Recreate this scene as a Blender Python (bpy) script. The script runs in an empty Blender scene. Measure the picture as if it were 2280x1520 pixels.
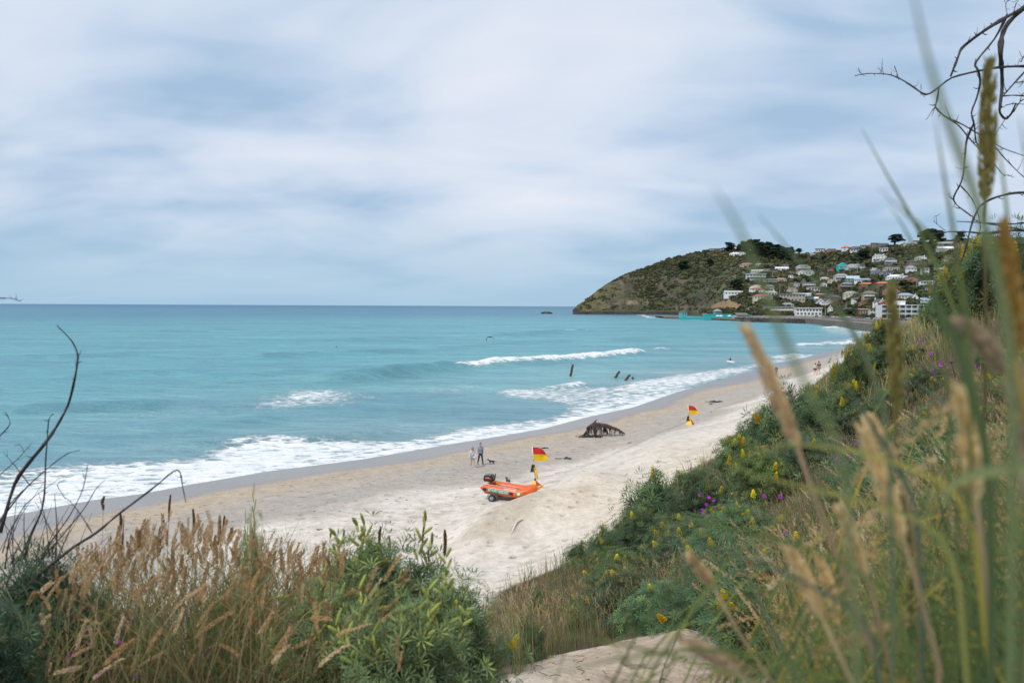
import bpy, math, random
import numpy as np
from mathutils import Vector, Matrix, Euler

random.seed(11)
rng = np.random.default_rng(11)
scene = bpy.context.scene
COL = scene.collection
PI = math.pi

# ------------------------------------------------------------------ camera
F = 1773.0                      # focal length in photo pixels (2280 wide) = 28 mm
CAM = np.array([0.0, 0.0, 13.0])
PITCH = math.atan(78.7 / F)
ROLL = 0.0047
camd = bpy.data.cameras.new('camera')
cam = bpy.data.objects.new('camera', camd)
COL.objects.link(cam)
Rm = Matrix.Rotation(PI / 2 - PITCH, 3, 'X') @ Matrix.Rotation(ROLL, 3, 'Z')
cam.matrix_world = Matrix.Translation(Vector(CAM)) @ Rm.to_4x4()
camd.sensor_width = 36.0
camd.lens = 36.0 * F / 2280.0
camd.clip_start = 0.05
camd.clip_end = 200000.0
camd.dof.use_dof = True
camd.dof.focus_distance = 48.0
camd.dof.aperture_fstop = 4.0
camd.dof.aperture_blades = 9
scene.camera = cam
RN = np.array(Rm)

def ray(u, v):
    d = RN @ np.array([(u - 1140.0) / F, -(v - 760.0) / F, -1.0])
    return d / d[1]

def at(u, v, d):
    """world point seen at photo pixel (u,v) at depth d"""
    return Vector(CAM + ray(u, v) * d)

def on_z(u, v, z=0.0):
    r = ray(u, v)
    return Vector(CAM + r * ((z - CAM[2]) / r[2]))

def proj(P):
    P = np.asarray(P, float).reshape(-1, 3)
    q = (P - CAM) @ RN
    w = np.maximum(-q[:, 2], 1e-6)
    return np.stack([1140 + F * q[:, 0] / w, 760 - F * q[:, 1] / w], 1)

# ------------------------------------------------------------------ noise
def _h(i, j, s):
    n = (i * 374761393 + j * 668265263 + s * 974711) & 0x7fffffff
    n = ((n ^ (n >> 13)) * 1274126177) & 0x7fffffff
    return ((n ^ (n >> 16)) & 0xffff) / 65535.0

def vnoise(x, y, s=0):
    x = np.asarray(x, float); y = np.asarray(y, float)
    i = np.floor(x).astype(np.int64); j = np.floor(y).astype(np.int64)
    fx = x - i; fy = y - j
    fx = fx * fx * (3 - 2 * fx); fy = fy * fy * (3 - 2 * fy)
    a = _h(i, j, s); b = _h(i + 1, j, s); c = _h(i, j + 1, s); d = _h(i + 1, j + 1, s)
    return (a * (1 - fx) + b * fx) * (1 - fy) + (c * (1 - fx) + d * fx) * fy

def fbm(x, y, s=0, o=4):
    t = 0; a = 0.5; n = 0
    for k in range(o):
        t = t + a * vnoise(x * 2 ** k, y * 2 ** k, s + k * 7); n += a; a *= 0.5
    return t / n

def sstep(a, b, x):
    t = np.clip((np.asarray(x, float) - a) / (b - a), 0, 1)
    return t * t * (3 - 2 * t)

def mixc(a, b, t):
    t = np.asarray(t)[..., None]
    return np.asarray(a) * (1 - t) + np.asarray(b) * t

# ------------------------------------------------------------------ mesh builder
class MB:
    def __init__(s):
        s.v = []; s.c = []; s.f = []; s.m = []; s.n = 0
    def add(s, v, f, col=(1, 1, 1), mi=0):
        v = np.asarray(v, np.float32).reshape(-1, 3)
        c = np.asarray(col, np.float32)
        if c.ndim == 1:
            c = np.broadcast_to(c[:3], (len(v), 3))
        s.v.append(v); s.c.append(c)
        if isinstance(f, np.ndarray):
            s.f.append(f.astype(np.int32) + s.n); s.m.append(np.full(len(f), mi, np.int32))
        else:
            by = {}
            for q in f: by.setdefault(len(q), []).append(q)
            for q in by.values():
                s.f.append(np.asarray(q, np.int32) + s.n); s.m.append(np.full(len(q), mi, np.int32))
        s.n += len(v)
        return s
    def box(s, c, size, col=(1, 1, 1), mi=0, R=None, taper=(1, 1)):
        hx, hy, hz = size[0] / 2, size[1] / 2, size[2] / 2
        v = np.array([[x * hx * (taper[0] if z > 0 else 1), y * hy * (taper[1] if z > 0 else 1), z * hz] for z in (-1, 1) for y in (-1, 1) for x in (-1, 1)])
        if R is not None: v = v @ np.array(R).T
        s.add(v + np.array(c), [(0, 2, 3, 1), (4, 5, 7, 6), (0, 1, 5, 4), (2, 6, 7, 3), (0, 4, 6, 2), (1, 3, 7, 5)], col, mi)
        return s
    def tube(s, path, rad, n=6, col=(1, 1, 1), mi=0, cap=True, flat=1.0):
        P = np.asarray([list(p) for p in path], float)
        k = len(P)
        r = np.broadcast_to(np.asarray(rad, float), (k,))
        T = np.gradient(P, axis=0)
        T /= np.linalg.norm(T, axis=1)[:, None] + 1e-12
        ref = np.array([0, 0, 1.0]) if abs(T[0][2]) < 0.9 else np.array([1.0, 0, 0])
        a = np.cross(T[0], ref); a /= np.linalg.norm(a)
        V = []
        for i in range(k):
            a = a - T[i] * np.dot(a, T[i]); a /= np.linalg.norm(a) + 1e-12
            b = np.cross(T[i], a)
            for j in range(n):
                t = 2 * PI * j / n
                V.append(P[i] + r[i] * (math.cos(t) * a + flat * math.sin(t) * b))
        f = [(i * n + j, i * n + (j + 1) % n, (i + 1) * n + (j + 1) % n, (i + 1) * n + j) for i in range(k - 1) for j in range(n)]
        if cap:
            f.append(tuple(range(n - 1, -1, -1))); f.append(tuple((k - 1) * n + j for j in range(n)))
        if isinstance(col, np.ndarray) and col.ndim == 2 and len(col) == k:
            col = np.repeat(col, n, 0)
        s.add(np.array(V), f, col, mi)
        return s
    def ell(s, c, r, nu=12, nv=8, col=(1, 1, 1), mi=0, R=None, jit=0.0):
        V = [(0, 0, -1)]
        for i in range(1, nv):
            p = -PI / 2 + PI * i / nv
            for j in range(nu):
                t = 2 * PI * j / nu
                V.append((math.cos(p) * math.cos(t), math.cos(p) * math.sin(t), math.sin(p)))
        V.append((0, 0, 1))
        V = np.array(V)
        if jit: V = V * (1 + jit * (rng.random((len(V), 1)) - 0.5) * 2)
        V = V * np.array(r)
        if R is not None: V = V @ np.array(R).T
        f = [(0, 1 + (j + 1) % nu, 1 + j) for j in range(nu)]
        for i in range(nv - 2):
            for j in range(nu):
                a = 1 + i * nu
                f.append((a + j, a + (j + 1) % nu, a + nu + (j + 1) % nu, a + nu + j))
        L = len(V) - 1; a = 1 + (nv - 2) * nu
        f += [(L, a + j, a + (j + 1) % nu) for j in range(nu)]
        s.add(V + np.array(c), f, col, mi)
        return s
    def prism(s, poly, y0, y1, col=(1, 1, 1), mi=0):
        """poly of (x,z) extruded along y"""
        n = len(poly)
        V = [(x, y0, z) for x, z in poly] + [(x, y1, z) for x, z in poly]
        f = [tuple(range(n)), tuple(range(2 * n - 1, n - 1, -1))] + [(i, i + n, (i + 1) % n + n, (i + 1) % n) for i in range(n)]
        s.add(V, f, col, mi)
        return s
    def mesh(s, name, mats, smooth=False):
        me = bpy.data.meshes.new(name)
        V = np.concatenate(s.v); Cc = np.concatenate(s.c)
        me.vertices.add(len(V)); me.vertices.foreach_set('co', V.ravel())
        tot = np.concatenate([np.full(len(q), q.shape[1], np.int32) for q in s.f])
        lv = np.concatenate([q.ravel() for q in s.f])
        st = np.concatenate([[0], np.cumsum(tot)[:-1]]).astype(np.int32)
        me.loops.add(len(lv)); me.loops.foreach_set('vertex_index', lv)
        me.polygons.add(len(tot))
        me.polygons.foreach_set('loop_start', st); me.polygons.foreach_set('loop_total', tot)
        me.polygons.foreach_set('material_index', np.concatenate(s.m))
        me.polygons.foreach_set('use_smooth', np.full(len(tot), bool(smooth)))
        a = me.color_attributes.new('Col', 'FLOAT_COLOR', 'POINT')
        a.data.foreach_set('color', np.concatenate([Cc, np.ones((len(Cc), 1), np.float32)], 1).ravel())
        for m in (mats if isinstance(mats, (list, tuple)) else [mats]): me.materials.append(m)
        me.update(calc_edges=True); me.validate()
        return me
    def build(s, name, mats, parent=None, smooth=False):
        return ob(name, s.mesh(name, mats, smooth), parent)

def ob(name, data, parent=None):
    o = bpy.data.objects.new(name, data)
    COL.objects.link(o)
    if parent is not None: o.parent = parent
    return o

def tag(o, label=None, cat=None, group=None, kind=None):
    if label: o['label'] = label
    if cat: o['category'] = cat
    if group: o['group'] = group
    if kind: o['kind'] = kind
    return o

def thing(name, label, cat, loc=(0, 0, 0), rotz=0.0, group=None):
    o = bpy.data.objects.new(name, None)
    COL.objects.link(o)
    o.empty_display_size = 0.2
    o.location = loc; o.rotation_euler = (0, 0, rotz)
    return tag(o, label, cat, group)

def dup(o, parent=None):
    c = o.copy(); COL.objects.link(c)
    if parent is not None: c.parent = parent
    for ch in list(o.children): dup(ch, c)
    return c

# ------------------------------------------------------------------ materials
def newmat(name):
    m = bpy.data.materials.new(name); m.use_nodes = True
    nt = m.node_tree
    b = nt.nodes['Principled BSDF']
    return m, nt, b

def N(nt, t, **k):
    n = nt.nodes.new(t)
    for a, v in k.items():
        if a in n.inputs: n.inputs[a].default_value = v
        else: setattr(n, a, v)
    return n

def L(nt, a, b): nt.links.new(a, b)

def noise_node(nt, vec, scale, detail=4, rough=0.55):
    n = N(nt, 'ShaderNodeTexNoise'); n.inputs['Scale'].default_value = scale
    n.inputs['Detail'].default_value = detail; n.inputs['Roughness'].default_value = rough
    if vec is not None: L(nt, vec, n.inputs['Vector'])
    return n

def ramp(nt, fac, a, b, c0=(0, 0, 0, 1), c1=(1, 1, 1, 1)):
    r = N(nt, 'ShaderNodeValToRGB')
    r.color_ramp.elements[0].position = a; r.color_ramp.elements[0].color = c0
    r.color_ramp.elements[1].position = b; r.color_ramp.elements[1].color = c1
    L(nt, fac, r.inputs[0]); return r

def mix(nt, fac, a, b, mode='MIX'):
    m = N(nt, 'ShaderNodeMix', data_type='RGBA', blend_type=mode)
    for s, k in ((fac, 0), (a, 6), (b, 7)):
        if hasattr(s, 'is_output'): L(nt, s, m.inputs[k])
        elif k == 0: m.inputs[0].default_value = s
        else: m.inputs[k].default_value = (*s[:3], 1)
    return m.outputs[2]

def M(name, col, rough=0.6, metal=0.0, var=0.18, scale=6.0, bump=0.0, attr=False, spec=0.5, coat=0.0):
    """weathered paint / wood / stone: noise varies colour and surface; attr=True takes the base from Col"""
    m, nt, b = newmat(name)
    tc = N(nt, 'ShaderNodeTexCoord')
    n1 = noise_node(nt, tc.outputs['Object'], scale, 5)
    r = ramp(nt, n1.outputs['Fac'], 0.25, 0.75, (1 - var,) * 3 + (1,), (1 + var * 0.5,) * 3 + (1,))
    if attr:
        a = N(nt, 'ShaderNodeAttribute', attribute_name='Col'); base = a.outputs['Color']
    else: base = col
    L(nt, mix(nt, 1.0, base, r.outputs[0], 'MULTIPLY') if attr else mix(nt, 1.0, col, r.outputs[0], 'MULTIPLY'), b.inputs['Base Color'])
    b.inputs['Roughness'].default_value = rough; b.inputs['Metallic'].default_value = metal
    b.inputs['Specular IOR Level'].default_value = spec
    if coat: b.inputs['Coat Weight'].default_value = coat
    if bump:
        n2 = noise_node(nt, tc.outputs['Object'], scale * 4, 6)
        bp = N(nt, 'ShaderNodeBump'); bp.inputs['Strength'].default_value = bump; bp.inputs['Distance'].default_value = 0.05
        L(nt, n2.outputs['Fac'], bp.inputs['Height']); L(nt, bp.outputs[0], b.inputs['Normal'])
    return m

def leaf_mat(name, transl=0.35, rough=0.5, spec=0.25):
    """leaf surface coloured by the Col attribute, partly translucent; each plant a little different"""
    m, nt, b = newmat(name)
    a = N(nt, 'ShaderNodeAttribute', attribute_name='Col')
    oi = N(nt, 'ShaderNodeObjectInfo')
    hs = N(nt, 'ShaderNodeHueSaturation')
    mr = N(nt, 'ShaderNodeMapRange'); mr.inputs[3].default_value = 0.8; mr.inputs[4].default_value = 1.2
    L(nt, oi.outputs['Random'], mr.inputs[0]); L(nt, mr.outputs[0], hs.inputs['Value'])
    mh = N(nt, 'ShaderNodeMapRange'); mh.inputs[3].default_value = 0.487; mh.inputs[4].default_value = 0.515
    L(nt, oi.outputs['Random'], mh.inputs[0]); L(nt, mh.outputs[0], hs.inputs['Hue'])
    L(nt, a.outputs['Color'], hs.inputs['Color'])
    L(nt, hs.outputs[0], b.inputs['Base Color'])
    b.inputs['Roughness'].default_value = rough; b.inputs['Specular IOR Level'].default_value = spec
    t = N(nt, 'ShaderNodeBsdfTranslucent'); L(nt, hs.outputs[0], t.inputs['Color'])
    ms = N(nt, 'ShaderNodeMixShader'); ms.inputs[0].default_value = transl
    L(nt, b.outputs[0], ms.inputs[1]); L(nt, t.outputs[0], ms.inputs[2])
    L(nt, ms.outputs[0], nt.nodes['Material Output'].inputs['Surface'])
    return m

# ------------------------------------------------------------------ world and sun
SUN_EL, SUN_AZ = math.radians(52), math.radians(215)      # azimuth clockwise from +Y
world = bpy.data.worlds.new('World'); scene.world = world; world.use_nodes = True
nt = world.node_tree; bg = nt.nodes['Background']
sky = N(nt, 'ShaderNodeTexSky', sky_type='NISHITA', sun_disc=False)
sky.sun_elevation = SUN_EL; sky.sun_rotation = SUN_AZ; sky.air_density = 1.0; sky.dust_density = 2.0
tc = N(nt, 'ShaderNodeTexCoord')
sp = N(nt, 'ShaderNodeSeparateXYZ'); L(nt, tc.outputs['Generated'], sp.inputs[0])
def math_n(nt, op, a, b=0.0, clamp=False):
    n = N(nt, 'ShaderNodeMath', operation=op); n.use_clamp = clamp
    for k, s in enumerate((a, b)):
        if hasattr(s, 'is_output'): L(nt, s, n.inputs[k])
        else: n.inputs[k].default_value = s
    return n.outputs[0]
zc = math_n(nt, 'ADD', math_n(nt, 'MAXIMUM', sp.outputs['Z'], 0.0), 0.27)
cx = math_n(nt, 'DIVIDE', sp.outputs['X'], zc); cy = math_n(nt, 'DIVIDE', sp.outputs['Y'], zc)
cmb = N(nt, 'ShaderNodeCombineXYZ'); L(nt, cx, cmb.inputs[0]); L(nt, cy, cmb.inputs[1])
def skynoise(scale, rot, sx, sy, off, detail, rough):
    mp = N(nt, 'ShaderNodeMapping'); mp.inputs['Rotation'].default_value = (0, 0, rot)
    mp.inputs['Scale'].default_value = (sx, sy, 1); mp.inputs['Location'].default_value = off
    L(nt, cmb.outputs[0], mp.inputs['Vector'])
    n = noise_node(nt, mp.outputs[0], scale, detail, rough); n.inputs['Distortion'].default_value = 0.7
    return n.outputs['Fac']
n_big = skynoise(1.1, 0.5, 0.9, 1.2, (3.1, 1.7, 0), 3, 0.5)
n_str = skynoise(1.9, 0.5, 0.75, 1.25, (0.4, 5.2, 0), 5, 0.46)
n_fin = skynoise(4.6, 0.6, 0.7, 1.2, (7.4, 2.2, 0), 4, 0.5)
c0 = math_n(nt, 'ADD', math_n(nt, 'MULTIPLY', n_big, 0.46), math_n(nt, 'MULTIPLY', n_str, 0.42))
c1 = math_n(nt, 'ADD', c0, math_n(nt, 'MULTIPLY', n_fin, 0.12))
lift = math_n(nt, 'MULTIPLY', math_n(nt, 'SUBTRACT', sp.outputs['Z'], 0.2), 0.20)
c2 = math_n(nt, 'ADD', c1, lift)
# broad masses of thicker and thinner cloud, placed by compass bearing and height
for (mu, mv, wid, am) in ((1760, 430, 0.955, -0.085), (1640, 300, 0.985, -0.02), (60, 260, 0.95, -0.06), (430, 200, 0.985, -0.03), (980, 260, 0.95, 0.045), (1500, 250, 0.985, 0.05), (250, 480, 0.97, 0.035), (1180, 30, 0.94, 0.03)):
    dv = ray(mu, mv); dv = dv / np.linalg.norm(dv)
    dp = N(nt, 'ShaderNodeVectorMath', operation='DOT_PRODUCT'); L(nt, tc.outputs['Generated'], dp.inputs[0]); dp.inputs[1].default_value = tuple(dv)
    mp = N(nt, 'ShaderNodeMapRange', interpolation_type='SMOOTHSTEP'); mp.inputs[1].default_value = wid; mp.inputs[2].default_value = 1.0; mp.inputs[3].default_value = 0.0; mp.inputs[4].default_value = am
    L(nt, dp.outputs['Value'], mp.inputs[0]); c2 = math_n(nt, 'ADD', c2, mp.outputs[0])
cr = N(nt, 'ShaderNodeValToRGB'); L(nt, c2, cr.inputs[0])
e = cr.color_ramp.elements
e[0].position = 0.37; e[0].color = (0.40, 0.565, 0.765, 1)
e[1].position = 0.68; e[1].color = (0.86, 0.895, 0.985, 1)
e2 = cr.color_ramp.elements.new(0.44); e2.color = (0.54, 0.675, 0.855, 1)
e3 = cr.color_ramp.elements.new(0.52); e3.color = (0.685, 0.78, 0.925, 1)
hz = N(nt, 'ShaderNodeMapRange'); hz.inputs[1].default_value = -0.01; hz.inputs[2].default_value = 0.13; hz.clamp = True
L(nt, sp.outputs['Z'], hz.inputs[0])
low = mix(nt, hz.outputs[0], (0.415, 0.625, 0.80), cr.outputs[0])
skys = N(nt, 'ShaderNodeVectorMath', operation='SCALE'); skys.inputs['Scale'].default_value = 0.07
L(nt, sky.outputs[0], skys.inputs[0])
tot = mix(nt, 0.08, low, skys.outputs[0])
L(nt, tot, bg.inputs['Color']); bg.inputs['Strength'].default_value = 1.0

sund = bpy.data.lights.new('sun', 'SUN'); suno = bpy.data.objects.new('sun', sund); COL.objects.link(suno)
sund.energy = 2.3; sund.angle = math.radians(14); sund.color = (1.0, 0.95, 0.88)
sd = Vector((math.sin(SUN_AZ) * math.cos(SUN_EL), math.cos(SUN_AZ) * math.cos(SUN_EL), math.sin(SUN_EL)))
suno.rotation_euler = sd.to_track_quat('Z', 'Y').to_euler()

scene.view_settings.view_transform = 'Standard'; scene.view_settings.look = 'None'
scene.view_settings.exposure = 0; scene.view_settings.gamma = 1
scene.render.engine = 'CYCLES'
scene.cycles.use_denoising = True
try: scene.cycles.denoiser = 'OPENIMAGEDENOISE'
except Exception: pass
scene.cycles.max_bounces = 6; scene.cycles.diffuse_bounces = 3; scene.cycles.glossy_bounces = 2
scene.cycles.transmission_bounces = 3; scene.cycles.transparent_max_bounces = 4
scene.cycles.caustics_reflective = False; scene.cycles.caustics_refractive = False
# ================================================================== GROUND AND SEA
SHORE_PX = [(-1500, 1560), (-700, 1330), (-300, 1225), (0, 1148), (90, 1130), (200, 1110), (310, 1096), (420, 1075), (500, 1062), (600, 1045), (700, 1033), (800, 1020), (900, 1003),
            (1000, 986), (1100, 970), (1200, 953), (1300, 927), (1400, 906), (1500, 872), (1560, 856), (1640, 835), (1720, 812), (1800, 793),
            (1870, 774), (1930, 757), (1985, 742)]
SHORE = np.array([list(on_z(u, v, 0.0))[:2] for u, v in SHORE_PX])
SHORE = np.vstack([SHORE, SHORE[-1] + np.array([400, 80])])

def seg_dist(P, poly):
    """signed distance (positive on the right-hand / inland side), and arc parameter 0..1"""
    P = np.asarray(P, float).reshape(-1, 2)
    best = np.full(len(P), 1e18); sg = np.ones(len(P)); par = np.zeros(len(P))
    ln = np.linalg.norm(np.diff(poly, axis=0), axis=1); cum = np.concatenate([[0], np.cumsum(ln)])
    for i in range(len(poly) - 1):
        a = poly[i]; d = poly[i + 1] - a; l2 = (d * d).sum() + 1e-12
        t = np.clip(((P - a) @ d) / l2, 0, 1)
        q = P - (a + t[:, None] * d)
        dd = (q * q).sum(1)
        m = dd < best
        best[m] = dd[m]
        cr_ = d[0] * q[:, 1] - d[1] * q[:, 0]
        sg[m] = np.where(cr_[m] > 0, -1.0, 1.0); par[m] = (cum[i] + t[m] * ln[i]) / cum[-1]
    return np.sqrt(best) * sg, par

def in_poly(P, poly):
    P = np.asarray(P, float).reshape(-1, 2); poly = np.asarray(poly, float)
    x, y = P[:, 0], P[:, 1]; r = np.zeros(len(P), bool); j = len(poly) - 1
    for i in range(len(poly)):
        xi, yi = poly[i]; xj, yj = poly[j]
        c = ((yi > y) != (yj > y)) & (x < (xj - xi) * (y - yi) / (yj - yi + 1e-18) + xi)
        r ^= c; j = i
    return r

def poly_soft(P, poly, soft):
    poly = np.asarray(poly, float); cl = np.vstack([poly, poly[:1]])
    d, _ = seg_dist(P, cl); d = np.abs(d)
    return sstep(-soft, soft, np.where(in_poly(P, poly), d, -d))

def base_z(s):
    return np.where(s < 0, np.maximum(0.045 * s, -6), np.where(s < 34, 0.047 * s, 1.6 + 0.0 * s))

CTRL = []
for u, v, d, dz in [
    # sand ridge in front of the beach (crest) and the flat behind
    (1010, 1200, 39.6, 0), (1035, 1185, 40, 0.1), (1055, 1162, 40.2, 0.15), (1090, 1142, 41.2, 0.2), (1150, 1114, 43, 0.2), (1100, 1206, 37.6, 0), (1170, 1200, 37.4, 0), (1200, 1092, 44, 0.1), (1300, 1050, 49, 0.1), (1450, 990, 62, 0.1), (1560, 955, 73, 0.1),
    (1700, 892, 90, 0), (1830, 822, 118, 0), (1000, 1270, 34, 0), (1100, 1290, 31, 0), (1200, 1180, 38, 0), (1300, 1130, 40, 0), (1420, 1060, 50, 0), (1580, 990, 61, 0), (1700, 930, 72, 0),
    # foot of the plants
    (1100, 1310, 28.5, -0.2), (1200, 1268, 30, -0.2), (1300, 1225, 32, -0.2), (1400, 1130, 38.5, -0.2), (1560, 1028, 50, -0.2), (1680, 965, 58, -0.3), (1750, 905, 72, -0.3), (1830, 835, 100, -0.3), (1900, 795, 130, -0.4),
    (1980, 745, 190, -0.4),
    # planted dune slope
    (1250, 1390, 12, -.4), (1250, 1310, 20, -.4), (1400, 1380, 9, -.3), (1400, 1300, 14, -.45), (1400, 1205, 25, -.5), (1560, 1400, 7, -.3), (1560, 1250, 13, -.5), (1560, 1130, 25, -.6), (1560, 1060, 40, -.5),
    (1700, 1500, 4, -.35), (1700, 1300, 8, -.5), (1700, 1150, 14, -.6), (1700, 1050, 25, -.7), (1700, 1000, 38, -.7),
    (1900, 1400, 4, -.4), (1900, 1200, 8, -.5), (1900, 1000, 16, -.7), (1900, 885, 32, -.8), (1900, 815, 60, -.9), (1900, 800, 90, -.7),
    (2050, 1300, 4, -.4), (2050, 1100, 8, -.5), (2050, 900, 16, -.7), (2050, 765, 35, -.9), (2050, 708, 60, -1), (2040, 700, 110, -1), (2020, 708, 170, -1.2),
    (2200, 1200, 4, -.4), (2200, 1000, 8, -.5), (2200, 800, 14, -.8), (2200, 655, 25, -1), (2200, 610, 40, -1.2), (2400, 1100, 4, -.4), (2400, 900, 8, -.5), (2400, 700, 14, -.8), (2400, 560, 25, -1), (2600, 560, 25, -1),
    (2400, 560, 60, -1), (2300, 620, 120, -1), (2200, 640, 220, -1),
    # bare sand patch beside the path
    (1300, 1480, 7, 0), (1450, 1400, 8.6, 0), (1170, 1500, 6, 0), (1480, 1510, 6.2, 0),
]:
    p = at(u, v, d); CTRL.append((p.x, p.y, p.z + dz))
for u, d, z in [(1085, 47.5, 1.1), (1130, 47.6, 1.15), (1165, 47.4, 1.2), (1190, 48.0, 1.25), (1215, 49.0, 1.3), (1195, 51.5, 1.25), (1240, 53, 1.3), (1140, 50.5, 1.1), (1100, 45.5, 1.2), (1535, 79, 1.25), (1560, 80, 1.3), (1330, 57, 1.2), (1420, 66, 1.2)]:
    p = at(u, 900, d); CTRL.append((p.x, p.y, z))
CTRL += [(0, 0, 11.4), (-2, 3, 11.32), (0, 3, 11.25), (2, 2.5, 11.35), (-5, 3, 11.35), (-1, 4.8, 10.85), (-4, 4.8, 10.85), (-7, 4.4, 10.9), (-2, 4, 11.15), (-2.5, 5.6, 10.2), (-.6, 5.6, 10.1), (-3, 10, 7.4), (-8, 9, 7.4), (-14, 8, 7.6), (0.2, 9.5, 8.7),
         (-4, 18, 3.6), (-10, 18, 3.0), (-20, 15, 3.0), (-1, 18, 5.2), (-6, 27, 1.7), (-15, 27, 1.35), (-28, 22, 1.2), (-20, 4, 10.3), (-30, 8, 6), (3, -6, 11.6), (-15, -8, 11.2), (20, -6, 12.6), (40, -5, 13), (40, 10, 14.5)]
for u, v in [(300, 1170), (600, 1150), (800, 1090), (950, 1060), (1100, 1020), (1150, 1060), (1250, 985), (1400, 940), (1550, 895), (1700, 850), (1800, 812), (1880, 782), (1960, 750), (500, 1080), (1000, 1005), (1300, 940),
             (1500, 880), (-300, 1300), (-900, 1500), (700, 1180), (850, 1190), (950, 1150), (1060, 1135), (1100, 1110)]:
    p = on_z(u, v, 0.6)
    for _ in range(6):
        s, _q = seg_dist([[p.x, p.y]], SHORE); p = on_z(u, v, float(base_z(s)[0]))
    CTRL.append((p.x, p.y, p.z))
for i in range(0, len(SHORE) - 1):
    n = np.array([SHORE[i + 1][1] - SHORE[i][1], -(SHORE[i + 1][0] - SHORE[i][0])]); n = -n / np.linalg.norm(n)
    q = SHORE[i] + n * 14 + 0.5 * (SHORE[i + 1] - SHORE[i])
    s, _q = seg_dist([q], SHORE); CTRL.append((q[0], q[1], float(base_z(s)[0])))
    q = SHORE[i] + 0.5 * (SHORE[i + 1] - SHORE[i]); CTRL.append((q[0], q[1], 0.0))
CT = np.array(CTRL)
s_c, _ = seg_dist(CT[:, :2], SHORE)
RES = CT[:, 2] - base_z(s_c)
# work in a compressed radial space so near and far detail are both smooth
def warp(P):
    P = np.asarray(P, float); r = np.linalg.norm(P, axis=-1, keepdims=True)
    return P / (r + 1e-9) * np.log1p(r / 6.0) * 6.0
WC = warp(CT[:, :2]); CC = 0.5
A = np.sqrt(((WC[:, None] - WC[None]) ** 2).sum(-1) + CC * CC)
np.fill_diagonal(A, A.diagonal() - 0.02)
WGT = np.linalg.solve(np.block([[A, np.ones((len(CT), 1))], [np.ones((1, len(CT))), np.zeros((1, 1))]]), np.append(RES, 0))

def zt(x, y):
    """height of the ground"""
    x = np.atleast_1d(np.asarray(x, float)); y = np.atleast_1d(np.asarray(y, float))
    out = np.empty(len(x))
    for k in range(0, len(x), 40000):
        P = np.stack([x[k:k + 40000], y[k:k + 40000]], 1)
        s, _ = seg_dist(P, SHORE)
        D = np.sqrt(((warp(P)[:, None] - WC[None]) ** 2).sum(-1) + CC * CC)
        r = D @ WGT[:-1] + WGT[-1]
        r = r * sstep(-2, 12, s) * sstep(700, 420, P[:, 1])
        out[k:k + 40000] = base_z(s) + r
    return out

def gz(x, y): return float(zt([x], [y])[0])

def ground_hit(u, v, dmax=300.0):
    """first ground point seen at photo pixel (u,v)"""
    r = ray(u, v); t = np.geomspace(2.0, dmax, 700)
    z = zt(r[0] * t, t); h = CAM[2] + r[2] * t
    k = np.argmax(z >= h)
    if z[k] < h[k]: k = len(t) - 1
    return Vector((r[0] * t[k], t[k], z[k]))

# ---- planted area, in world coordinates
VEG_PX = [(1105, 1312, 28.5), (1200, 1270, 30), (1300, 1228, 32), (1400, 1132, 38.5), (1560, 1030, 50), (1680, 967, 58), (1750, 907, 72), (1830, 837, 100), (1900, 797, 130), (1985, 747, 190)]
VEG = [at(*q) for q in VEG_PX]; VEG = [(p.x, p.y) for p in VEG] + [(120, 260), (200, 260), (90, 30), (60, -8), (1.6, -6), (1.2, 3.2), (2.0, 6.0), (2.4, 7.2), (2.3, 8.8), (1.55, 10.4), (0.6, 10.6), (0.3, 8.2), (0.05, 6.3), (-0.6, 6.4), (-0.8, 12), (-1.0, 22)]
VEG = np.array(VEG)
VEGL = np.array([(-9, -3), (-9, 4.6), (-5, 5.3), (-3, 5.2), (-1.2, 5.4), (-0.1, 5.0), (0.15, 3.5), (0.3, 1.5), (0.3, -3)])

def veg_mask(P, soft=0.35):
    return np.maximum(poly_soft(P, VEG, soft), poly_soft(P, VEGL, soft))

# ---- ground sheet
nA, nR = 720, 620
ang = np.linspace(math.radians(-80), math.radians(80), nA)
rr = np.concatenate([np.geomspace(0.4, 28, 200), np.geomspace(28.2, 900, nR - 200)])
AA, RRr = np.meshgrid(ang, rr)
gx = (np.sin(AA) * RRr).ravel(); gy = (np.cos(AA) * RRr).ravel()
gzv = zt(gx, gy)
Pg = np.stack([gx, gy], 1)
s_g, par_g = seg_dist(Pg, SHORE)
vm = veg_mask(Pg)
dune = sstep(0.35, 1.6, gzv - base_z(s_g)) * sstep(18, 30, s_g)
dist = np.hypot(gx, gy)
lump = (fbm(gx * 0.9, gy * 0.9, 3, 3) - 0.5)
foot = np.abs(vnoise(gx * 2.2, gy * 2.2, 5) - 0.5) * 2
rough_m = sstep(9, 20, s_g + 6 * (fbm(gx * 0.08, gy * 0.08, 9) - 0.5))
gzv = gzv + lump * 0.10 * rough_m * (1 - 0.6 * dune) + (foot - 0.5) * 0.05 * rough_m * (1 - 0.5 * dune)
pth0 = poly_soft(Pg, np.array([(0.0, 4.5), (0.4, 9), (1.5, 10.6), (2.6, 9.0), (2.6, 6), (1.6, 3.0), (0.2, 3)]), 0.6)
gzv += pth0 * ((fbm(gx * 2.2, gy * 2.2, 63, 5) - .5) * .12 + (fbm(gx * 7, gy * 7, 64, 3) - .5) * .05)
gzv += vm * 0.12 * (fbm(gx * 1.5, gy * 1.5, 21) - 0.4)
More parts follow.
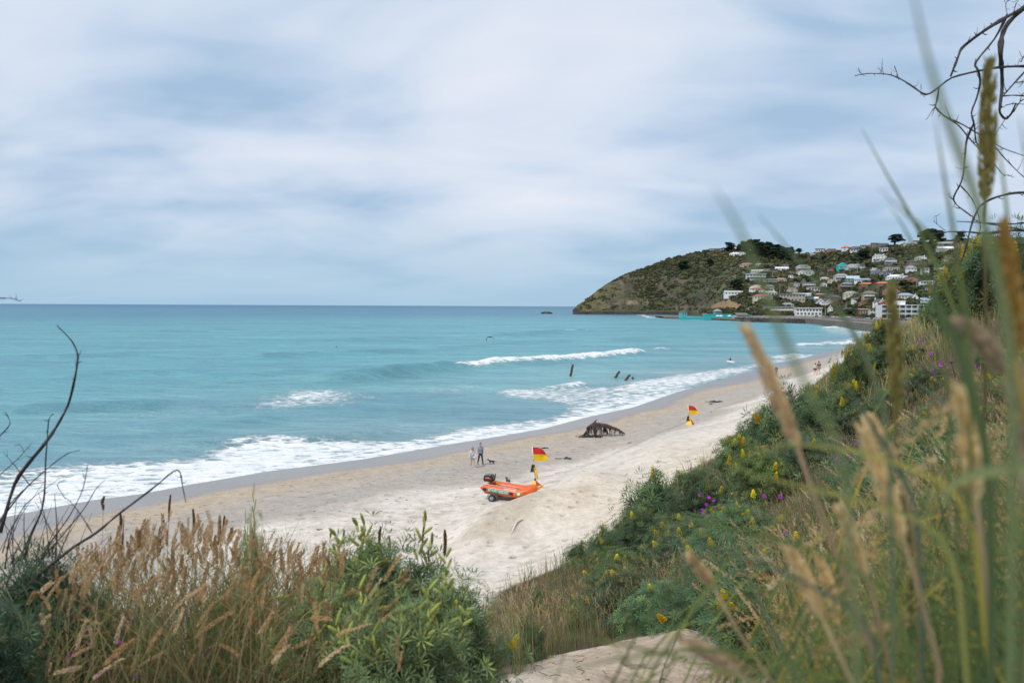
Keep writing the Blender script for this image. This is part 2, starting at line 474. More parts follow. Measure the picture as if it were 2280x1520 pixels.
# colour by moisture
wv = s_g + 5.0 * (fbm(gx * 0.05, gy * 0.05, 31) - 0.5)
edgew = 1.6 * (fbm(gx * 0.35, gy * 0.35, 33) - 0.5)
wet = 1 - sstep(4.6, 6.4, wv + edgew * 0.3)
rim = sstep(4.8, 6.4, wv) * (1 - sstep(7.6, 10.5, wv + edgew))
damp = 1 - sstep(14.5, 18.0, wv + edgew * 1.6 + 4 * (fbm(gx * 0.14, gy * 0.14, 34) - 0.5))
streak = sstep(0.50, 0.72, fbm(gx * 0.04 + gy * 0.03, gy * 0.35 - gx * 0.3, 41)) * sstep(26, 14, s_g)
dry = mixc((0.79, 0.74, 0.675), (0.70, 0.645, 0.57), fbm(gx * 0.22, gy * 0.22, 51))
speck = sstep(0.60, 0.76, fbm(gx * 1.3, gy * 1.3, 52, 3))
dry = mixc(dry, (0.47, 0.42, 0.36), speck * 0.45)
dcol = mixc((0.74, 0.65, 0.53), (0.78, 0.71, 0.61), fbm(gx * 0.25, gy * 0.25, 53))
dcol = mixc(dcol, (0.55, 0.45, 0.335), sstep(0.5, 0.8, fbm(gx * 0.5 + 3, gy * 0.5, 54)) * 0.6)
c = mixc(dry, dcol, dune)
dampc = mixc((0.50, 0.45, 0.385), (0.44, 0.41, 0.375), fbm(gx * 0.10 + gy * 0.04, gy * 0.22, 55))
dampc = mixc(dampc, (0.40, 0.36, 0.31), sstep(0.55, 0.72, fbm(gx * 0.7, gy * 0.7, 56, 3)) * 0.5)
c = mixc(c, dampc, damp * (1 - dune))
c = mixc(c, mixc((0.52, 0.425, 0.31), (0.47, 0.40, 0.315), fbm(gx * 0.1, gy * 0.1, 57)), rim * 0.8)
c = mixc(c, (0.40, 0.385, 0.36), streak * 0.4 * (1 - dune))
for trk in (((1085, 1118), (1040, 1112), (960, 1122), (900, 1150), (840, 1150), (740, 1128)), ((1092, 1124), (1040, 1120), (965, 1131), (905, 1160), (830, 1160), (730, 1136)), ((1110, 1095), (1180, 1072), (1260, 1048), (1380, 1000), (1520, 945)), ((1115, 1090), (1190, 1066), (1270, 1041), (1390, 994), (1530, 938))):
    tp_ = np.array([list(on_z(u, v, 1.0))[:2] for u, v in trk]); m_ = np.all((Pg > tp_.min(0) - 1) & (Pg < tp_.max(0) + 1), axis=1)
    d_, _ = seg_dist(Pg[m_], tp_); c[m_] = mixc(c[m_], c[m_] * 0.80, sstep(.28, .08, np.abs(d_ + .15 * (fbm(gx[m_], gy[m_], 60) - .5))) * .8)
c = mixc(c, mixc((0.31, 0.295, 0.28), (0.25, 0.235, 0.225), fbm(gx * 0.05, gy * 0.2, 59)), wet)
pth = poly_soft(Pg, np.array([(0.0, 4.5), (0.4, 9), (1.5, 10.6), (2.6, 9.0), (2.6, 6), (1.6, 3.0), (0.2, 3)]), 0.6)
c = mixc(c, mixc(mixc((0.47, 0.375, 0.28), (0.57, 0.47, 0.365), fbm(gx * 1.6, gy * 1.6, 57, 5)), (0.30, 0.235, 0.17), sstep(.58, .7, fbm(gx * 4, gy * 4, 62, 4)) * .5), pth)
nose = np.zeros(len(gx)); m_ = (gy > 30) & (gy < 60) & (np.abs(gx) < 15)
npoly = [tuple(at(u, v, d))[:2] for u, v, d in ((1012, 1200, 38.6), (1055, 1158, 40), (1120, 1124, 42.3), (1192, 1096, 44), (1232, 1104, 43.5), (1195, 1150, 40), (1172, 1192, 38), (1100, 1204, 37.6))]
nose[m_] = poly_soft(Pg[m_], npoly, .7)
c = mixc(c, mixc((0.50, 0.435, 0.345), (0.56, 0.49, 0.395), fbm(gx * .8, gy * .8, 66, 4)), nose * .85)  # shaded nose of the mound, painted as darker beige in the sand colour
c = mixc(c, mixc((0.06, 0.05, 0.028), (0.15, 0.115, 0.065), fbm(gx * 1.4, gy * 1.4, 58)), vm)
gb = MB()
idx = np.arange(nA * nR).reshape(nR, nA)
fq = np.stack([idx[:-1, :-1], idx[:-1, 1:], idx[1:, 1:], idx[1:, :-1]], -1).reshape(-1, 4)[:, ::-1]
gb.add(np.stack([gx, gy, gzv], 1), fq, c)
msand, nt, b = newmat('sand')
a = N(nt, 'ShaderNodeAttribute', attribute_name='Col')
aw = N(nt, 'ShaderNodeAttribute', attribute_name='wet')
geo = N(nt, 'ShaderNodeNewGeometry')
n1 = noise_node(nt, geo.outputs['Position'], 3.0, 6, 0.65)
n2 = noise_node(nt, geo.outputs['Position'], 1.1, 5, 0.7)
n3 = noise_node(nt, geo.outputs['Position'], 90, 3, 0.6)
r1 = ramp(nt, n1.outputs['Fac'], 0.3, 0.7, (0.86, 0.85, 0.84, 1), (1.07, 1.07, 1.07, 1))
r3 = ramp(nt, n3.outputs['Fac'], 0.3, 0.7, (0.92, 0.91, 0.9, 1), (1.05, 1.05, 1.05, 1))
cc = mix(nt, 1.0, a.outputs['Color'], r1.outputs[0], 'MULTIPLY')
cc = mix(nt, 1.0, cc, r3.outputs[0], 'MULTIPLY')
vo = N(nt, 'ShaderNodeTexVoronoi'); vo.inputs['Scale'].default_value = 1.15; vo.inputs['Randomness'].default_value = 1.0
L(nt, geo.outputs['Position'], vo.inputs['Vector'])
pit = ramp(nt, vo.outputs['Distance'], 0.08, 0.24, (0, 0, 0, 1), (1, 1, 1, 1))
pc_ = ramp(nt, pit.outputs[0], 0.0, 0.8, (0.82, 0.80, 0.78, 1), (1.02, 1.02, 1.02, 1))  # shade inside the pits, multiplied into the dry sand colour
dryf = math_n(nt, 'SUBTRACT', 1.0, aw.outputs['Fac'])
cc = mix(nt, math_n(nt, 'MULTIPLY', dryf, n2.outputs['Fac']), cc, mix(nt, 1.0, cc, pc_.outputs[0], 'MULTIPLY'))
r2 = ramp(nt, n2.outputs['Fac'], 0.36, 0.62, (0.86, 0.845, 0.83, 1), (1.05, 1.05, 1.05, 1))
cc = mix(nt, dryf, cc, mix(nt, 1.0, cc, r2.outputs[0], 'MULTIPLY'))
hh = math_n(nt, 'ADD', math_n(nt, 'MULTIPLY', n2.outputs['Fac'], 1.0), math_n(nt, 'MULTIPLY', pit.outputs[0], 0.55))
hh = math_n(nt, 'ADD', hh, math_n(nt, 'MULTIPLY', n1.outputs['Fac'], 0.5))
hh = math_n(nt, 'MULTIPLY', hh, math_n(nt, 'SUBTRACT', 1.0, aw.outputs['Fac']))
bp = N(nt, 'ShaderNodeBump'); bp.inputs['Strength'].default_value = 1.0; bp.inputs['Distance'].default_value = 0.24
L(nt, hh, bp.inputs['Height']); L(nt, bp.outputs[0], b.inputs['Normal'])
L(nt, cc, b.inputs['Base Color'])
mr = N(nt, 'ShaderNodeMapRange'); mr.inputs[3].default_value = 0.95; mr.inputs[4].default_value = 0.30
L(nt, aw.outputs['Fac'], mr.inputs[0]); L(nt, mr.outputs[0], b.inputs['Roughness'])
b.inputs['Specular IOR Level'].default_value = 0.35
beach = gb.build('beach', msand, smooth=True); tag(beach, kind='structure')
wa = beach.data.attributes.new('wet', 'FLOAT', 'POINT'); wa.data.foreach_set('value', np.clip(wet * (1 - vm), 0, 1).astype(np.float32))

# ---- sea: one sheet from the swash to the horizon
def wl(*px): return np.array([list(on_z(u, v, 0))[:2] for u, v in px])
WAVES = [  # line, height, front width, back width, foam, teal
    (wl((560, 800), (640, 793), (760, 788), (860, 784), (960, 780)), 0.9, 3.2, 8, 0.0, 1.0),
    (wl((700, 852), (760, 845), (820, 840), (900, 833), (980, 828), (1050, 820)), 1.7, 2.8, 7, 0.0, 1.0),
    (wl((1030, 824), (1060, 820), (1120, 814), (1200, 808), (1300, 800), (1380, 791), (1430, 785)), 1.35, 3.0, 6.0, 1.05, 0.3),
    (wl((1060, 752), (1140, 747), (1230, 741), (1310, 736)), 1.5, 5, 12, 0.0, 1.0),
    (wl((1235, 739.5), (1275, 737), (1312, 734.5)), 0.8, 3, 5, 0.75, 0.4),
    (wl((0, 912), (150, 908), (280, 902), (400, 899)), 0.75, 2.2, 6, 0.0, 0.75),
    (wl((330, 1012), (450, 998), (560, 985), (680, 975), (800, 967), (900, 955)), 0.5, 1.5, 4, 0.0, 0.3),
    (wl((1235, 868), (1265, 862), (1298, 855)), 0.6, 1.5, 3, 0.9, 0.5),
    (wl((1470, 779), (1497, 777)), 0.7, 2.4, 4, 0.9, 0.5),
    (wl((1760, 772), (1785, 771), (1850, 767), (1920, 761), (1975, 757)), 0.9, 3.5, 5, 0.95, 0.3),
    (wl((1795, 771), (1850, 763), (1900, 757), (1950, 752)), 0.6, 3, 5, 0.6, 0.3),
    (wl((1800, 729), (1850, 730), (1890, 732)), 1.0, 7, 9, 0.85, 0.3),
    (wl((1795, 737), (1860, 738), (1935, 743)), 0.7, 5, 7, 0.5, 0.3),
    (wl((1690, 745), (1760, 750), (1850, 751)), 0.5, 5, 7, 0.28, 0.3),
    (wl((1720, 800), (1760, 793), (1800, 788)), 0.5, 2.5, 4, 0.8, 0.3),
    (wl((420, 840), (560, 838), (700, 826)), 0.35, 2.5, 6, 0.0, 0.5),
    (wl((1420, 700.5), (1455, 708), (1490, 708)), 0.6, 6, 8, 0.8, 0.0),
    (wl((1340, 846), (1390, 838), (1412, 833)), 0.25, 1.6, 3, 0.45, 0.5),
    (wl((960, 777), (1040, 774), (1110, 769)), 0.5, 3, 7, 0.0, 0.8),
    (wl((0, 800), (180, 797), (360, 790)), 0.6, 3, 8, 0.0, 0.7),
    (wl((1090, 766), (1200, 762), (1310, 757)), 0.6, 4, 9, 0.0, 0.8), (wl((60, 742), (300, 738), (560, 733)), .7, 5, 12, 0, .7), (wl((700, 760), (850, 756), (1010, 752)), .6, 4, 10, 0, .6), (wl((120, 840), (300, 836), (470, 828)), .5, 3, 7, 0, .6),
    (wl((300, 955), (480, 945), (640, 930)), .35, 2, 5, 0, .45), (wl((600, 735), (760, 730), (950, 726)), .7, 6, 14, 0, .6), (wl((1330, 760), (1430, 752), (1560, 748)), .5, 4, 9, 0, .6),
]
FOAM = [  # lacy sheets of foam: outline, strength, softness in metres
    (wl((530, 905), (560, 880), (640, 866), (740, 862), (800, 866), (860, 880), (800, 900), (700, 908), (620, 915)), 0.78, 9),
    (wl((880, 862), (1100, 850), (1100, 880), (900, 880)), 0.56, 9),
    (wl((980, 800), (1200, 785), (1250, 795), (1060, 808)), 0.55, 7),
    (wl((1080, 872), (1140, 866), (1230, 868), (1300, 862), (1350, 862), (1420, 846), (1500, 834), (1640, 814), (1760, 792), (1830, 786), (1810, 800), (1720, 812), (1640, 838), (1560, 858), (1500, 876), (1400, 908), (1330, 925),
        (1240, 945), (1230, 930), (1265, 905), (1200, 893), (1120, 885)), 0.80, 3.2),
    (wl((-400, 1090), (0, 1042), (220, 1028), (440, 1020), (490, 994), (600, 978), (740, 980), (900, 980), (960, 967), (1060, 950), (1140, 938), (1230, 925), (1270, 912), (1340, 920), (1200, 953), (1000, 990), (800, 1024), (600, 1049),
        (420, 1079), (310, 1100), (200, 1114), (0, 1152), (-300, 1230), (-700, 1340)), 0.93, 3.2),
    (wl((420, 1020), (500, 985), (560, 975), (820, 982), (900, 985), (700, 1000)), 0.70, 2),
    (wl((1100, 868), (1290, 858), (1240, 875), (1120, 880)), 0.62, 2.5),
    (wl((1650, 822), (1760, 790), (1900, 762), (1985, 742), (1975, 735), (1900, 745), (1830, 775), (1740, 790), (1640, 812)), 0.62, 6),
    (wl((1800, 727), (1890, 727), (1980, 735), (2000, 745), (1900, 750), (1820, 740)), 0.62, 10),
    (wl((200, 925), (560, 880), (500, 920), (260, 940)), 0.50, 8),
]
def near_box(P, poly, m):
    return np.all((P > poly.min(0) - m) & (P < poly.max(0) + m), axis=1)
nA2, nR2 = 1250, 560
ang = np.linspace(math.radians(-52), math.radians(52), nA2)
dep = np.concatenate([np.linspace(1 / 16.0, 1 / 2600.0, nR2 - 12), 1 / np.geomspace(3000, 90000, 12)])
rr = 1.0 / dep
AA, RRr = np.meshgrid(ang, rr)
sx_ = (np.tan(AA) * RRr).ravel(); sy_ = RRr.ravel()
Ps = np.stack([sx_, sy_], 1)
s_s, par_s = seg_dist(Ps, SHORE)
off = -s_s
hz_ = np.zeros(len(sx_)); foam = np.zeros(len(sx_)); teal = np.zeros(len(sx_))
for poly, hgt, wf, wb, fo, te in WAVES:
    m_ = near_box(Ps, poly, 4 * wb + 6)
    X, Y = sx_[m_], sy_[m_]
    wig = (fbm(X * 0.06, Y * 0.06, 61, 3) - 0.5) * wb * 1.1
    d, t = seg_dist(Ps[m_], poly)
    d = d + wig
    endf = sstep(0.0, 0.16, t) * sstep(1.0, 0.84, t) if fo < 0.5 else sstep(0.0, 0.05, t) * sstep(1.0, 0.95, t)
    prof = np.exp(-np.where(d > 0, (d / wf) ** 2, (d / wb) ** 2))
    hv = hgt * prof * endf * (0.65 + 0.7 * fbm(X * 0.12, Y * 0.12, 63, 3))
    hz_[m_] = np.maximum(hz_[m_], hv)
    fmask = np.exp(-np.where(d > 0, (d / (wf * 1.15)) ** 4, (d / (wb * 0.75)) ** 4)) * endf
    foam[m_] = np.maximum(foam[m_], fo * fmask * (0.85 + 0.4 * (fbm(X * 0.25, Y * 0.25, 65, 3) - 0.35)))
    teal[m_] = np.maximum(teal[m_], te * endf * np.exp(-np.where(d > 0, ((d - wf * 0.4) / (wf * 1.5)) ** 2, (d / (wb * 0.35)) ** 2)))
for poly, st, soft in FOAM:
    m_ = near_box(Ps, poly, 2 * soft)
    foam[m_] = np.maximum(foam[m_], st * poly_soft(Ps[m_], poly, soft) * (0.8 + 0.5 * (fbm(sx_[m_] * 0.1, sy_[m_] * 0.1, 67, 3) - 0.3)))
foam = np.maximum(foam, sstep(2.2, 0.5, off) * 0.95 * sstep(150, 110, sy_))
# long low swell everywhere
swell = np.sin((sx_ * -0.55 + sy_ * 0.83) * 0.085 + 3.0 * fbm(sx_ * 0.008, sy_ * 0.008, 71)) * 0.22 * sstep(15, 60, off) * sstep(1500, 500, sy_)
chop = (fbm(sx_ * 0.35, sy_ * 0.35, 73, 3) - 0.5) * 0.35 * sstep(4, 40, off) * sstep(700, 200, sy_)
lumpf = (fbm(sx_ * 0.9, sy_ * 0.9, 75, 3) - 0.5) * 0.30 * foam * sstep(3, 9, off)
zs = 0.03 + hz_ + swell + chop + lumpf
zs = np.where(off < 8, zs * sstep(-1, 8, off) + 0.03 * (1 - sstep(-1, 8, off)), zs)
# colour: sandy at the edge, turquoise in the shallows, slate blue far out
far = sstep(150, 900, off + 60 * (fbm(sx_ * 0.004, sy_ * 0.012, 77) - 0.5))
far2 = sstep(800, 6000, sy_)
cw = mixc((0.090, 0.345, 0.325), (0.036, 0.160, 0.205), far)
cw = mixc(cw, (0.014, 0.085, 0.155), far2)
shal = sstep(85, 12, off + 26 * (fbm(sx_ * 0.03, sy_ * 0.03, 79) - 0.5))
cw = mixc(cw, (0.185, 0.375, 0.355), shal * 0.8)
cw = mixc(cw, (0.29, 0.36, 0.33), sstep(26, 6, off) * 0.6)
cw = mixc(cw, (0.045, 0.235, 0.265), sstep(0.45, 0.75, fbm(sx_ * 0.02, sy_ * 0.05, 81)) * 0.45 * (1 - far))
cw = mixc(cw, (0.022, 0.235, 0.235), np.clip(teal, 0, 1) * 0.95)  # wave faces: their shading painted in as darker teal
cw = mixc(cw, (0.02, 0.20, 0.215), np.clip(teal, 0, 1) * 0.45 * far)
sb = MB()
idx = np.arange(nA2 * nR2).reshape(nR2, nA2)
fq = np.stack([idx[:-1, :-1], idx[:-1, 1:], idx[1:, 1:], idx[1:, :-1]], -1).reshape(-1, 4)[:, ::-1]
keep = (s_s[fq].min(1) < 0.6 + 1.0) & ((s_s[fq].min(1) < 6))
sb.add(np.stack([sx_, sy_, zs], 1), fq[keep], cw)
msea, nt, b = newmat('sea_water')
a = N(nt, 'ShaderNodeAttribute', attribute_name='Col')
af = N(nt, 'ShaderNodeAttribute', attribute_name='foam')
geo = N(nt, 'ShaderNodeNewGeometry')
def mapn(rot, sc):
    m_ = N(nt, 'ShaderNodeMapping'); m_.inputs['Rotation'].default_value = (0, 0, rot); m_.inputs['Scale'].default_value = sc
    L(nt, geo.outputs['Position'], m_.inputs['Vector']); return m_.outputs[0]
fn1 = noise_node(nt, mapn(0.6, (0.55, 1.0, 1)), 0.9, 7, 0.68); fn1.inputs['Distortion'].default_value = 0.6
vf = N(nt, 'ShaderNodeTexVoronoi', feature='DISTANCE_TO_EDGE'); vf.inputs['Scale'].default_value = 0.75
dn = noise_node(nt, geo.outputs['Position'], 1.1, 4); 
vadd = N(nt, 'ShaderNodeVectorMath', operation='ADD'); L(nt, mapn(0.6, (0.6, 1.2, 1)), vadd.inputs[0])
vs = N(nt, 'ShaderNodeVectorMath', operation='SCALE'); vs.inputs['Scale'].default_value = 1.3; L(nt, dn.outputs['Color'], vs.inputs[0]); L(nt, vs.outputs[0], vadd.inputs[1])
L(nt, vadd.outputs[0], vf.inputs['Vector'])
lace = ramp(nt, vf.outputs['Distance'], 0.02, 0.30, (1, 1, 1, 1), (0, 0, 0, 1))
pat = math_n(nt, 'ADD', math_n(nt, 'MULTIPLY', fn1.outputs['Fac'], 0.75), math_n(nt, 'MULTIPLY', lace.outputs[0], 0.30))
th = math_n(nt, 'SUBTRACT', math_n(nt, 'ADD', pat, math_n(nt, 'MULTIPLY', af.outputs['Fac'], 0.95)), 1.0)
ff = math_n(nt, 'MULTIPLY', th, 3.4, clamp=True)
gate = math_n(nt, 'MULTIPLY', af.outputs['Fac'], 8.0, clamp=True)
ff = math_n(nt, 'MULTIPLY', ff, gate, clamp=True)
wn1 = noise_node(nt, mapn(0.55, (0.35, 1.0, 1)), 0.55, 6, 0.62)
wn2 = noise_node(nt, mapn(0.75, (0.5, 1.0, 1)), 2.6, 4, 0.6)
hw = math_n(nt, 'ADD', math_n(nt, 'MULTIPLY', wn1.outputs['Fac'], 1.0), math_n(nt, 'MULTIPLY', wn2.outputs['Fac'], 0.3))
hw = math_n(nt, 'ADD', hw, math_n(nt, 'MULTIPLY', ff, 0.25))
bp = N(nt, 'ShaderNodeBump'); bp.inputs['Strength'].default_value = 1.0; bp.inputs['Distance'].default_value = 1.0
L(nt, hw, bp.inputs['Height'])
wr = ramp(nt, wn1.outputs['Fac'], 0.34, 0.66, (0.66, 0.74, 0.78, 1), (1.25, 1.18, 1.14, 1))  # light and dark of ripples and swell painted into the water colour
wc = mix(nt, 1.0, a.outputs['Color'], wr.outputs[0], 'MULTIPLY')
wn3 = noise_node(nt, mapn(0.55, (0.25, 1.0, 1)), 0.09, 5, 0.6)
wr3 = ramp(nt, wn3.outputs['Fac'], 0.36, 0.64, (0.66, 0.77, 0.81, 1), (1.24, 1.15, 1.1, 1))
wc = mix(nt, 1.0, wc, wr3.outputs[0], 'MULTIPLY')
wr2 = ramp(nt, wn2.outputs['Fac'], 0.34, 0.66, (0.84, 0.88, 0.90, 1), (1.12, 1.09, 1.08, 1))
wc = mix(nt, 1.0, wc, wr2.outputs[0], 'MULTIPLY')
wn4 = noise_node(nt, mapn(0.5, (0.3, 1.0, 1)), 0.018, 6, 0.7)
wr4 = ramp(nt, wn4.outputs['Fac'], 0.36, 0.64, (0.80, 0.86, 0.88, 1), (1.15, 1.1, 1.08, 1))
wc = mix(nt, 1.0, wc, wr4.outputs[0], 'MULTIPLY')
fc = ramp(nt, fn1.outputs['Fac'], 0.36, 0.60, (0.64, 0.72, 0.76, 1), (0.90, 0.91, 0.92, 1))
colr = mix(nt, ff, wc, fc.outputs[0])
nt.nodes.remove(b)
df = N(nt, 'ShaderNodeBsdfDiffuse'); L(nt, colr, df.inputs['Color']); L(nt, bp.outputs[0], df.inputs['Normal'])
gl = N(nt, 'ShaderNodeBsdfGlossy'); gl.inputs['Color'].default_value = (0.62, 0.82, 0.98, 1); gl.inputs['Roughness'].default_value = 0.26; L(nt, bp.outputs[0], gl.inputs['Normal'])
fr = N(nt, 'ShaderNodeFresnel'); fr.inputs['IOR'].default_value = 1.33; L(nt, bp.outputs[0], fr.inputs['Normal'])
fx = math_n(nt, 'MINIMUM', math_n(nt, 'MULTIPLY', fr.outputs[0], 0.75), 0.40)
fx = math_n(nt, 'MULTIPLY', fx, math_n(nt, 'SUBTRACT', 1.0, ff), clamp=True)
ms = N(nt, 'ShaderNodeMixShader'); L(nt, fx, ms.inputs[0]); L(nt, df.outputs[0], ms.inputs[1]); L(nt, gl.outputs[0], ms.inputs[2])
L(nt, ms.outputs[0], nt.nodes['Material Output'].inputs['Surface'])
sea = sb.build('sea', msea, smooth=True); tag(sea, kind='structure')
fa = sea.data.attributes.new('foam', 'FLOAT', 'POINT'); fa.data.foreach_set('value', np.clip(foam, 0, 1.3).astype(np.float32))
# ================================================================== HEADLAND, SEA WALL AND HOUSES
HC = [  # photo column, then (row, depth) pairs from the water's edge to the ridge
    (1275, [(700, 1285), (699, 1286), (698, 1287), (697, 1289), (695, 1292), (693, 1296), (690, 1300)]),
    (1285, [(700, 1285), (697, 1288), (694, 1292), (690, 1296), (686, 1300), (682, 1306), (679, 1315)]),
    (1299, [(700, 1287), (696, 1291), (692, 1297), (686, 1306), (680, 1318), (675, 1330), (671, 1345)]),
    (1320, [(700, 1290), (695, 1296), (688, 1310), (680, 1325), (671, 1340), (662, 1360), (654, 1380)]),
    (1347, [(700, 1294), (694, 1302), (687, 1316), (673, 1336), (659, 1358), (646, 1382), (634, 1408)]),
    (1376, [(700, 1297), (693, 1307), (686, 1321), (668, 1344), (650, 1370), (633, 1399), (617, 1430)]),
    (1395, [(700, 1300), (693, 1310), (685, 1325), (665, 1350), (645, 1380), (625, 1410), (608, 1440)]),
    (1432, [(700, 1304), (693, 1314), (685, 1331), (661, 1358), (637, 1390), (615, 1424), (597, 1458)]),
    (1480, [(701, 1310), (694, 1320), (685, 1340), (655, 1370), (625, 1400), (600, 1440), (579, 1480)]),
    (1530, [(703, 1200), (696, 1212), (687, 1235), (655, 1290), (622, 1350), (593, 1410), (567, 1490)]),
    (1570, [(704, 1080), (697, 1095), (688, 1125), (655, 1210), (620, 1300), (590, 1395), (559, 1490)]),
    (1620, [(706, 900), (698, 910), (690, 930), (660, 1000), (630, 1130), (595, 1290), (556, 1480)]),
    (1700, [(709, 706), (702, 730), (695, 760), (665, 850), (630, 980), (595, 1180), (558, 1440)]),
    (1770, [(709, 665), (703, 712), (697, 780), (668, 875), (630, 985), (597, 1150), (566, 1370)]),
    (1840, [(709, 633), (704, 700), (698, 800), (670, 900), (630, 990), (595, 1120), (562, 1300)]),
    (1910, [(713, 535), (707, 620), (701, 700), (672, 785), (630, 895), (592, 1035), (552, 1220)]),
    (1980, [(717, 446), (711, 540), (704, 600), (675, 670), (630, 800), (590, 950), (547, 1150)]),
    (2050, [(722, 405), (713, 490), (703, 560), (673, 640), (630, 765), (587, 910), (540, 1100)]),
    (2100, [(725, 380), (715, 450), (700, 530), (670, 620), (630, 740), (585, 880), (534, 1050)]),
    (2300, [(730, 340), (715, 420), (700, 500), (670, 600), (620, 700), (575, 820), (527, 980)]),
    (2700, [(750, 300), (725, 380), (710, 460), (670, 560), (610, 650), (560, 760), (515, 900)]),
]
HU = np.array([c[0] for c in HC], float)
HV = np.array([[q[0] for q in c[1]] for c in HC], float); HD = np.array([[q[1] for q in c[1]] for c in HC], float)
def hcol(u):
    return np.array([np.interp(u, HU, HV[:, k]) for k in range(7)]), np.array([np.interp(u, HU, HD[:, k]) for k in range(7)])
def hill_at(u, v):
    vv, dd = hcol(u)
    return at(u, v, float(np.interp(-v, -vv, dd)))

us = np.concatenate([np.linspace(1275, 1400, 60), np.linspace(1402, 2150, 300), np.linspace(2154, 2700, 60)])
K = 16; rows = []
HVu = np.array([np.interp(us, HU, HV[:, k]) for k in range(7)]); HDu = np.array([np.interp(us, HU, HD[:, k]) for k in range(7)])
tt = np.linspace(0, 6, 6 * K + 1)
grid = []; vpx = []
for t in tt:
    k = min(int(t), 5); f = t - k
    v_ = HVu[k] * (1 - f) + HVu[k + 1] * f; d_ = HDu[k] * (1 - f) + HDu[k + 1] * f
    grid.append([list(at(u, v, d)) for u, v, d in zip(us, v_, d_)]); vpx.append(v_)
grid = np.array(grid); vpx = np.array(vpx)
nr, nc = grid.shape[:2]
upx = np.broadcast_to(us, (nr, nc))
amp = sstep(0.6, 1.6, tt)[:, None] * 3.2
rk = (fbm(grid[..., 0] * 0.03, grid[..., 1] * 0.03, 91, 5) - 0.5)
grid[..., 2] += rk * amp * 1.3 * sstep(1, 0.75, (tt / 6))[:, None]
# rock ledges at the foot of the head
ledge = sstep(1620, 1540, upx) * sstep(1.6, 0.2, tt)[:, None]
grid[..., 1] += ledge * (fbm(grid[..., 0] * 0.12, grid[..., 2] * 0.12, 93, 4) - 0.5) * 14
front = grid[0].copy(); front[:, 2] = -4; front[:, 1] -= 3
bk1 = grid[-1].copy(); bk1[:, 1] += 180; bk1[:, 0] += 60; bk1[:, 2] *= 0.75
bk2 = grid[-1].copy(); bk2[:, 1] += 700; bk2[:, 0] += 260; bk2[:, 2] = -10
G = np.concatenate([front[None], grid, bk1[None], bk2[None]])
vp = np.concatenate([vpx[:1], vpx, vpx[-1:], vpx[-1:]]); up = np.broadcast_to(us, vp.shape)
tq = np.concatenate([[0], tt, [6, 6]])[:, None] * np.ones(nc)
X, Y, Z = G[..., 0], G[..., 1], G[..., 2]
green = mixc((0.035, 0.058, 0.024), (0.085, 0.105, 0.040), fbm(X * 0.02, Y * 0.02, 95, 5))
green = mixc(green, (0.16, 0.15, 0.07), sstep(0.52, 0.66, fbm(X * 0.012 + 4, Y * 0.012, 96, 4)) * 0.5)
hc_ = green
# dry yellow-green turf on the seaward shoulder
sh = sstep(1470, 1330, up + 60 * (fbm(X * 0.02, Y * 0.02, 97) - 0.5)) * sstep(1.0, 2.0, tq)
hc_ = mixc(hc_, mixc((0.17, 0.15, 0.065), (0.075, 0.082, 0.035), fbm(X * 0.035, Z * 0.06, 98)), sh * 0.85)
pat_ = sstep(640, 585, vp) * sstep(1540, 1500, up) * 0.0
# brown scree and broken cliff faces
cl = sstep(1320, 1370, up) * sstep(1665, 1540, up + 50 * (fbm(X * 0.03, Z * 0.05, 100) - 0.5)) * sstep(606, 634, vp + 16 * (fbm(X * 0.02, Y * 0.02, 99) - 0.5) + (1600 - up) * 0.06) * sstep(694, 682, vp)
cln = fbm(X * 0.035, Z * 0.09, 101, 5)
rockc = mixc((0.085, 0.058, 0.045), (0.215, 0.165, 0.135), sstep(0.35, 0.7, fbm(X * 0.09, Z * 0.03, 103, 4)))
rockc = mixc(rockc, (0.05, 0.038, 0.034), sstep(0.5, 0.7, fbm(X * 0.06, Z * 0.14, 105, 4)) * 0.8)
hc_ = mixc(hc_, rockc * 0.82, cl * (0.08 + 0.62 * sstep(0.42, 0.62, cln)))
band = sstep(668, 671, vp) * sstep(681, 676, vp) * sstep(1345, 1365, up) * sstep(1470, 1440, up)
hc_ = mixc(hc_, (0.26, 0.21, 0.17), band * sstep(0.45, 0.6, fbm(X * 0.06, Z * 0.02, 107)) * 0.8)
# black wet rock at the waterline
bl = sstep(694.5, 691.5, -vp + 2 * 694 - 694) if False else sstep(691.5, 694.5, vp + 3 * (fbm(X * 0.05, Z * 0.1, 109) - 0.5)) * sstep(1590, 1500, up)
bl = np.maximum(bl, sstep(1300, 1286, up) * sstep(683, 688, vp))
hc_ = mixc(hc_, mixc((0.020, 0.020, 0.024), (0.07, 0.06, 0.055), fbm(X * 0.1, Z * 0.2, 111)), bl)
# yellow cutting behind the pool, and the banks beside it
cut = poly_soft(np.stack([up.ravel(), vp.ravel()], 1), [(1583, 684), (1592, 676), (1612, 671), (1622, 667), (1634, 672), (1648, 673), (1652, 680), (1640, 686), (1600, 686)], 2.0).reshape(up.shape)
hc_ = mixc(hc_, mixc((0.30, 0.19, 0.095), (0.42, 0.29, 0.16), fbm(X * 0.1, Z * 0.3, 113)), cut)
cut2 = poly_soft(np.stack([up.ravel(), vp.ravel()], 1), [(1688, 697), (1700, 695), (1760, 698), (1790, 702), (1788, 705), (1690, 705)], 1.2).reshape(up.shape)
hc_ = mixc(hc_, mixc((0.22, 0.15, 0.07), (0.36, 0.26, 0.13), fbm(X * 0.2, Z * 0.5, 115)), cut2)
bare = sstep(1555, 1590, up) * sstep(1640, 1600, up) * sstep(561.5, 563.5, vp) * sstep(570, 567, vp)
hc_ = mixc(hc_, (0.24, 0.19, 0.09), bare * 0.8)
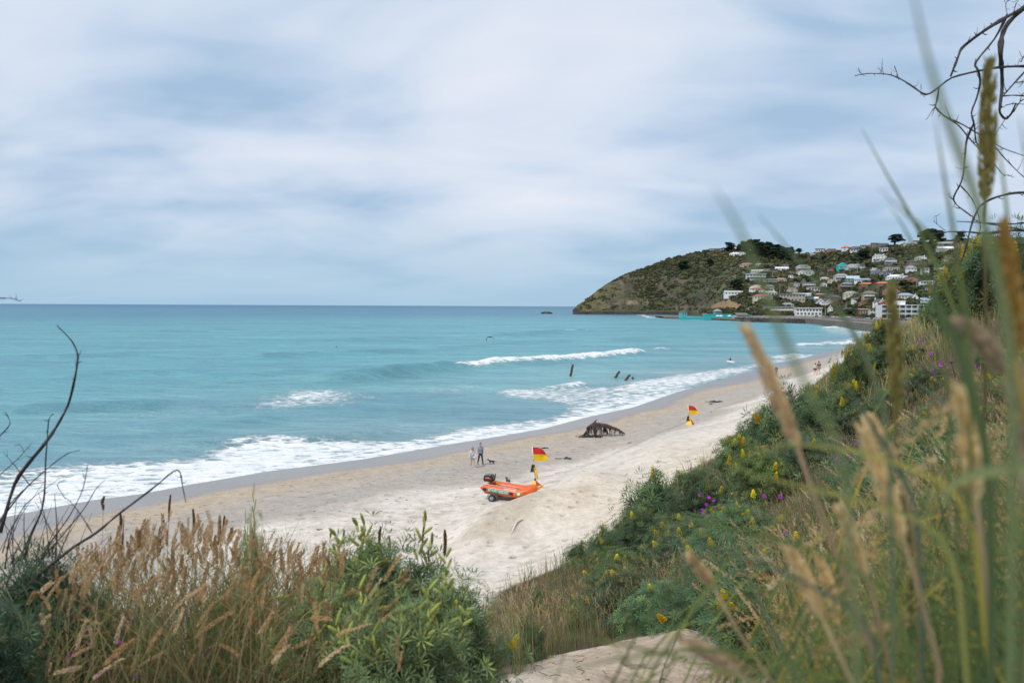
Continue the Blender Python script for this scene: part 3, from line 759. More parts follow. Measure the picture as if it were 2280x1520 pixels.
# paved esplanade and road
esp = sstep(1655, 1668, up) * sstep(1.05, 0.9, tq)
hc_ = mixc(hc_, mixc((0.17, 0.165, 0.16), (0.23, 0.22, 0.21), fbm(X * 0.05, Y * 0.05, 117)), esp)
lawn = sstep(1660, 1700, up) * sstep(1.3, 1.6, tq) * sstep(2.2, 1.9, tq)
hc_ = mixc(hc_, (0.10, 0.12, 0.05), lawn * 0.4)
hb = MB(); idx = np.arange(G.shape[0] * nc).reshape(-1, nc)
fq = np.stack([idx[:-1, :-1], idx[:-1, 1:], idx[1:, 1:], idx[1:, :-1]], -1).reshape(-1, 4)
hb.add(G.reshape(-1, 3), fq, hc_.reshape(-1, 3))
mhill, nt, b = newmat('hillside')
a = N(nt, 'ShaderNodeAttribute', attribute_name='Col'); geo = N(nt, 'ShaderNodeNewGeometry')
n1 = noise_node(nt, geo.outputs['Position'], 0.16, 7, 0.7)
mp_ = N(nt, 'ShaderNodeMapping'); mp_.inputs['Scale'].default_value = (0.5, 0.5, 0.12); L(nt, geo.outputs['Position'], mp_.inputs['Vector'])
n2 = noise_node(nt, mp_.outputs[0], 0.9, 6, 0.75)
r1 = ramp(nt, math_n(nt, 'ADD', math_n(nt, 'MULTIPLY', n1.outputs['Fac'], .6), math_n(nt, 'MULTIPLY', n2.outputs['Fac'], .4)), 0.36, 0.64, (0.42, 0.42, 0.44, 1), (1.5, 1.48, 1.42, 1))
L(nt, mix(nt, 1.0, a.outputs['Color'], r1.outputs[0], 'MULTIPLY'), b.inputs['Base Color'])
bp = N(nt, 'ShaderNodeBump'); bp.inputs['Strength'].default_value = 1.0; bp.inputs['Distance'].default_value = 4.0
L(nt, n1.outputs['Fac'], bp.inputs['Height']); L(nt, bp.outputs[0], b.inputs['Normal']); b.inputs['Roughness'].default_value = 0.95
hill = hb.build('hill', mhill, smooth=True); tag(hill, kind='structure')

# ---- simple far foliage: leaf-sized cards scattered through a crown volume
mfol = leaf_mat('far_foliage', 0.15, 0.7, 0.1)
mbark = M('bark', (0.10, 0.075, 0.055), 0.9, var=0.3, scale=3, bump=0.4)
def leaf_cloud(mb, centres, radii, n_each, size, cols, up_bias=0.25, flat=0.75):
    """cards spread through ellipsoidal clumps; darker inside and below"""
    for cpt, r, cl_ in zip(centres, radii, cols):
        d = rng.normal(size=(n_each, 3)); d /= np.linalg.norm(d, axis=1)[:, None]
        d[:, 2] = np.where(d[:, 2] < -0.3, -d[:, 2], d[:, 2])
        rad = (0.55 + 0.45 * rng.random((n_each, 1)) ** 0.5)
        p = np.array(cpt) + d * rad * np.array([r, r, r * flat])
        a = np.cross(d, rng.normal(size=(n_each, 3))); a /= np.linalg.norm(a, axis=1)[:, None] + 1e-9
        bb = np.cross(d, a) + d * rng.normal(size=(n_each, 1)) * 0.5
        s = size * (0.6 + 0.8 * rng.random((n_each, 1)))
        q = np.stack([p - a * s - bb * s * .6, p + a * s * .3 - bb * s, p + a * s + bb * s * .4, p - a * s * .2 + bb * s], 1)
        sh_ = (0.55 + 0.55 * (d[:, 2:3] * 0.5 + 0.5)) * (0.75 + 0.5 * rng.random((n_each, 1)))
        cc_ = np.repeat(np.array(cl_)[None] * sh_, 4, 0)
        mb.add(q.reshape(-1, 3), np.arange(n_each * 4).reshape(-1, 4), cc_)

def hill_tree_meshes(kind, seed):
    global rng
    keep_ = rng; rng = np.random.default_rng(seed)
    mb = MB(); tb = MB()
    if kind == 'pine':       # tall dark macrocarpa: layered uneven crown
        H_ = 14
        tb.tube([(0, 0, -2), (0.1, 0, H_ * .4), (0.2, 0.1, H_ * .9)], [0.55, 0.4, 0.08], 7)
        for k in range(6):
            t = rng.uniform(.3, .8); an = rng.uniform(0, 2 * PI)
            tb.tube([(0, 0, H_ * t), (math.cos(an) * 2, math.sin(an) * 2, H_ * t + .6), (math.cos(an) * 4, math.sin(an) * 4, H_ * t + 1.6)], [0.2, 0.12, 0.04], 5)
        cs, rs, co = [], [], []
        for k in range(16):
            t = 0.28 + 0.72 * (k + rng.random()) / 16; w = 4.6 * (1.08 - t) ** 0.6 * rng.uniform(.5, 1.1); an = rng.uniform(0, 2 * PI)
            cs.append((w * math.cos(an) * .8, w * math.sin(an) * .8, H_ * t)); rs.append(rng.uniform(1.4, 2.6)); co.append(np.array((0.022, 0.040, 0.024)) * rng.uniform(.8, 1.3))
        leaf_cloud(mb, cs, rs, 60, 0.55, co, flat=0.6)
    else:                    # round garden tree / shrub
        H_ = 6
        tb.tube([(0, 0, -2), (0.1, 0, 2), (0.2, 0, 4)], [0.3, 0.22, 0.1], 6)
        cs, rs, co = [], [], []
        base = np.array({'tree': (0.060, 0.082, 0.036), 'olive': (0.105, 0.115, 0.045), 'red': (0.09, 0.05, 0.045), 'dark': (0.035, 0.052, 0.028), 'yellow': (0.20, 0.20, 0.04)}[kind])
        for k in range(11):
            an = rng.uniform(0, 2 * PI); w = rng.uniform(0, 2.3)
            cs.append((w * math.cos(an), w * math.sin(an), rng.uniform(1.3, 4.6))); rs.append(rng.uniform(1.1, 2.0)); co.append(base * rng.uniform(.75, 1.3))
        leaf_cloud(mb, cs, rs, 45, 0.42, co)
    cr_ = mb.mesh('crown', mfol); tr_ = tb.mesh('trunk', mbark, True)
    rng = keep_
    return cr_, tr_
TREES = {k: [hill_tree_meshes(k, 50 + 7 * i + j) for j in range(3 if k in ('pine', 'tree', 'dark') else 1)] for i, k in enumerate(('pine', 'tree', 'olive', 'red', 'dark', 'yellow'))}
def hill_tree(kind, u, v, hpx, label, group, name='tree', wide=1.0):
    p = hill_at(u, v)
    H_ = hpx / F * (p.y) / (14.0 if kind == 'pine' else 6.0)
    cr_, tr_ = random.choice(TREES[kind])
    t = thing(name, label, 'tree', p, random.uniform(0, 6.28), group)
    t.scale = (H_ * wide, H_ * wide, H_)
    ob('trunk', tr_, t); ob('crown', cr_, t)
    return t

# ---- low scrub over the whole hillside (nobody could count it)
sc_ = MB(); n_ = 15000
tu = rng.uniform(1290, 2250, n_); tr_ = rng.uniform(0.9, 6.0, n_)
vv_ = np.array([np.interp(tu, HU, HV[:, k]) for k in range(7)]); dd_ = np.array([np.interp(tu, HU, HD[:, k]) for k in range(7)])
k_ = np.minimum(tr_.astype(int), 5); f_ = tr_ - k_; ar = np.arange(n_)
sv = vv_[k_, ar] * (1 - f_) + vv_[k_ + 1, ar] * f_; sdp = dd_[k_, ar] * (1 - f_) + dd_[k_ + 1, ar] * f_
okk = np.ones(n_, bool)
pc = sstep(1320, 1370, tu) * sstep(1650, 1580, tu) * sstep(606, 628, sv) * sstep(694, 684, sv)
cn_ = vnoise(tu * 0.06, sv * 0.12, 121)
okk &= ~((pc > 0.4) & (cn_ < 0.50) & (rng.random(n_) < .85))
okk &= ~((tu < 1400) & (vnoise(tu * 0.09, sv * 0.2, 123) < 0.6))
okk &= ~((sv > 690) & (tu < 1560))
okk &= ~(in_poly(np.stack([tu, sv], 1), [(1583, 686), (1592, 676), (1612, 671), (1622, 667), (1634, 672), (1652, 676), (1650, 686)]))
okk &= ~((tu > 1660) & (tr_ < 1.25))
pal = [(0.050, 0.062, 0.028), (0.078, 0.085, 0.038), (0.098, 0.096, 0.044), (0.060, 0.066, 0.034), (0.056, 0.074, 0.040), (0.118, 0.108, 0.055)]
for i in np.where(okk)[0]:
    p = at(tu[i], sv[i], sdp[i]); r = rng.uniform(1.0, 2.9) * (1.5 if tr_[i] > 5.3 else 1.0) * (1.25 if 1480 < tu[i] < 1760 else 1.0) * (0.6 if tu[i] < 1420 else 1)
    base = np.array(pal[int(vnoise(tu[i] * 0.03, sv[i] * 0.06, 125) * 7) % 6]) * rng.uniform(.65, 1.25)
    m_ = 16
    d = rng.normal(size=(m_, 3)); d /= np.linalg.norm(d, axis=1)[:, None]; d[:, 2] = np.abs(d[:, 2])
    q0 = np.array(p) + d * np.array([r, r, r * .75]) * (0.6 + .4 * rng.random((m_, 1)))
    a_ = np.cross(d, rng.normal(size=(m_, 3))); a_ /= np.linalg.norm(a_, axis=1)[:, None] + 1e-9; b_ = np.cross(d, a_)
    s = r * 0.42 * (0.6 + 0.8 * rng.random((m_, 1)))
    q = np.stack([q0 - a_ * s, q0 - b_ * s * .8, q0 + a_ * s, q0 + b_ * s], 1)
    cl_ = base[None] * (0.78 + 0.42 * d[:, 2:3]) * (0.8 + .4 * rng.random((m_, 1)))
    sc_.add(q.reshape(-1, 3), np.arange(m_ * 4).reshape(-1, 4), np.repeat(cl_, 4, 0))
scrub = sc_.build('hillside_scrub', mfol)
tag(scrub, 'low dark green scrub covering the headland and the gaps between the houses', 'scrub', kind='stuff')

# ---- trees one can tell apart
for u, v, h, lab, w in [
    (1624, 559, 17, 'spreading dark tree alone on the headland ridge, beside the pine wood', 1.3),
    (1524, 600, 17, 'dark pine standing alone on the green seaward face of the headland', 1.2),
    (1517, 599, 12, 'smaller dark pine touching the lone one on the seaward face', 1.1),
    (1580, 592, 13, 'dark round conifer halfway between the lone pine and the white villa', 1.2),
    (1639, 650, 25, 'dark pine behind the long white bungalow at the end of the houses', 1.0),
    (1761, 570, 17, 'pointed conifer at the lower end of the ridge wood', 0.7),
    (1780, 563, 9, 'low dark tree on the saddle of the ridge, just past the wood', 1.6),
    (1992, 545, 20, 'flat-topped dark tree on the skyline beside the cream house', 1.5),
    (1924, 579, 20, 'dark evergreen above the turquoise house', 1.5),
    (2072, 541, 27, 'massive dark macrocarpa tree on the skyline above the white long house', 1.3),
    (2055, 541, 23, 'dark macrocarpa at the seaward end of the skyline clump', 1.1),
    (2092, 541, 24, 'dark macrocarpa at the inland end of the skyline clump', 1.1),
    (2140, 539, 20, 'lighter pine on the skyline seen through the dead branches', 1.0),
]:
    hill_tree('pine', u, v + 1, h * 1.15, lab, None, 'pine_tree', w * 1.9)
for u, v, h in [(1655, 560, 20), (1668, 562, 25), (1680, 563, 27), (1690, 565, 24), (1701, 566, 21), (1712, 568, 24), (1722, 569, 22), (1733, 571, 24), (1743, 573, 21), (1752, 576, 22),
                (1676, 571, 22), (1697, 574, 22), (1718, 577, 22), (1740, 580, 20), (1757, 584, 18), (1664, 566, 18), (1645, 560, 13), (1707, 570, 27), (1729, 576, 22)]:
    hill_tree('pine', u, v, h * 1.05, 'dark pine crowded into the wood on the headland ridge', 'pines in the ridge wood', 'pine_tree', 1.9)
HOUSES = []
# ---- houses
def paint(name, c, **k): return M('paint_' + name, c, 0.7, var=0.10, scale=0.6, **k)
WALLC = dict(white=(0.78, 0.79, 0.80), cream=(0.66, 0.60, 0.46), pink=(0.58, 0.35, 0.32), grey=(0.42, 0.43, 0.44), dark=(0.07, 0.08, 0.09), aqua=(0.40, 0.58, 0.60), ochre=(0.52, 0.38, 0.14),
             brick=(0.27, 0.115, 0.075), red=(0.20, 0.045, 0.045), tan=(0.45, 0.38, 0.29), stone=(0.46, 0.41, 0.33), yellow=(0.60, 0.45, 0.12), turq=(0.03, 0.50, 0.50), slate=(0.17, 0.22, 0.27), teal=(0.16, 0.28, 0.30),
             brown=(0.20, 0.13, 0.09), olive=(0.30, 0.31, 0.25), orange=(0.45, 0.14, 0.06), mauve=(0.55, 0.52, 0.55))
ROOFC = dict(white=(0.72, 0.74, 0.76), grey=(0.30, 0.32, 0.33), dark=(0.085, 0.095, 0.11), pgreen=(0.42, 0.47, 0.44), blue=(0.28, 0.37, 0.45), pblue=(0.45, 0.55, 0.62), tile=(0.40, 0.15, 0.10), orange=(0.55, 0.19, 0.07), red=(0.19, 0.045, 0.04),
             pink=(0.45, 0.20, 0.19), brown=(0.18, 0.15, 0.125), turq=(0.03, 0.50, 0.50), olive=(0.17, 0.18, 0.14))
WM = {k: paint('wall_' + k, v) for k, v in WALLC.items()}
RM = {k: M('roof_' + k, v, 0.55, var=0.16, scale=1.2) for k, v in ROOFC.items()}
mglass = M('window_glass', (0.035, 0.05, 0.06), 0.12, var=0.3, scale=0.7, spec=0.8)
mframe = M('window_frame', (0.70, 0.71, 0.71), 0.5, var=0.05)
mchim = M('chimney_stone', (0.50, 0.46, 0.42), 0.9, var=0.2, scale=2)
wnb = MB(); wnb.box((0, 0, 0), (1, 0.10, 1), mi=0)
for s_ in (-1, 1):
    wnb.box((s_ * 0.5, -0.02, 0), (0.10, 0.16, 1.1), mi=1); wnb.box((0, -0.03, s_ * 0.5), (0.9, 0.14, 0.10), mi=1)
wnb.box((0, -0.03, 0), (0.05, 0.13, 0.9), mi=1)
WIN = wnb.mesh('window', [mglass, mframe])
def roof_gable(mb, x0, x1, y0, y1, z, h, o=0.5, th=0.18, along='x'):
    if along == 'x':
        ym = (y0 + y1) / 2
        for (ya, za, yb, zb) in ((y0 - o, z - o * h / (ym - y0), ym, z + h), (ym, z + h, y1 + o, z - o * h / (ym - y0))):
            V = [(x0 - o, ya, za), (x1 + o, ya, za), (x1 + o, yb, zb), (x0 - o, yb, zb)]; V += [(a, b_, c_ + th) for a, b_, c_ in V]
            mb.add(V, [(0, 3, 2, 1), (4, 5, 6, 7), (0, 1, 5, 4), (1, 2, 6, 5), (2, 3, 7, 6), (3, 0, 4, 7)])
    else:
        xm = (x0 + x1) / 2
        for (xa, za, xb, zb) in ((x0 - o, z - o * h / (xm - x0), xm, z + h), (xm, z + h, x1 + o, z - o * h / (xm - x0))):
            V = [(xa, y0 - o, za), (xb, y0 - o, zb), (xb, y1 + o, zb), (xa, y1 + o, za)]; V += [(a, b_, c_ + th) for a, b_, c_ in V]
            mb.add(V, [(0, 3, 2, 1), (4, 5, 6, 7), (0, 1, 5, 4), (1, 2, 6, 5), (2, 3, 7, 6), (3, 0, 4, 7)])
def roof_hip(mb, x0, x1, y0, y1, z, h, o=0.5):
    x0 -= o; x1 += o; y0 -= o; y1 += o; ins = min((y1 - y0) / 2, (x1 - x0) / 2 - 0.05); ym = (y0 + y1) / 2
    V = [(x0, y0, z), (x1, y0, z), (x1, y1, z), (x0, y1, z), (x0 + ins, ym, z + h), (x1 - ins, ym, z + h), (x0, y0, z - .2), (x1, y0, z - .2), (x1, y1, z - .2), (x0, y1, z - .2)]
    mb.add(V, [(0, 1, 5, 4), (1, 2, 5), (2, 3, 4, 5), (3, 0, 4), (6, 7, 1, 0), (7, 8, 2, 1), (8, 9, 3, 2), (9, 6, 0, 3), (9, 8, 7, 6)])
mroad_light = None
def house(u0, u1, vt, vb, style, wall, roof, nst, nw, label, extra='', name='house', cat='house', yaw=None):
    """a house whose front foot stands on the hillside where the photo shows it"""
    um = (u0 + u1) / 2
    p = hill_at(um, vb); d = p.y
    k = d / F; w = (u1 - u0) * k; h = (vb - vt) * k
    toc = math.atan2(p.x, p.y)
    yw = (random.uniform(-0.28, 0.28) if yaw is None else yaw) - toc * 0.6
    cw_ = math.cos(yw)
    dep_ = min(max(w * 0.55, 5.0), 11.0)
    w = max(w * 1.06 - abs(math.sin(yw)) * dep_ * 0.6, w * 0.75)
    t = thing(name, label, cat, p, yw)
    wm, rm = WM[wall], RM[roof]
    x0, x1, y0, y1 = -w / 2, w / 2, 0.0, dep_
    rh = {'flat': 0.10, 'hip': 0.36, 'gable': 0.40, 'gablef': 0.46, 'twin': 0.46, 'aframe': 0.97, 'villa': 0.42, 'mono': 0.18, 'tier': 0.1, 'block': 0.06}[style] * h
    wh = h - rh
    wb_, rb = MB(), MB()
    wb_.box((0, dep_ / 2, (wh - 5) / 2), (w, dep_, wh + 5))
    wins = []
    sth = wh / nst
    if style == 'flat' or style == 'block':
        rb.box((0, dep_ / 2 - 0.3, wh + rh / 2), (w + 0.9, dep_ + 1.2, max(rh, 0.25)))
    elif style == 'mono':
        V = [(x0 - .5, -.8, wh + rh), (x1 + .5, -.8, wh + rh), (x1 + .5, y1 + .5, wh + .1), (x0 - .5, y1 + .5, wh + .1)]; V += [(a, b_, c_ + .22) for a, b_, c_ in V]
        rb.add(V, [(0, 3, 2, 1), (4, 5, 6, 7), (0, 1, 5, 4), (1, 2, 6, 5), (2, 3, 7, 6), (3, 0, 4, 7)])
        wb_.prism([(x0, wh), (x1, wh), (x1, wh + rh), (x0, wh + rh)], 0.003, 0.5)
    elif style == 'hip': roof_hip(rb, x0, x1, y0, y1, wh, rh)
    elif style == 'gable':
        roof_gable(rb, x0, x1, y0, y1, wh, rh)
        for xa, xb in ((x0, x0 + .2), (x1 - .2, x1)):
            V = [(xa, y0, wh), (xa, y1, wh), (xa, (y0 + y1) / 2, wh + rh - .05), (xb, y0, wh), (xb, y1, wh), (xb, (y0 + y1) / 2, wh + rh - .05)]
            wb_.add(V, [(0, 2, 1), (3, 4, 5), (0, 3, 5, 2), (1, 2, 5, 4)])
    elif style in ('gablef', 'aframe'):
        roof_gable(rb, x0, x1, y0, y1, wh, rh, 0.4, along='y')
        wb_.prism([(x0, wh), (x1, wh), (0, wh + rh - .05)], 0.0, 0.25)
        wins.append((0, wh + rh * .32, min(w * .3, 1.6), min(rh * .3, 1.4)))
    elif style in ('twin', 'villa'):
        roof_hip(rb, x0, x1, y0 + .4, y1, wh, rh * .95)
        gl = ((-w * .25, w * .22), (w * .25, w * .22)) if style == 'twin' else ((w * .2, w * .2),)
        for gx_, gw in gl:
            wb_.box((gx_, -0.6, (wh - 5) / 2), (gw * 2 - .02, 1.2, wh + 5 - .02))
            roof_gable(rb, gx_ - gw, gx_ + gw, -1.2, dep_ * .5, wh + .03, rh * .9, 0.3, along='y')
            wb_.prism([(gx_ - gw, wh - .02), (gx_ + gw, wh - .02), (gx_, wh + rh * .86)], -1.2, -0.9)
            wins.append((gx_, wh + rh * .22, gw * .6, rh * .3, -1.2))
    elif style == 'tier':
        for i in range(nst):
            rb.box((0.06 * w * i, 0.3 * i * dep_ / nst + .2, sth * (i + 1)), (w * (1 - .12 * i) + 1, dep_ * .7, 0.35))
        rb.box((0.1 * w, dep_ * .55, wh + rh), (w * .6, dep_ * .6, 0.35))
        wb_.box((0.1 * w, dep_ * .55, wh + rh / 2), (w * .55, dep_ * .5, rh))
    for s in range(nst):
        zc_ = sth * (s + 0.56)
        n = nw if s or nst == 1 else max(2, nw - 1)
        for i in range(n):
            xx = x0 + w * (i + .5) / n
            yy = 0.0
            if style in ('twin', 'villa'):
                for gx_, gw in gl:
                    if abs(xx - gx_) < gw: yy = -1.2
            ww_ = w / n * (0.62 if 'big' in extra else random.uniform(0.38, 0.6))
            wins.append((xx, zc_, ww_, sth * (0.62 if 'big' in extra else 0.46), yy))
    wo = wb_.build('wall', wm, t)
    ro = rb.build('roof', rm, t)
    for q in wins:
        o = ob('window', WIN, t); o.location = (q[0], (q[4] if len(q) > 4 else 0.0) - 0.04, q[1]); o.scale = (max(q[2], .4), 1, max(q[3], .4))
    if 'ch' in extra:
        for xx in ((-.3, .3) if 'ch2' in extra else (random.choice((-.28, .3)),)):
            cb = MB(); cb.box((0, 0, 0), (0.9, 0.9, 2.6)); cb.box((0, 0, 1.38), (1.1, 1.1, 0.22))
            o = cb.build('chimney', mchim if wall not in ('white',) else WM['white'], ro); o.location = (xx * w, dep_ * .5, wh + rh * .75)
    if 'bal' in extra:
        bb = MB(); bb.box((0, -0.9, sth * (nst - 1) - .1), (w * .9, 1.7, 0.2)); bb.box((0, -1.72, sth * (nst - 1) + .5), (w * .9, .06, .9))
        bb.build('balcony', mframe, t)
    return t

H = house
H(1624, 1660, 561, 569, 'villa', 'white', 'white', 1, 7, 'long white villa alone below the pine wood on the headland', 'ch')
H(1578, 1609, 553, 559, 'flat', 'grey', 'grey', 1, 6, 'long grey house on the bare grass at the top of the headland')
H(1649, 1678, 585, 593.5, 'hip', 'pink', 'pink', 1, 5, 'pink house, seaward one of the upper row of houses')
H(1684, 1699, 586, 591.5, 'hip', 'white', 'pgreen', 1, 3, 'small white cottage with pale green roof beside the pink house')
H(1675, 1700, 600, 607.5, 'gable', 'white', 'white', 1, 5, 'white gabled bungalow above the aqua glass house')
H(1701, 1713, 599, 606, 'flat', 'cream', 'white', 1, 3, 'small cream flat-roofed annexe next to the dark glass house')
H(1713, 1732, 600, 607.5, 'flat', 'dark', 'dark', 1, 4, 'black flat-roofed house with big glass front', 'big')
H(1728, 1755, 594, 602, 'gable', 'white', 'white', 1, 5, 'low white house in front of the dark red one')
H(1739, 1757, 587.5, 595, 'hip', 'red', 'dark', 1, 3, 'dark red house with slate roof above a low white house')
H(1774, 1804, 589, 601, 'villa', 'ochre', 'blue', 2, 4, 'ochre yellow house with blue-grey roofs and balconies', 'bal')
H(1779, 1812, 600.5, 612, 'twin', 'white', 'slate' if 'slate' in ROOFC else 'blue', 1, 5, 'white house with blue-grey gables just below the ochre one')
H(1662.5, 1704, 609, 622.5, 'flat', 'aqua', 'pblue', 2, 6, 'big pale aqua modern house with glass upper storey', 'big bal')
H(1679, 1701, 617, 627, 'flat', 'dark', 'grey', 1, 4, 'dark glazed house tucked under the aqua one', 'big')
H(1755, 1766, 612, 618.5, 'mono', 'white', 'blue', 1, 2, 'tiny white house with blue roof among dark trees')
H(1699, 1731, 621, 632.5, 'tier', 'olive', 'pgreen', 2, 5, 'stepped grey-green house with pale flat roofs')
H(1728, 1751, 618.5, 627, 'hip', 'tan', 'pink', 1, 4, 'cream house with faded pink roof, inland of the stepped one')
H(1674, 1700, 639, 648.5, 'hip', 'white', 'orange', 1, 4, 'white house with bright orange roof in front of the white marquee roof', 'ch')
H(1689, 1706, 643, 650.5, 'gablef', 'white', 'dark', 1, 2, 'small dark-roofed house with white gable beside the orange roof')
H(1701, 1724, 633.5, 645, 'hip', 'olive', 'olive', 2, 4, 'olive brown two-storey house with long mossy roof')
H(1615.5, 1668, 647, 656, 'gable', 'white', 'pgreen', 1, 8, 'long white bungalow with grey-green roof at the seaward end above the yellow cutting', yaw=0.05)
H(1680, 1719, 654.5, 667, 'hip', 'cream', 'tile', 1, 6, 'cream bungalow with wide red tile roof above a retaining wall', yaw=0.05)
H(1705, 1730, 647, 658.5, 'hip', 'white', 'pgreen', 1, 4, 'white cottage with pale green roof and tall chimney', 'ch')
H(1751, 1776, 639, 654, 'twin', 'stone', 'brown', 1, 4, 'stone house with two pointed gables and chimneys', 'ch2')
H(1738, 1791, 654, 671.5, 'block', 'tan', 'grey', 2, 8, 'large cream flat-roofed modern mansion with tall windows', 'big', yaw=0.0)
H(1775, 1805, 652.5, 660, 'gable', 'white', 'pblue', 1, 5, 'low white house with pale blue roof behind the cream mansion')
H(1793, 1811, 659, 666, 'flat', 'slate', 'blue', 1, 4, 'small blue-grey house at the inland end of the cream mansion')
H(1810.5, 1841.5, 653, 660, 'hip', 'brick', 'pink', 1, 5, 'low bungalow with pink roof and red walls')
H(1787.5, 1816, 628.5, 639.5, 'flat', 'tan', 'blue', 2, 5, 'tan two-storey house with blue-grey flat roof', 'bal')
H(1801, 1825, 639, 648.5, 'flat', 'white', 'white', 1, 4, 'white box house with large windows below the tan two-storey', 'big')
H(1826, 1846, 616.5, 624.5, 'hip', 'white', 'pgreen', 1, 3, 'small pale green roofed house seen behind the long grass blade')
H(1845, 1860, 620, 629.5, 'gablef', 'cream', 'tile', 1, 2, 'cream gabled cottage with dull red roof')
H(1827, 1841, 628, 637, 'gablef', 'white', 'brown', 1, 2, 'white gabled cottage under the cream gabled one')
H(1842, 1860, 594.5, 604.5, 'gablef', 'red', 'blue', 1, 3, 'dark red gabled house alone in bush below the turquoise house')
H(1705, 1767, 682, 698, 'flat', 'ochre', 'blue', 2, 9, 'long yellow two-storey motel with dark doors above the yellow bank', 'bal', yaw=0.04)
H(1739, 1767, 674, 683, 'hip', 'cream', 'grey', 1, 5, 'cream hip-roofed house with sunroom behind the motel')
H(1774, 1828, 685, 702.5, 'flat', 'white', 'white', 2, 8, 'long white two-storey apartment house by the seafront road', 'big', yaw=0.06)
H(1668, 1678, 684, 690.5, 'flat', 'grey', 'grey', 1, 1, 'little grey concrete hut on the path above the pool')
H(1818, 1854, 663, 681, 'twin', 'white', 'dark', 2, 4, 'mock timbered house with steep dark gables and white walls', 'ch2')
H(1842, 1855, 678, 696, 'gablef', 'white', 'dark', 2, 2, 'narrow tall white house with steep gable beside the road')
H(1846, 1873, 656, 673.5, 'hip', 'brick', 'dark', 2, 3, 'red brick house with dark hip roof and chimney', 'ch')
H(1807, 1822, 661, 668.5, 'gable', 'white', 'white', 1, 2, 'small white gabled garage below the pink roof')
H(1767, 1781, 630, 638.5, 'mono', 'grey', 'pblue', 1, 2, 'small grey house with pale sloping roof beside the tan two-storey')
H(1840, 1863, 553, 562, 'twin', 'brick', 'dark', 1, 4, 'red brick house with dormers on the skyline')
H(1817, 1837, 553, 561.5, 'flat', 'white', 'grey', 1, 4, 'white box house first on the skyline past the wood', 'big')
H(1803, 1822, 564, 570.5, 'villa', 'red', 'grey', 1, 3, 'low grey house with red gable just under the skyline')
H(1877, 1893, 547, 558, 'hip', 'white', 'orange', 2, 2, 'white house with orange roof on the skyline', 'ch')
H(1894, 1917, 548, 554, 'hip', 'tan', 'dark', 1, 4, 'low dark-roofed house on the skyline beside the orange roof')
H(1894.5, 1917, 553.7, 561.5, 'flat', 'white', 'dark', 1, 4, 'white and black modern house under the skyline', 'big')
H(1920, 1942, 545, 551.5, 'gable', 'tan', 'dark', 1, 4, 'long tan house with dark roof on the skyline')
H(1942, 1957, 540.6, 552, 'block', 'brown', 'grey', 2, 3, 'brown modern tower house on the skyline', 'big')
H(1957, 1978, 541, 550, 'gable', 'slate', 'dark', 1, 4, 'wide dark slate house on the skyline beside the flat-topped tree')
H(1957.6, 1977, 552, 560.5, 'flat', 'white', 'white', 1, 3, 'white house with wide picture windows above the white mansion', 'big')
H(1943, 1974, 565, 581, 'villa', 'white', 'grey', 2, 5, 'white hillside mansion with chimneys and stepped wings', 'ch2 bal')
H(1970, 1997, 572.6, 588.5, 'villa', 'slate', 'dark', 3, 4, 'dark blue three-storey glass house against the white mansion', 'big bal')
H(1868, 1890, 585, 599, 'gablef', 'turq', 'turq', 1, 2, 'house wrapped in bright turquoise sheeting on the hillside', yaw=0.25)
H(1888, 1919, 587, 599.5, 'villa', 'mauve', 'grey', 2, 5, 'grey and white house with wide eaves beside the turquoise one', 'bal')
H(1917, 1938, 590, 596.5, 'flat', 'mauve', 'grey', 1, 3, 'long low grey garage wing inland of the grey and white house')
H(1860, 1890, 609, 622, 'hip', 'mauve', 'grey', 2, 5, 'pale grey two-storey house below the dark red gabled one', 'bal')
H(1886, 1914, 614, 627, 'gable', 'teal', 'pblue', 1, 3, 'blue-green weatherboard house with pale blue roof')
H(1903, 1939.5, 619.5, 627.5, 'gable', 'white', 'blue', 1, 8, 'long white house with many windows beside the blue-green one')
H(1939.5, 1958, 596, 610, 'villa', 'slate', 'grey', 2, 3, 'slate blue two-storey house', 'ch')
H(1971, 2002, 593.4, 604, 'mono', 'tan', 'pblue', 1, 6, 'long house with sky-blue roof and glazed front', 'big')
H(1957, 1971, 604, 614, 'mono', 'slate', 'white', 1, 2, 'garage with white sloping roof, seaward one of a pair')
H(1972, 1989, 604.5, 612.5, 'mono', 'slate', 'white', 1, 2, 'garage with white sloping roof, inland one of a pair')
H(1976, 2020, 610.5, 622, 'villa', 'white', 'white', 1, 8, 'long white villa with chimneys above the red and dark house', 'ch2')
H(2021, 2041, 591, 607, 'hip', 'white', 'grey', 2, 3, 'square white two-storey house with grey hip roof')
H(2013, 2023, 592, 599, 'gable', 'brown', 'dark', 1, 2, 'small brown shed beside the square white house')
H(2052, 2068, 597, 611.5, 'block', 'white', 'white', 2, 2, 'white cube house with corner windows', 'big')
H(2087, 2114, 603, 620.5, 'twin', 'yellow', 'brown', 2, 2, 'bright yellow house with two gables', 'ch')
H(2085, 2107, 595.5, 603, 'villa', 'grey', 'pgreen', 1, 3, 'grey house with pale roof behind the yellow one')
H(2009, 2045, 617, 630, 'twin', 'orange', 'dark', 2, 5, 'orange-red house with dark roof and wide windows')
H(1919, 1947, 628.7, 638, 'hip', 'brick', 'orange', 1, 4, 'brick bungalow with orange roof, seaward of two alike')
H(1955, 1981, 627, 637, 'hip', 'brick', 'orange', 1, 4, 'brick bungalow with orange roof, inland of two alike')
H(1872, 1901, 630, 644, 'tier', 'brown', 'white', 2, 4, 'brown house with stacked white roof edges', 'big')
H(1964, 2005, 639.7, 656, 'twin', 'brick', 'red', 2, 4, 'brick house with cream twin gables and dark red roof')
H(1881, 1910, 647.6, 661, 'villa', 'cream', 'grey', 2, 4, 'cream and brick house with grey roof')
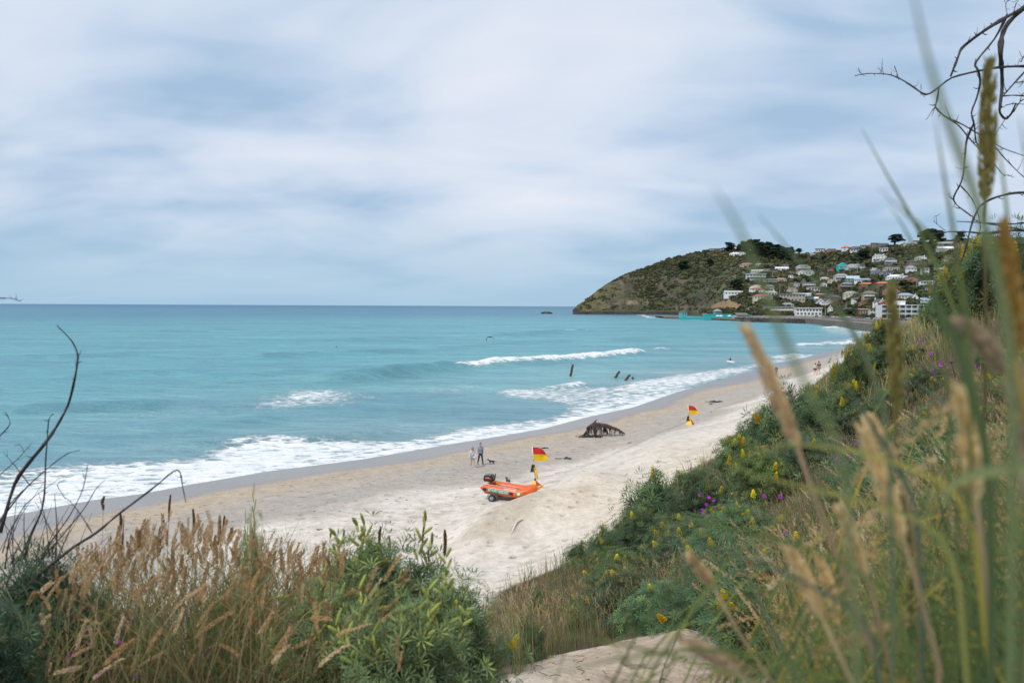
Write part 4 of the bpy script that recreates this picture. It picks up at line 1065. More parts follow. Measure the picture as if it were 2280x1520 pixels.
H(1923, 1952, 647, 665, 'hip', 'tan', 'brown', 2, 4, 'brownish grey two-storey house with big hip roof', 'bal')
H(2001, 2034, 652, 666, 'hip', 'cream', 'blue', 1, 5, 'cream house with long blue-grey roof beside the A-frame')
H(2026, 2049, 652.5, 667.5, 'aframe', 'white', 'pblue', 1, 2, 'pale blue A-frame house with steep roof')
H(2050, 2080, 625, 640.5, 'tier', 'white', 'white', 2, 5, 'white modern house with long horizontal roof slabs', 'big')
H(2060, 2086, 640.5, 649.5, 'mono', 'pblue' if 'pblue' in WALLC else 'aqua', 'pblue', 1, 6, 'low pale blue glazed house under the white modern one', 'big')
H(2086, 2118, 627, 637.5, 'hip', 'brick', 'grey', 1, 4, 'brick house with grey roof beside the white modern one')
H(2051, 2075, 663, 676.5, 'gable', 'white', 'blue', 2, 3, 'white house with blue-grey roof and brick chimney next to the dune bushes', 'ch')
H(1912.6, 1935.5, 670.5, 680.5, 'gablef', 'brick', 'orange', 1, 2, 'brick house with bright orange roof just above the seafront')
H(1943, 1970, 665, 682.5, 'villa', 'white', 'dark', 2, 3, 'white villa with dark steep roofs and white chimneys', 'ch2')
H(1960, 1988, 668, 683.5, 'gablef', 'brick', 'tile', 2, 3, 'red brick house with broad white gable behind the hotel')
H(1900, 1909.5, 664, 676.5, 'block', 'white', 'white', 2, 1, 'narrow white block with stepped chimney wall')
H(1916, 1938, 687, 702, 'flat', 'orange', 'white', 1, 4, 'orange seafront cafe with white fascia', 'big', 'shop_building', 'shop')
H(1938, 1962, 686, 702.5, 'flat', 'cream', 'brown', 2, 4, 'cream and brown seafront shop with posts', 'big', 'shop_building', 'shop')
H(2017, 2041, 538.7, 547.5, 'gable', 'cream', 'grey', 1, 3, 'cream house on the skyline beside the flat-topped tree')
H(2038, 2061, 532, 540, 'hip', 'grey', 'pgreen', 1, 4, 'grey house with pale roof highest on the skyline under the macrocarpas')
H(2088, 2121, 538, 547.5, 'gable', 'slate', 'mauve' if 'mauve' in ROOFC else 'grey', 1, 5, 'long grey house on the skyline inland of the macrocarpas')
H(2090, 2122.6, 548, 560.5, 'gable', 'mauve', 'pink' if 0 else 'white', 2, 5, 'long pale pinkish two-storey house under the skyline')
H(2127, 2149, 540, 551, 'hip', 'brick', 'red', 1, 4, 'house with bright red roof at the skyline behind the dead branches')
H(2103, 2124, 572, 581, 'hip', 'cream', 'brown', 1, 4, 'cream bungalow with dark brown roof and chimneys', 'ch2')
H(2037, 2063, 569.5, 579.5, 'villa', 'white', 'pgreen', 1, 5, 'white house with pale green gables and chimney', 'ch')
H(2026, 2052, 580.5, 591.5, 'flat', 'brick', 'blue', 2, 4, 'brick and glass house with flat blue roof', 'big')
H(1878, 1901, 685, 695, 'hip', 'grey', 'dark', 1, 3, 'grey house with dark hip roof behind the seafront tree')
H(1975, 1990, 576, 581, 'flat', 'white', 'grey', 1, 2, 'low white wing in front of the dark blue glass house')

# the seafront hotel: four storeys of white framed balconies
p = hill_at(2008, 709.5); k = p.y / F; w = 88 * k
ht = thing('hotel', 'white four-storey seafront hotel with framed glass balconies', 'hotel', p, -0.16)
wb_ = MB(); fh = 10.2 * k; Hh = fh * 3
wb_.box((0, 7, Hh / 2 - 1), (w, 12, Hh + 2)); wb_.box((-w * .05, 8, Hh + fh * .42), (w * .34, 8, fh * .84)); wb_.build('wall', WM['white'], ht)
gb_ = MB()
for s in range(3): gb_.box((0, 0.97, fh * (s + .5)), (w * .97, .1, fh * .8))
gb_.build('glazing', mglass, ht)
fb = MB()
for s in range(4): fb.box((0, -0.2, fh * s), (w + .4, 2.6, 0.42))
for i in range(8): fb.box((-w / 2 + w * i / 7, -0.3, Hh / 2), (0.42, 2.3, Hh - .02))
fb.box((-w * .05, 8, Hh + fh * .9), (w * .36, 8.6, 0.4))
fb.build('balcony_frame', mframe, ht)
rl = MB()
for s in range(1, 3):
    for i in range(7): rl.box((-w / 2 + w * (i + .5) / 7, -1.2, fh * s + .75), (w / 7 - .5, .06, .9))
rl.build('balustrade', M('balcony_glass', (0.30, 0.42, 0.42), 0.15, var=0.1), ht)
for i in range(7):
    for s in range(3):
        o = ob('curtain_panel', WIN, ht); o.location = (-w / 2 + w * (i + .3) / 7, .86, fh * (s + .5)); o.scale = (w / 7 * .3, 1, fh * .7)

# white marquee-like roof
p = hill_at(1685, 646); k = p.y / F; w = 32 * k
ht = thing('marquee_house', 'house under a big white tent-like curved roof', 'house', p, -0.25)
mb = MB(); prof = [(-w / 2, -3), (-w / 2, 5 * k), (-w * .4, 8.5 * k), (-w * .2, 11.2 * k), (0, 12 * k), (w * .2, 11.4 * k), (w * .4, 9.5 * k), (w / 2, 7 * k), (w / 2, -3)]
mb.prism(prof, 2.5, 10); mb.build('wall', WM['white'], ht)
mb = MB(); mb.tube([(x, 2.3, z) for x, z in prof[1:-1]], 0.25, 6); mb.build('roof_edge', mframe, ht)

# retaining wall under the red-tiled bungalow
p0, p1 = hill_at(1667, 664), hill_at(1714, 673)
mb = MB(); dv = Vector((p1.x - p0.x, p1.y - p0.y, 0)); ln = dv.length
mb.box((ln / 2, 0, -0.2), (ln, 0.8, 4.5))
for i in range(14): mb.box((ln * (i + .5) / 14, -0.5, -0.4), (0.4, 0.3, 4.2))
o = mb.build('retaining_wall', M('old_concrete', (0.25, 0.24, 0.21), 0.9, var=0.3, scale=0.5)); o.location = (p0.x, p0.y, p0.z); o.rotation_euler = (0, 0, math.atan2(dv.y, dv.x))
tag(o, 'buttressed grey retaining wall below the red tile bungalow', 'wall')

# ---- trees between the houses
placed = [(o.location.copy()) for o in bpy.data.objects if o.type == 'EMPTY' and o.get('category') in ('house', 'hotel', 'shop')]
hp = np.array([proj([list(q)])[0] for q in placed])
KT = ['tree', 'tree', 'tree', 'dark', 'dark', 'olive', 'olive', 'red', 'yellow']
KL = {'tree': 'mid green garden tree filling a gap between hillside houses', 'dark': 'dark green garden tree filling a gap between hillside houses', 'olive': 'olive green garden tree filling a gap between hillside houses',
      'red': 'reddish brown garden tree between hillside houses', 'yellow': 'yellow flowering shrub between hillside houses'}
cnt = 0
for _ in range(4000):
    if cnt >= 215: break
    u = random.uniform(1660, 2140); tf = random.uniform(1.5, 5.7)
    vv, dd = hcol(u); v = float(np.interp(tf, range(7), vv))
    if u < 1700 and v < 600 and random.random() < .7: continue
    dx = np.abs(hp[:, 0] - u); dy = v - hp[:, 1]
    hpx = random.uniform(6, 12)
    # keep house fronts in view: no crown standing right before one
    if np.any((dx < 15) & (dy > -1) & (dy < hpx * 0.9)): continue
    kd = random.choice(KT[:-1]) if random.random() > .02 else 'yellow'
    hill_tree(kd, u, v, hpx if kd != 'yellow' else 4, KL[kd], 'garden trees between the houses', 'garden_tree', random.uniform(1.0, 1.5)); cnt += 1
for u, v, h, kd, lab, w_ in [(1887, 703, 16, 'dark', 'broad dark tree on the seafront behind the parked cars', 2.2), (2018, 637, 15, 'dark', 'big round dark tree below the red and dark house', 2.0),
                          (1860, 668, 9, 'dark', 'dark bush between the timbered house and the brick one', 1.6), (2068, 563, 10, 'olive', 'olive round tree on the upper slope', 1.5),
                          (2094, 576, 14, 'olive', 'bright olive green tree above the yellow house', 1.6), (1828, 700, 7, 'dark', 'dark bush at the end of the white apartments', 1.2), (1675, 683, 9, 'dark', 'dark bush by the little grey hut', 1.4),
                          (1653, 690, 8, 'dark', 'dark bush on the bank behind the pool', 1.8), (1930, 668, 4, 'yellow', 'yellow flowering hedge above the orange roof', 2.5)]:
    hill_tree(kd, u, v, h, lab, None, 'garden_tree', w_)

# ---- sea wall, rocks, pool
mconc = M('sea_wall_concrete', (0.20, 0.175, 0.145), 0.9, var=0.35, scale=0.25, bump=0.3)
WPX = [(1832, 720, 640), (1850, 722, 612), (1868, 723.5, 590), (1900, 728, 535), (1930, 731, 505), (1960, 734, 472), (1985, 737, 446), (2030, 741, 410), (2120, 748, 380)]
ft = [on_z(u, v, 0.0) for u, v, d in WPX]
sw = MB(); n = len(ft)
V = []
for i, q in enumerate(ft):
    tq_ = (ft[min(i + 1, n - 1)] - ft[max(i - 1, 0)]).normalized(); nrm = Vector((-tq_.y, tq_.x, 0))
    if nrm.y < 0: nrm = -nrm
    for off_, z in ((0, -2), (0.9, 2.4), (0.5, 3.6), (0.5, 4.75), (1.3, 4.75), (1.3, 4.2), (14, 4.25), (14, -2)):
        V.append(q + nrm * off_ + Vector((0, 0, z)))
m8 = 8
f = [(i * m8 + j, (i + 1) * m8 + j, (i + 1) * m8 + j + 1, i * m8 + j + 1) for i in range(n - 1) for j in range(m8 - 1)]
sw.add([list(v) for v in V], f); sw.build('sea_wall', mconc); tag(bpy.data.objects['sea_wall'], 'curved brown concrete sea wall below the seafront road', 'sea wall')
for i in range(14):
    pass
mrock = M('wet_rock', (0.055, 0.052, 0.052), 0.75, var=0.5, scale=1.5, bump=0.6)
rb_ = MB()
def rocks(mb, path, n, spread, zr, size):
    P = [on_z(u, v, 0.0) for u, v in path]
    for _ in range(n):
        i = random.randrange(len(P) - 1); t = random.random(); q = P[i].lerp(P[i + 1], t)
        dq = random.uniform(0, 1)
        r = random.uniform(.5, 1) * size; z = zr * dq + random.uniform(-.3, .3)
        g = rng.uniform(.5, 1.4)
        mb.ell((q.x + random.uniform(-1, 1), q.y + dq * spread, z), (r, r * random.uniform(.7, 1.2), r * random.uniform(.6, .9)), 6, 4, (g, g, g), 0, Euler((random.random() * 3, random.random() * 3, 0)).to_matrix(), 0.25)
rocks(rb_, [(1655, 716), (1700, 717.5), (1760, 719), (1820, 720.5), (1862, 723)], 900, 6.5, 3.2, 1.15)
rbo = rb_.build('sea_wall_boulders', mrock); tag(rbo, 'heap of black boulders along the foot of the seafront promenade', 'boulders', kind='stuff')
r2 = MB(); rocks(r2, [(1478, 709), (1520, 710), (1560, 711.5), (1600, 713), (1655, 715.5)], 500, 8, 1.4, 0.95)
tag(r2.build('pool_rocks', M('brown_rock', (0.13, 0.095, 0.07), 0.85, var=0.4, scale=1.0, bump=0.5)), 'line of low brown rocks in front of the salt water pool', 'rocks', kind='stuff')
# promenade edge behind the boulders
pm = MB(); pa = [on_z(1655, 715.5, 0), on_z(1700, 717, 0), on_z(1760, 718.5, 0), on_z(1838, 720.5, 0)]
V = []
for q in pa:
    for dy, z in ((6.2, -1), (6.2, 3.45), (30, 3.5), (30, -1)): V.append((q.x, q.y + dy, z))
pm.add(V, [(i * 4 + j, (i + 1) * 4 + j, (i + 1) * 4 + j + 1, i * 4 + j + 1) for i in range(3) for j in range(3)])
tag(pm.build('promenade', M('promenade_concrete', (0.24, 0.225, 0.20), 0.9, var=0.2, scale=0.3)), kind='structure')
rl = MB()
for i in range(3):
    a_, b_ = Vector(pa[i]), Vector(pa[i + 1])
    for j in range(14):
        q = a_.lerp(b_, j / 14); rl.box((q.x, q.y + 7, 4.0), (0.12, .12, 1.1))
    rl.tube([(a_.x, a_.y + 7, 4.5), (b_.x, b_.y + 7, 4.5)], 0.07, 5)
tag(rl.build('promenade_railing', M('railing_paint', (0.55, 0.56, 0.56), 0.5)), 'grey railing along the promenade above the boulders', 'railing')
# offshore rock
q = on_z(1216, 698.5, 0); mb = MB(); k = q.y / F
mb.ell((0, 0, 0), (13 * k, 9 * k, 4.6 * k), 18, 10, jit=.22); mb.ell((-5 * k, -2 * k, 0), (6 * k, 5 * k, 2.6 * k), 12, 8, jit=.25); mb.ell((6 * k, 1, 0), (8 * k, 5 * k, 3.2 * k), 12, 8, jit=.25)
o = mb.build('sea_rock', mrock); o.location = q; tag(o, 'small black rock alone in the sea off the headland', 'rock')

# salt water pool: platform, tower, walls, pavilions
mturq = M('pool_paint', (0.035, 0.46, 0.48), 0.55, var=0.12, scale=0.4)
mturq2 = M('pool_paint_pale', (0.10, 0.50, 0.50), 0.55, var=0.15, scale=0.4)
def flatbox(name, u0, u1, vt, vb, z0, dep_, mat, label, cat, parts=None):
    q0, q1 = on_z(u0, vb, z0), on_z(u1, vb, z0); k = q0.y / F
    t = thing(name, label, cat, ((q0.x + q1.x) / 2, (q0.y + q1.y) / 2, z0), math.atan2(q1.y - q0.y, q1.x - q0.x))
    w = (q1 - q0).length; h = (vb - vt) * k
    mb = MB(); mb.box((0, dep_ / 2, h / 2 - .4), (w, dep_, h + .8)); mb.build('wall', mat, t)
    return t, w, h
q = [on_z(u, v, 0.0) for u, v in ((1480, 708.5), (1520, 709.5), (1600, 712.5), (1660, 715.2))]
mb = MB(); V = []
for a_ in q:
    for dy, z in ((1.5, -1), (1.5, 2.0), (60, 2.1), (60, -1)): V.append((a_.x, a_.y + dy, z))
mb.add(V, [(i * 4 + j, (i + 1) * 4 + j, (i + 1) * 4 + j + 1, i * 4 + j + 1) for i in range(3) for j in range(3)])
tag(mb.build('pool_platform', M('pool_concrete', (0.26, 0.20, 0.16), 0.9, var=0.3, scale=0.3)), kind='structure')
t, w, h = flatbox('pool_tower', 1517, 1530, 695, 706.5, 2.1, 5, mturq2, 'square turquoise tower at the seaward end of the pool', 'tower')
mb = MB(); roof_hip(mb, -w / 2, w / 2, 0, 5, h, h * .35, .4); mb.build('roof', RM['dark'], t)
for i in (-1, 1):
    o = ob('window', WIN, t); o.location = (i * w * .22, -.06, h * .68); o.scale = (w * .3, 1, h * .3)
t, w, h = flatbox('pool_parapet', 1519, 1583, 705.8, 709.4, 2.1, 1.2, mturq, 'low turquoise parapet running along the seaward side of the pool', 'wall')
t, w, h = flatbox('pool_wall', 1567, 1641, 699, 706.5, 2.6, 1.5, mturq, 'tall turquoise wall behind the pool umbrellas', 'wall')
mb = MB(); mb.box((0, .75, h + .1), (w + .4, 1.9, .25)); mb.build('coping', mturq2, t)
t, w, h = flatbox('pool_fence_wall', 1666, 1686, 700, 706.8, 2.8, 1.5, mturq, 'short darker turquoise wall inland of the grey pavilion', 'wall')
t, w, h = flatbox('pool_pavilion', 1641, 1666, 701, 706.8, 2.8, 8, WM['grey'], 'grey pavilion with sloping brown roof between the turquoise walls', 'pavilion')
mb = MB(); roof_gable(mb, -w / 2, w / 2, 0, 8, h, h * .75, .6); mb.build('roof', RM['brown'], t)
for i in range(6):
    o = ob('window', WIN, t); o.location = (w * (i - 2.5) / 6.3, -.06, h * .5); o.scale = (w * .11, 1, h * .6)
t, w, h = flatbox('changing_shed', 1565, 1575, 699.2, 703.5, 3.0, 5, WM['brown'], 'small brown changing shed behind the seaward end of the pool wall', 'shed')
mb = MB(); roof_gable(mb, -w / 2, w / 2, 0, 5, h, h * .4, .4); mb.build('roof', RM['brown'], t)
t, w, h = flatbox('lookout_hut', 1594, 1607, 692.5, 699, 5.5, 5, WM['teal'], 'grey-green lookout hut with pointed roof above the pool wall', 'hut')
mb = MB(); roof_hip(mb, -w / 2, w / 2, 0, 5, h, h * .7, .5); mb.build('roof', RM['grey'], t)
for u, lab in ((1598, 'white'), (1605, 'white'), (1624, 'white')):
    q = on_z(u, 708.5, 2.2); k = q.y / F
    t = thing('sun_umbrella', {1598: 'white pool umbrella nearest the tower', 1605: 'white pool umbrella in the middle of the three', 1624: 'white pool umbrella by the grey pavilion'}[u], 'umbrella', q, 0, 'white umbrellas beside the pool')
    mb = MB(); mb.tube([(0, 0, 0), (0, 0, 2.4)], 0.06, 6); mb.build('pole', mframe, t)
    mb = MB(); nn = 8; r = 2.3
    V = [(0, 0, 3.2)] + [(r * math.cos(2 * PI * j / nn), r * math.sin(2 * PI * j / nn), 2.2) for j in range(nn)] + [(r * math.cos(2 * PI * j / nn), r * math.sin(2 * PI * j / nn), 2.0) for j in range(nn)]
    mb.add(V, [(0, 1 + j, 1 + (j + 1) % nn) for j in range(nn)] + [(1 + j, 9 + j, 9 + (j + 1) % nn, 1 + (j + 1) % nn) for j in range(nn)]); mb.build('canopy', WM['white'], t)

# utility poles
mpole = M('pole_wood', (0.42, 0.40, 0.37), 0.8, var=0.2)
for u, v, h in [(1736, 657, 23), (1747, 655, 10), (1670, 612, 15), (1756, 643, 12), (1909, 607, 16), (1867, 613, 9), (1884, 689, 17), (1814, 637, 13), (1838, 703, 17), (2041, 640, 14), (2081, 602, 12), (1720, 617, 10)]:
    p = hill_at(u, v); k = p.y / F
    t = thing('utility_pole', 'slender pale power pole standing among the hillside houses', 'utility pole', p, random.uniform(-.5, .5), 'power poles among the houses')
    mb = MB(); mb.tube([(0, 0, -1), (0, 0, h * k)], [.26, .18], 6); mb.build('post', mpole, t)
    mb = MB(); mb.box((0, 0, h * k - .8), (2.2, .16, .18)); mb.build('crossarm', mpole, t)

# parked cars
mtyre = M('tyre_rubber', (0.02, 0.02, 0.02), 0.85, var=0.2)
mtrim = M('car_glass', (0.02, 0.025, 0.03), 0.08, var=0.1, spec=0.8)
CARC = {'white': (0.75, 0.76, 0.77), 'silver': (0.5, 0.52, 0.53), 'red': (0.35, 0.03, 0.03), 'blue': (0.08, 0.14, 0.28), 'black': (0.03, 0.03, 0.035), 'grey': (0.22, 0.23, 0.24)}
CM = {k: M('car_paint_' + k, v, 0.3, var=0.05, coat=0.5) for k, v in CARC.items()}
def car_mesh(c):
    mb = MB(); prof = [(-2.1, .35), (2.1, .35), (2.15, .75), (1.95, .92), (1.0, 1.0), (-2.0, 1.02), (-2.15, .8)]
    mb.prism(prof, -.85, .85); 
    V = [(-1.9, -.78, 1.0), (.95, -.78, 1.0), (.95, .78, 1.0), (-1.9, .78, 1.0), (-1.45, -.62, 1.5), (.15, -.62, 1.5), (.15, .62, 1.5), (-1.45, .62, 1.5)]
    mb.add(V, [(4, 5, 6, 7)], mi=0)
    V2 = [(x, y, z + (.012 if z > 1.4 else 0)) for x, y, z in V]
    mb.add(V2, [(4, 5, 6, 7)], mi=0)
    return mb.mesh('body', CM[c]), V
gm = MB(); V = car_mesh('white')[1]; gm.add(V, [(0, 1, 5, 4), (1, 2, 6, 5), (2, 3, 7, 6), (3, 0, 4, 7)]); GLS = gm.mesh('cabin_glass', mtrim)
wm_ = MB(); wm_.tube([(0, -.11, 0), (0, .11, 0)], .33, 12); WHL = wm_.mesh('wheel', mtyre)
BOD = {k: car_mesh(k)[0] for k in CM}
cars = [(1807, 705.5, 'white'), (1820, 705.8, 'red'), (1827, 705.8, 'white'), (1835, 706, 'silver'), (1842, 706.2, 'grey'), (1849, 706.3, 'blue'), (1856, 706.5, 'white'), (1864, 706.8, 'silver'), (1885, 707, 'white'), (1893, 707.5, 'white'),
        (1913, 708.8, 'red'), (1924, 709.5, 'blue'), (1935, 710, 'silver'), (1952, 711.2, 'white'), (1965, 712, 'white'), (2012, 713, 'blue'), (2022, 711, 'silver'), (1900, 708, 'grey'), (1944, 710.6, 'black'), (1863, 697.5, 'white')]
for u, v, c in cars:
    p = hill_at(u, v)
    t = thing('parked_car', f'small {c} car parked along the seafront road above the sea wall', 'car', p, random.choice((0.2, 0.25, 3.3)) - 0.5, 'cars parked along the seafront')
    ob('body', BOD[c], t); ob('cabin_glass', GLS, t)
    for x in (-1.3, 1.3):
        for y in (-.76, .76):
            o = ob('wheel', WHL, t); o.location = (x, y, .33)
# ================================================================== THINGS ON THE BEACH
def skin_mesh(name, nodes, edges, mats, root=0, sub=1, extra=None):
    """one continuous surface grown round connected joints: nodes = [(x,y,z,r) or (x,y,z,rx,ry)]"""
    me = bpy.data.meshes.new(name)
    me.from_pydata([n[:3] for n in nodes], edges, [])
    o = bpy.data.objects.new(name, me); COL.objects.link(o)
    m1 = o.modifiers.new('s', 'SKIN'); m1.use_smooth_shade = True
    for i, n in enumerate(nodes):
        o.data.skin_vertices[0].data[i].radius = (n[3], n[4] if len(n) > 4 else n[3])
        o.data.skin_vertices[0].data[i].use_root = (i == root)
    m2 = o.modifiers.new('u', 'SUBSURF'); m2.levels = sub; m2.render_levels = sub
    dg = bpy.context.evaluated_depsgraph_get()
    out = bpy.data.meshes.new_from_object(o.evaluated_get(dg))
    bpy.data.objects.remove(o); bpy.data.meshes.remove(me)
    out.name = name
    out.materials.clear()
    for m in mats: out.materials.append(m)
    for p_ in out.polygons: p_.use_smooth = True
    return out

def mesh_arrays(me):
    v = np.empty(len(me.vertices) * 3); me.vertices.foreach_get('co', v)
    return v.reshape(-1, 3), [tuple(p_.vertices) for p_ in me.polygons]

mskin = M('skin', (0.55, 0.34, 0.26), 0.6, var=0.06, scale=20)
def cloth(name, c): return M('cloth_' + name, c, 0.9, var=0.15, scale=14, bump=0.25)
CL = dict(pale=cloth('pale_blue', (0.62, 0.66, 0.74)), hood=cloth('grey_blue', (0.24, 0.30, 0.40)), jeans=cloth('denim', (0.025, 0.045, 0.10)), white=cloth('white', (0.72, 0.72, 0.74)), wet=cloth('wetsuit', (0.014, 0.017, 0.024)),
          brown=cloth('brown', (0.16, 0.11, 0.06)), navy=cloth('navy', (0.03, 0.04, 0.08)), short=cloth('pale_shorts', (0.55, 0.62, 0.70)), grey=cloth('grey', (0.25, 0.26, 0.28)), blue=cloth('blue', (0.10, 0.25, 0.42)), khaki=cloth('khaki', (0.30, 0.27, 0.2)))
HAIR = dict(fair=M('hair_fair', (0.24, 0.15, 0.08), 0.7, var=0.3, scale=30), brown=M('hair_brown', (0.08, 0.045, 0.03), 0.7, var=0.3, scale=30), dark=M('hair_dark', (0.025, 0.02, 0.018), 0.7, var=0.3, scale=30), grey=M('hair_grey', (0.35, 0.33, 0.31), 0.7, var=0.3, scale=30))
mshoe = M('shoe', (0.60, 0.60, 0.60), 0.7); mshoed = M('shoe_dark', (0.08, 0.09, 0.12), 0.7); meye = M('eye', (0.02, 0.02, 0.02), 0.2)

def person(label, loc, face, hgt, top, bottom, hair, stride=0.25, arms=(0.2, -0.2), look=(0, 0), long_sleeve=True, legs='long', hairdo='short', shoes=mshoe, group=None, elbow=0.25, crouch=0.0, wide=1.0, bare_feet=False):
    """standing or walking figure; local +Y is forward; stride swings the left leg forward"""
    s = hgt / 1.75
    t = thing('person', label, 'person', loc, face, group)
    t.scale = (s, s, s)
    hipz = 0.90 - crouch
    J = {}
    J['pel'] = (0, 0, hipz + .05); J['bel'] = (0, .01, hipz + .20); J['ches'] = (0, 0, hipz + .40); J['nb'] = (0, -.01, hipz + .55); J['nk'] = (0, .02, hipz + .61)
    for sd, sg in (('l', -1), ('r', 1)):
        st = stride * (1 if sd == 'l' else -1)
        J['hip' + sd] = (sg * .095 * wide, 0, hipz); 
        ky = math.sin(st * .9) * .43 + (.06 if st < 0 else .05); kz = hipz - .42 * math.cos(st * .9)
        J['kn' + sd] = (sg * .09 * wide, ky, kz)
        fy = ky + math.sin(st * 1.1 - (.25 if st < 0 else 0.0)) * .42
        J['an' + sd] = (sg * .085 * wide, fy, .075 + (.05 if st < 0 else 0)); J['to' + sd] = (sg * .10 * wide, fy + .15, .035)
        J['sh' + sd] = (sg * .185 * wide, -.01, hipz + .50)
        a = arms[0] if sd == 'l' else arms[1]
        ex = sg * (.235 * wide); ey = math.sin(a) * .28; ez = hipz + .50 - math.cos(a) * .28
        J['el' + sd] = (ex, ey, ez)
        b_ = a + elbow
        J['wr' + sd] = (ex + sg * .005, ey + math.sin(b_) * .25, ez - math.cos(b_) * .25)
        J['ha' + sd] = (ex - sg * .005, ey + math.sin(b_) * .32, ez - math.cos(b_) * .32)
    R_ = dict(pel=.125, bel=.125, ches=.14, nb=.075, nk=.055)
    for sd in 'lr': R_.update({'hip' + sd: .095, 'kn' + sd: .058, 'an' + sd: .040, 'to' + sd: .038, 'sh' + sd: .062, 'el' + sd: .043, 'wr' + sd: .028, 'ha' + sd: .030})
    E = [('pel', 'bel'), ('bel', 'ches'), ('ches', 'nb'), ('nb', 'nk')]
    for sd in 'lr': E += [('pel', 'hip' + sd), ('hip' + sd, 'kn' + sd), ('kn' + sd, 'an' + sd), ('an' + sd, 'to' + sd), ('ches', 'sh' + sd), ('sh' + sd, 'el' + sd), ('el' + sd, 'wr' + sd), ('wr' + sd, 'ha' + sd)]
    def grow(nm, keys, grow_r, mats, adj={}):
        ks = [k for k in J if k in keys]; ix = {k: i for i, k in enumerate(ks)}
        nodes = []
        for k in ks:
            r = R_[k] * adj.get(k, 1) + grow_r; nodes.append((*J[k], r * (1.18 if k in ('pel', 'bel', 'ches') else 1) * (wide if k in ('pel', 'bel', 'ches') else 1), r * (.82 if k in ('pel', 'bel', 'ches') else 1)))
        return skin_mesh(nm, nodes, [(ix[a], ix[b_]) for a, b_ in E if a in ix and b_ in ix], mats, ix.get('pel', 0), 1)
    core = grow('body', list(J), 0.0, [mskin])
    v, f = mesh_arrays(core); mb = MB(); mb.add(v, f)
    # head with face, turned by look = (yaw, nod)
    HR = (Matrix.Rotation(look[0], 3, 'Z') @ Matrix.Rotation(-look[1], 3, 'X'))
    hc = Vector(J['nk']) + HR @ Vector((0, .02, .13))
    def hp_(x, y, z): return hc + HR @ Vector((x, y, z))
    mb.tube([Vector(J['nk']) - Vector((0, 0, .04)), hp_(0, -.01, -.05)], [.055, .052], 8)
    mb.ell(hc, (.075, .095, .115), 12, 9, R=HR); mb.ell(hp_(0, .045, -.06), (.05, .05, .055), 8, 6, R=HR)
    mb.ell(hp_(0, .098, -.015), (.013, .02, .024), 6, 4, R=HR)
    mb.ell(hp_(0, .088, -.055), (.024, .008, .008), 6, 4, R=HR, mi=1)
    for sg in (-1, 1):
        mb.ell(hp_(sg * .03, .085, .012), (.011, .008, .008), 6, 4, R=HR, mi=2); mb.ell(hp_(sg * .077, .0, -.005), (.012, .022, .032), 6, 4, R=HR)
    # five fingers on each hand
    for sd, sg in (('l', -1), ('r', 1)):
        w, h_ = Vector(J['wr' + sd]), Vector(J['ha' + sd]); d = (h_ - w).normalized(); fw = Vector((0, 1, 0)); fw = (fw - d * fw.dot(d)).normalized(); inn = Vector((-sg, 0, 0))
        for k, (o_, ln) in enumerate(((-.027, .065), (-.009, .078), (.009, .083), (.027, .075))):
            b0 = h_ + fw * o_ - d * .005; m_ = b0 + d * ln * .55 + inn * .008
            mb.tube([b0, m_, m_ + d * ln * .4 + inn * .022], [.0105, .009, .007], 5)
        b0 = w + d * .03 + fw * .022; mb.tube([b0, b0 + d * .035 + fw * .022 + inn * .01, b0 + d * .065 + fw * .028 + inn * .018], [.012, .010, .008], 5)
    bo = mb.build('body', [mskin, M('lips', (0.40, 0.18, 0.16), 0.5), meye], t, True)
    # clothes
    tk = ['pel', 'bel', 'ches', 'nb', 'shl', 'shr', 'ell', 'elr'] + (['wrl', 'wrr'] if long_sleeve else [])
    g = grow('top', tk, 0.016, [top], {'pel': 1.02, 'nb': .85, 'wrl': 1.1, 'wrr': 1.1}); ob('top', g, t)
    lk = ['pel', 'hipl', 'hipr', 'knl', 'knr'] + (['anl', 'anr'] if legs == 'long' else [])
    saveJ = dict(J)
    if legs == 'short':
        for sd in 'lr': J['kn' + sd] = tuple(np.array(J['hip' + sd]) * .55 + np.array(J['kn' + sd]) * .45)
    g = grow('trousers' if legs == 'long' else 'shorts', lk, 0.013, [bottom], {'knl': 1.35 if legs == 'short' else 1, 'knr': 1.35 if legs == 'short' else 1, 'anl': 1.1, 'anr': 1.1}); ob(g.name.split('.')[0], g, t)
    J.update(saveJ)
    hb_ = MB()
    hb_.ell(hp_(0, -.018, .028), (.086, .098, .105), 12, 8, R=HR)
    hb_.ell(hp_(0, -.05, -.03), (.075, .06, .08), 8, 6, R=HR)
    if hairdo == 'bob':
        for sg in (-1, 1): hb_.ell(hp_(sg * .068, -.01, -.04), (.032, .06, .10), 8, 6, R=HR)
        hb_.ell(hp_(0, -.065, -.06), (.075, .04, .11), 8, 6, R=HR)
    elif hairdo == 'bun': hb_.ell(hp_(0, -.03, .145), (.042, .042, .04), 8, 6, R=HR)
    hb_.build('hair', hair, t, True)
    if not bare_feet:
        for sd in 'lr':
            a_, b_ = Vector(J['an' + sd]), Vector(J['to' + sd]); sb_ = MB()
            sb_.tube([a_ + Vector((0, -.06, -.03)), a_ + Vector((0, .0, -.02)), b_, b_ + Vector((0, .06, -.005))], [.043, .052, .048, .03], 8, flat=.75)
            sb_.build('shoe', shoes, t, True)
    return t

def stand(u, v, dmax=300):
    return ground_hit(u, v, dmax)

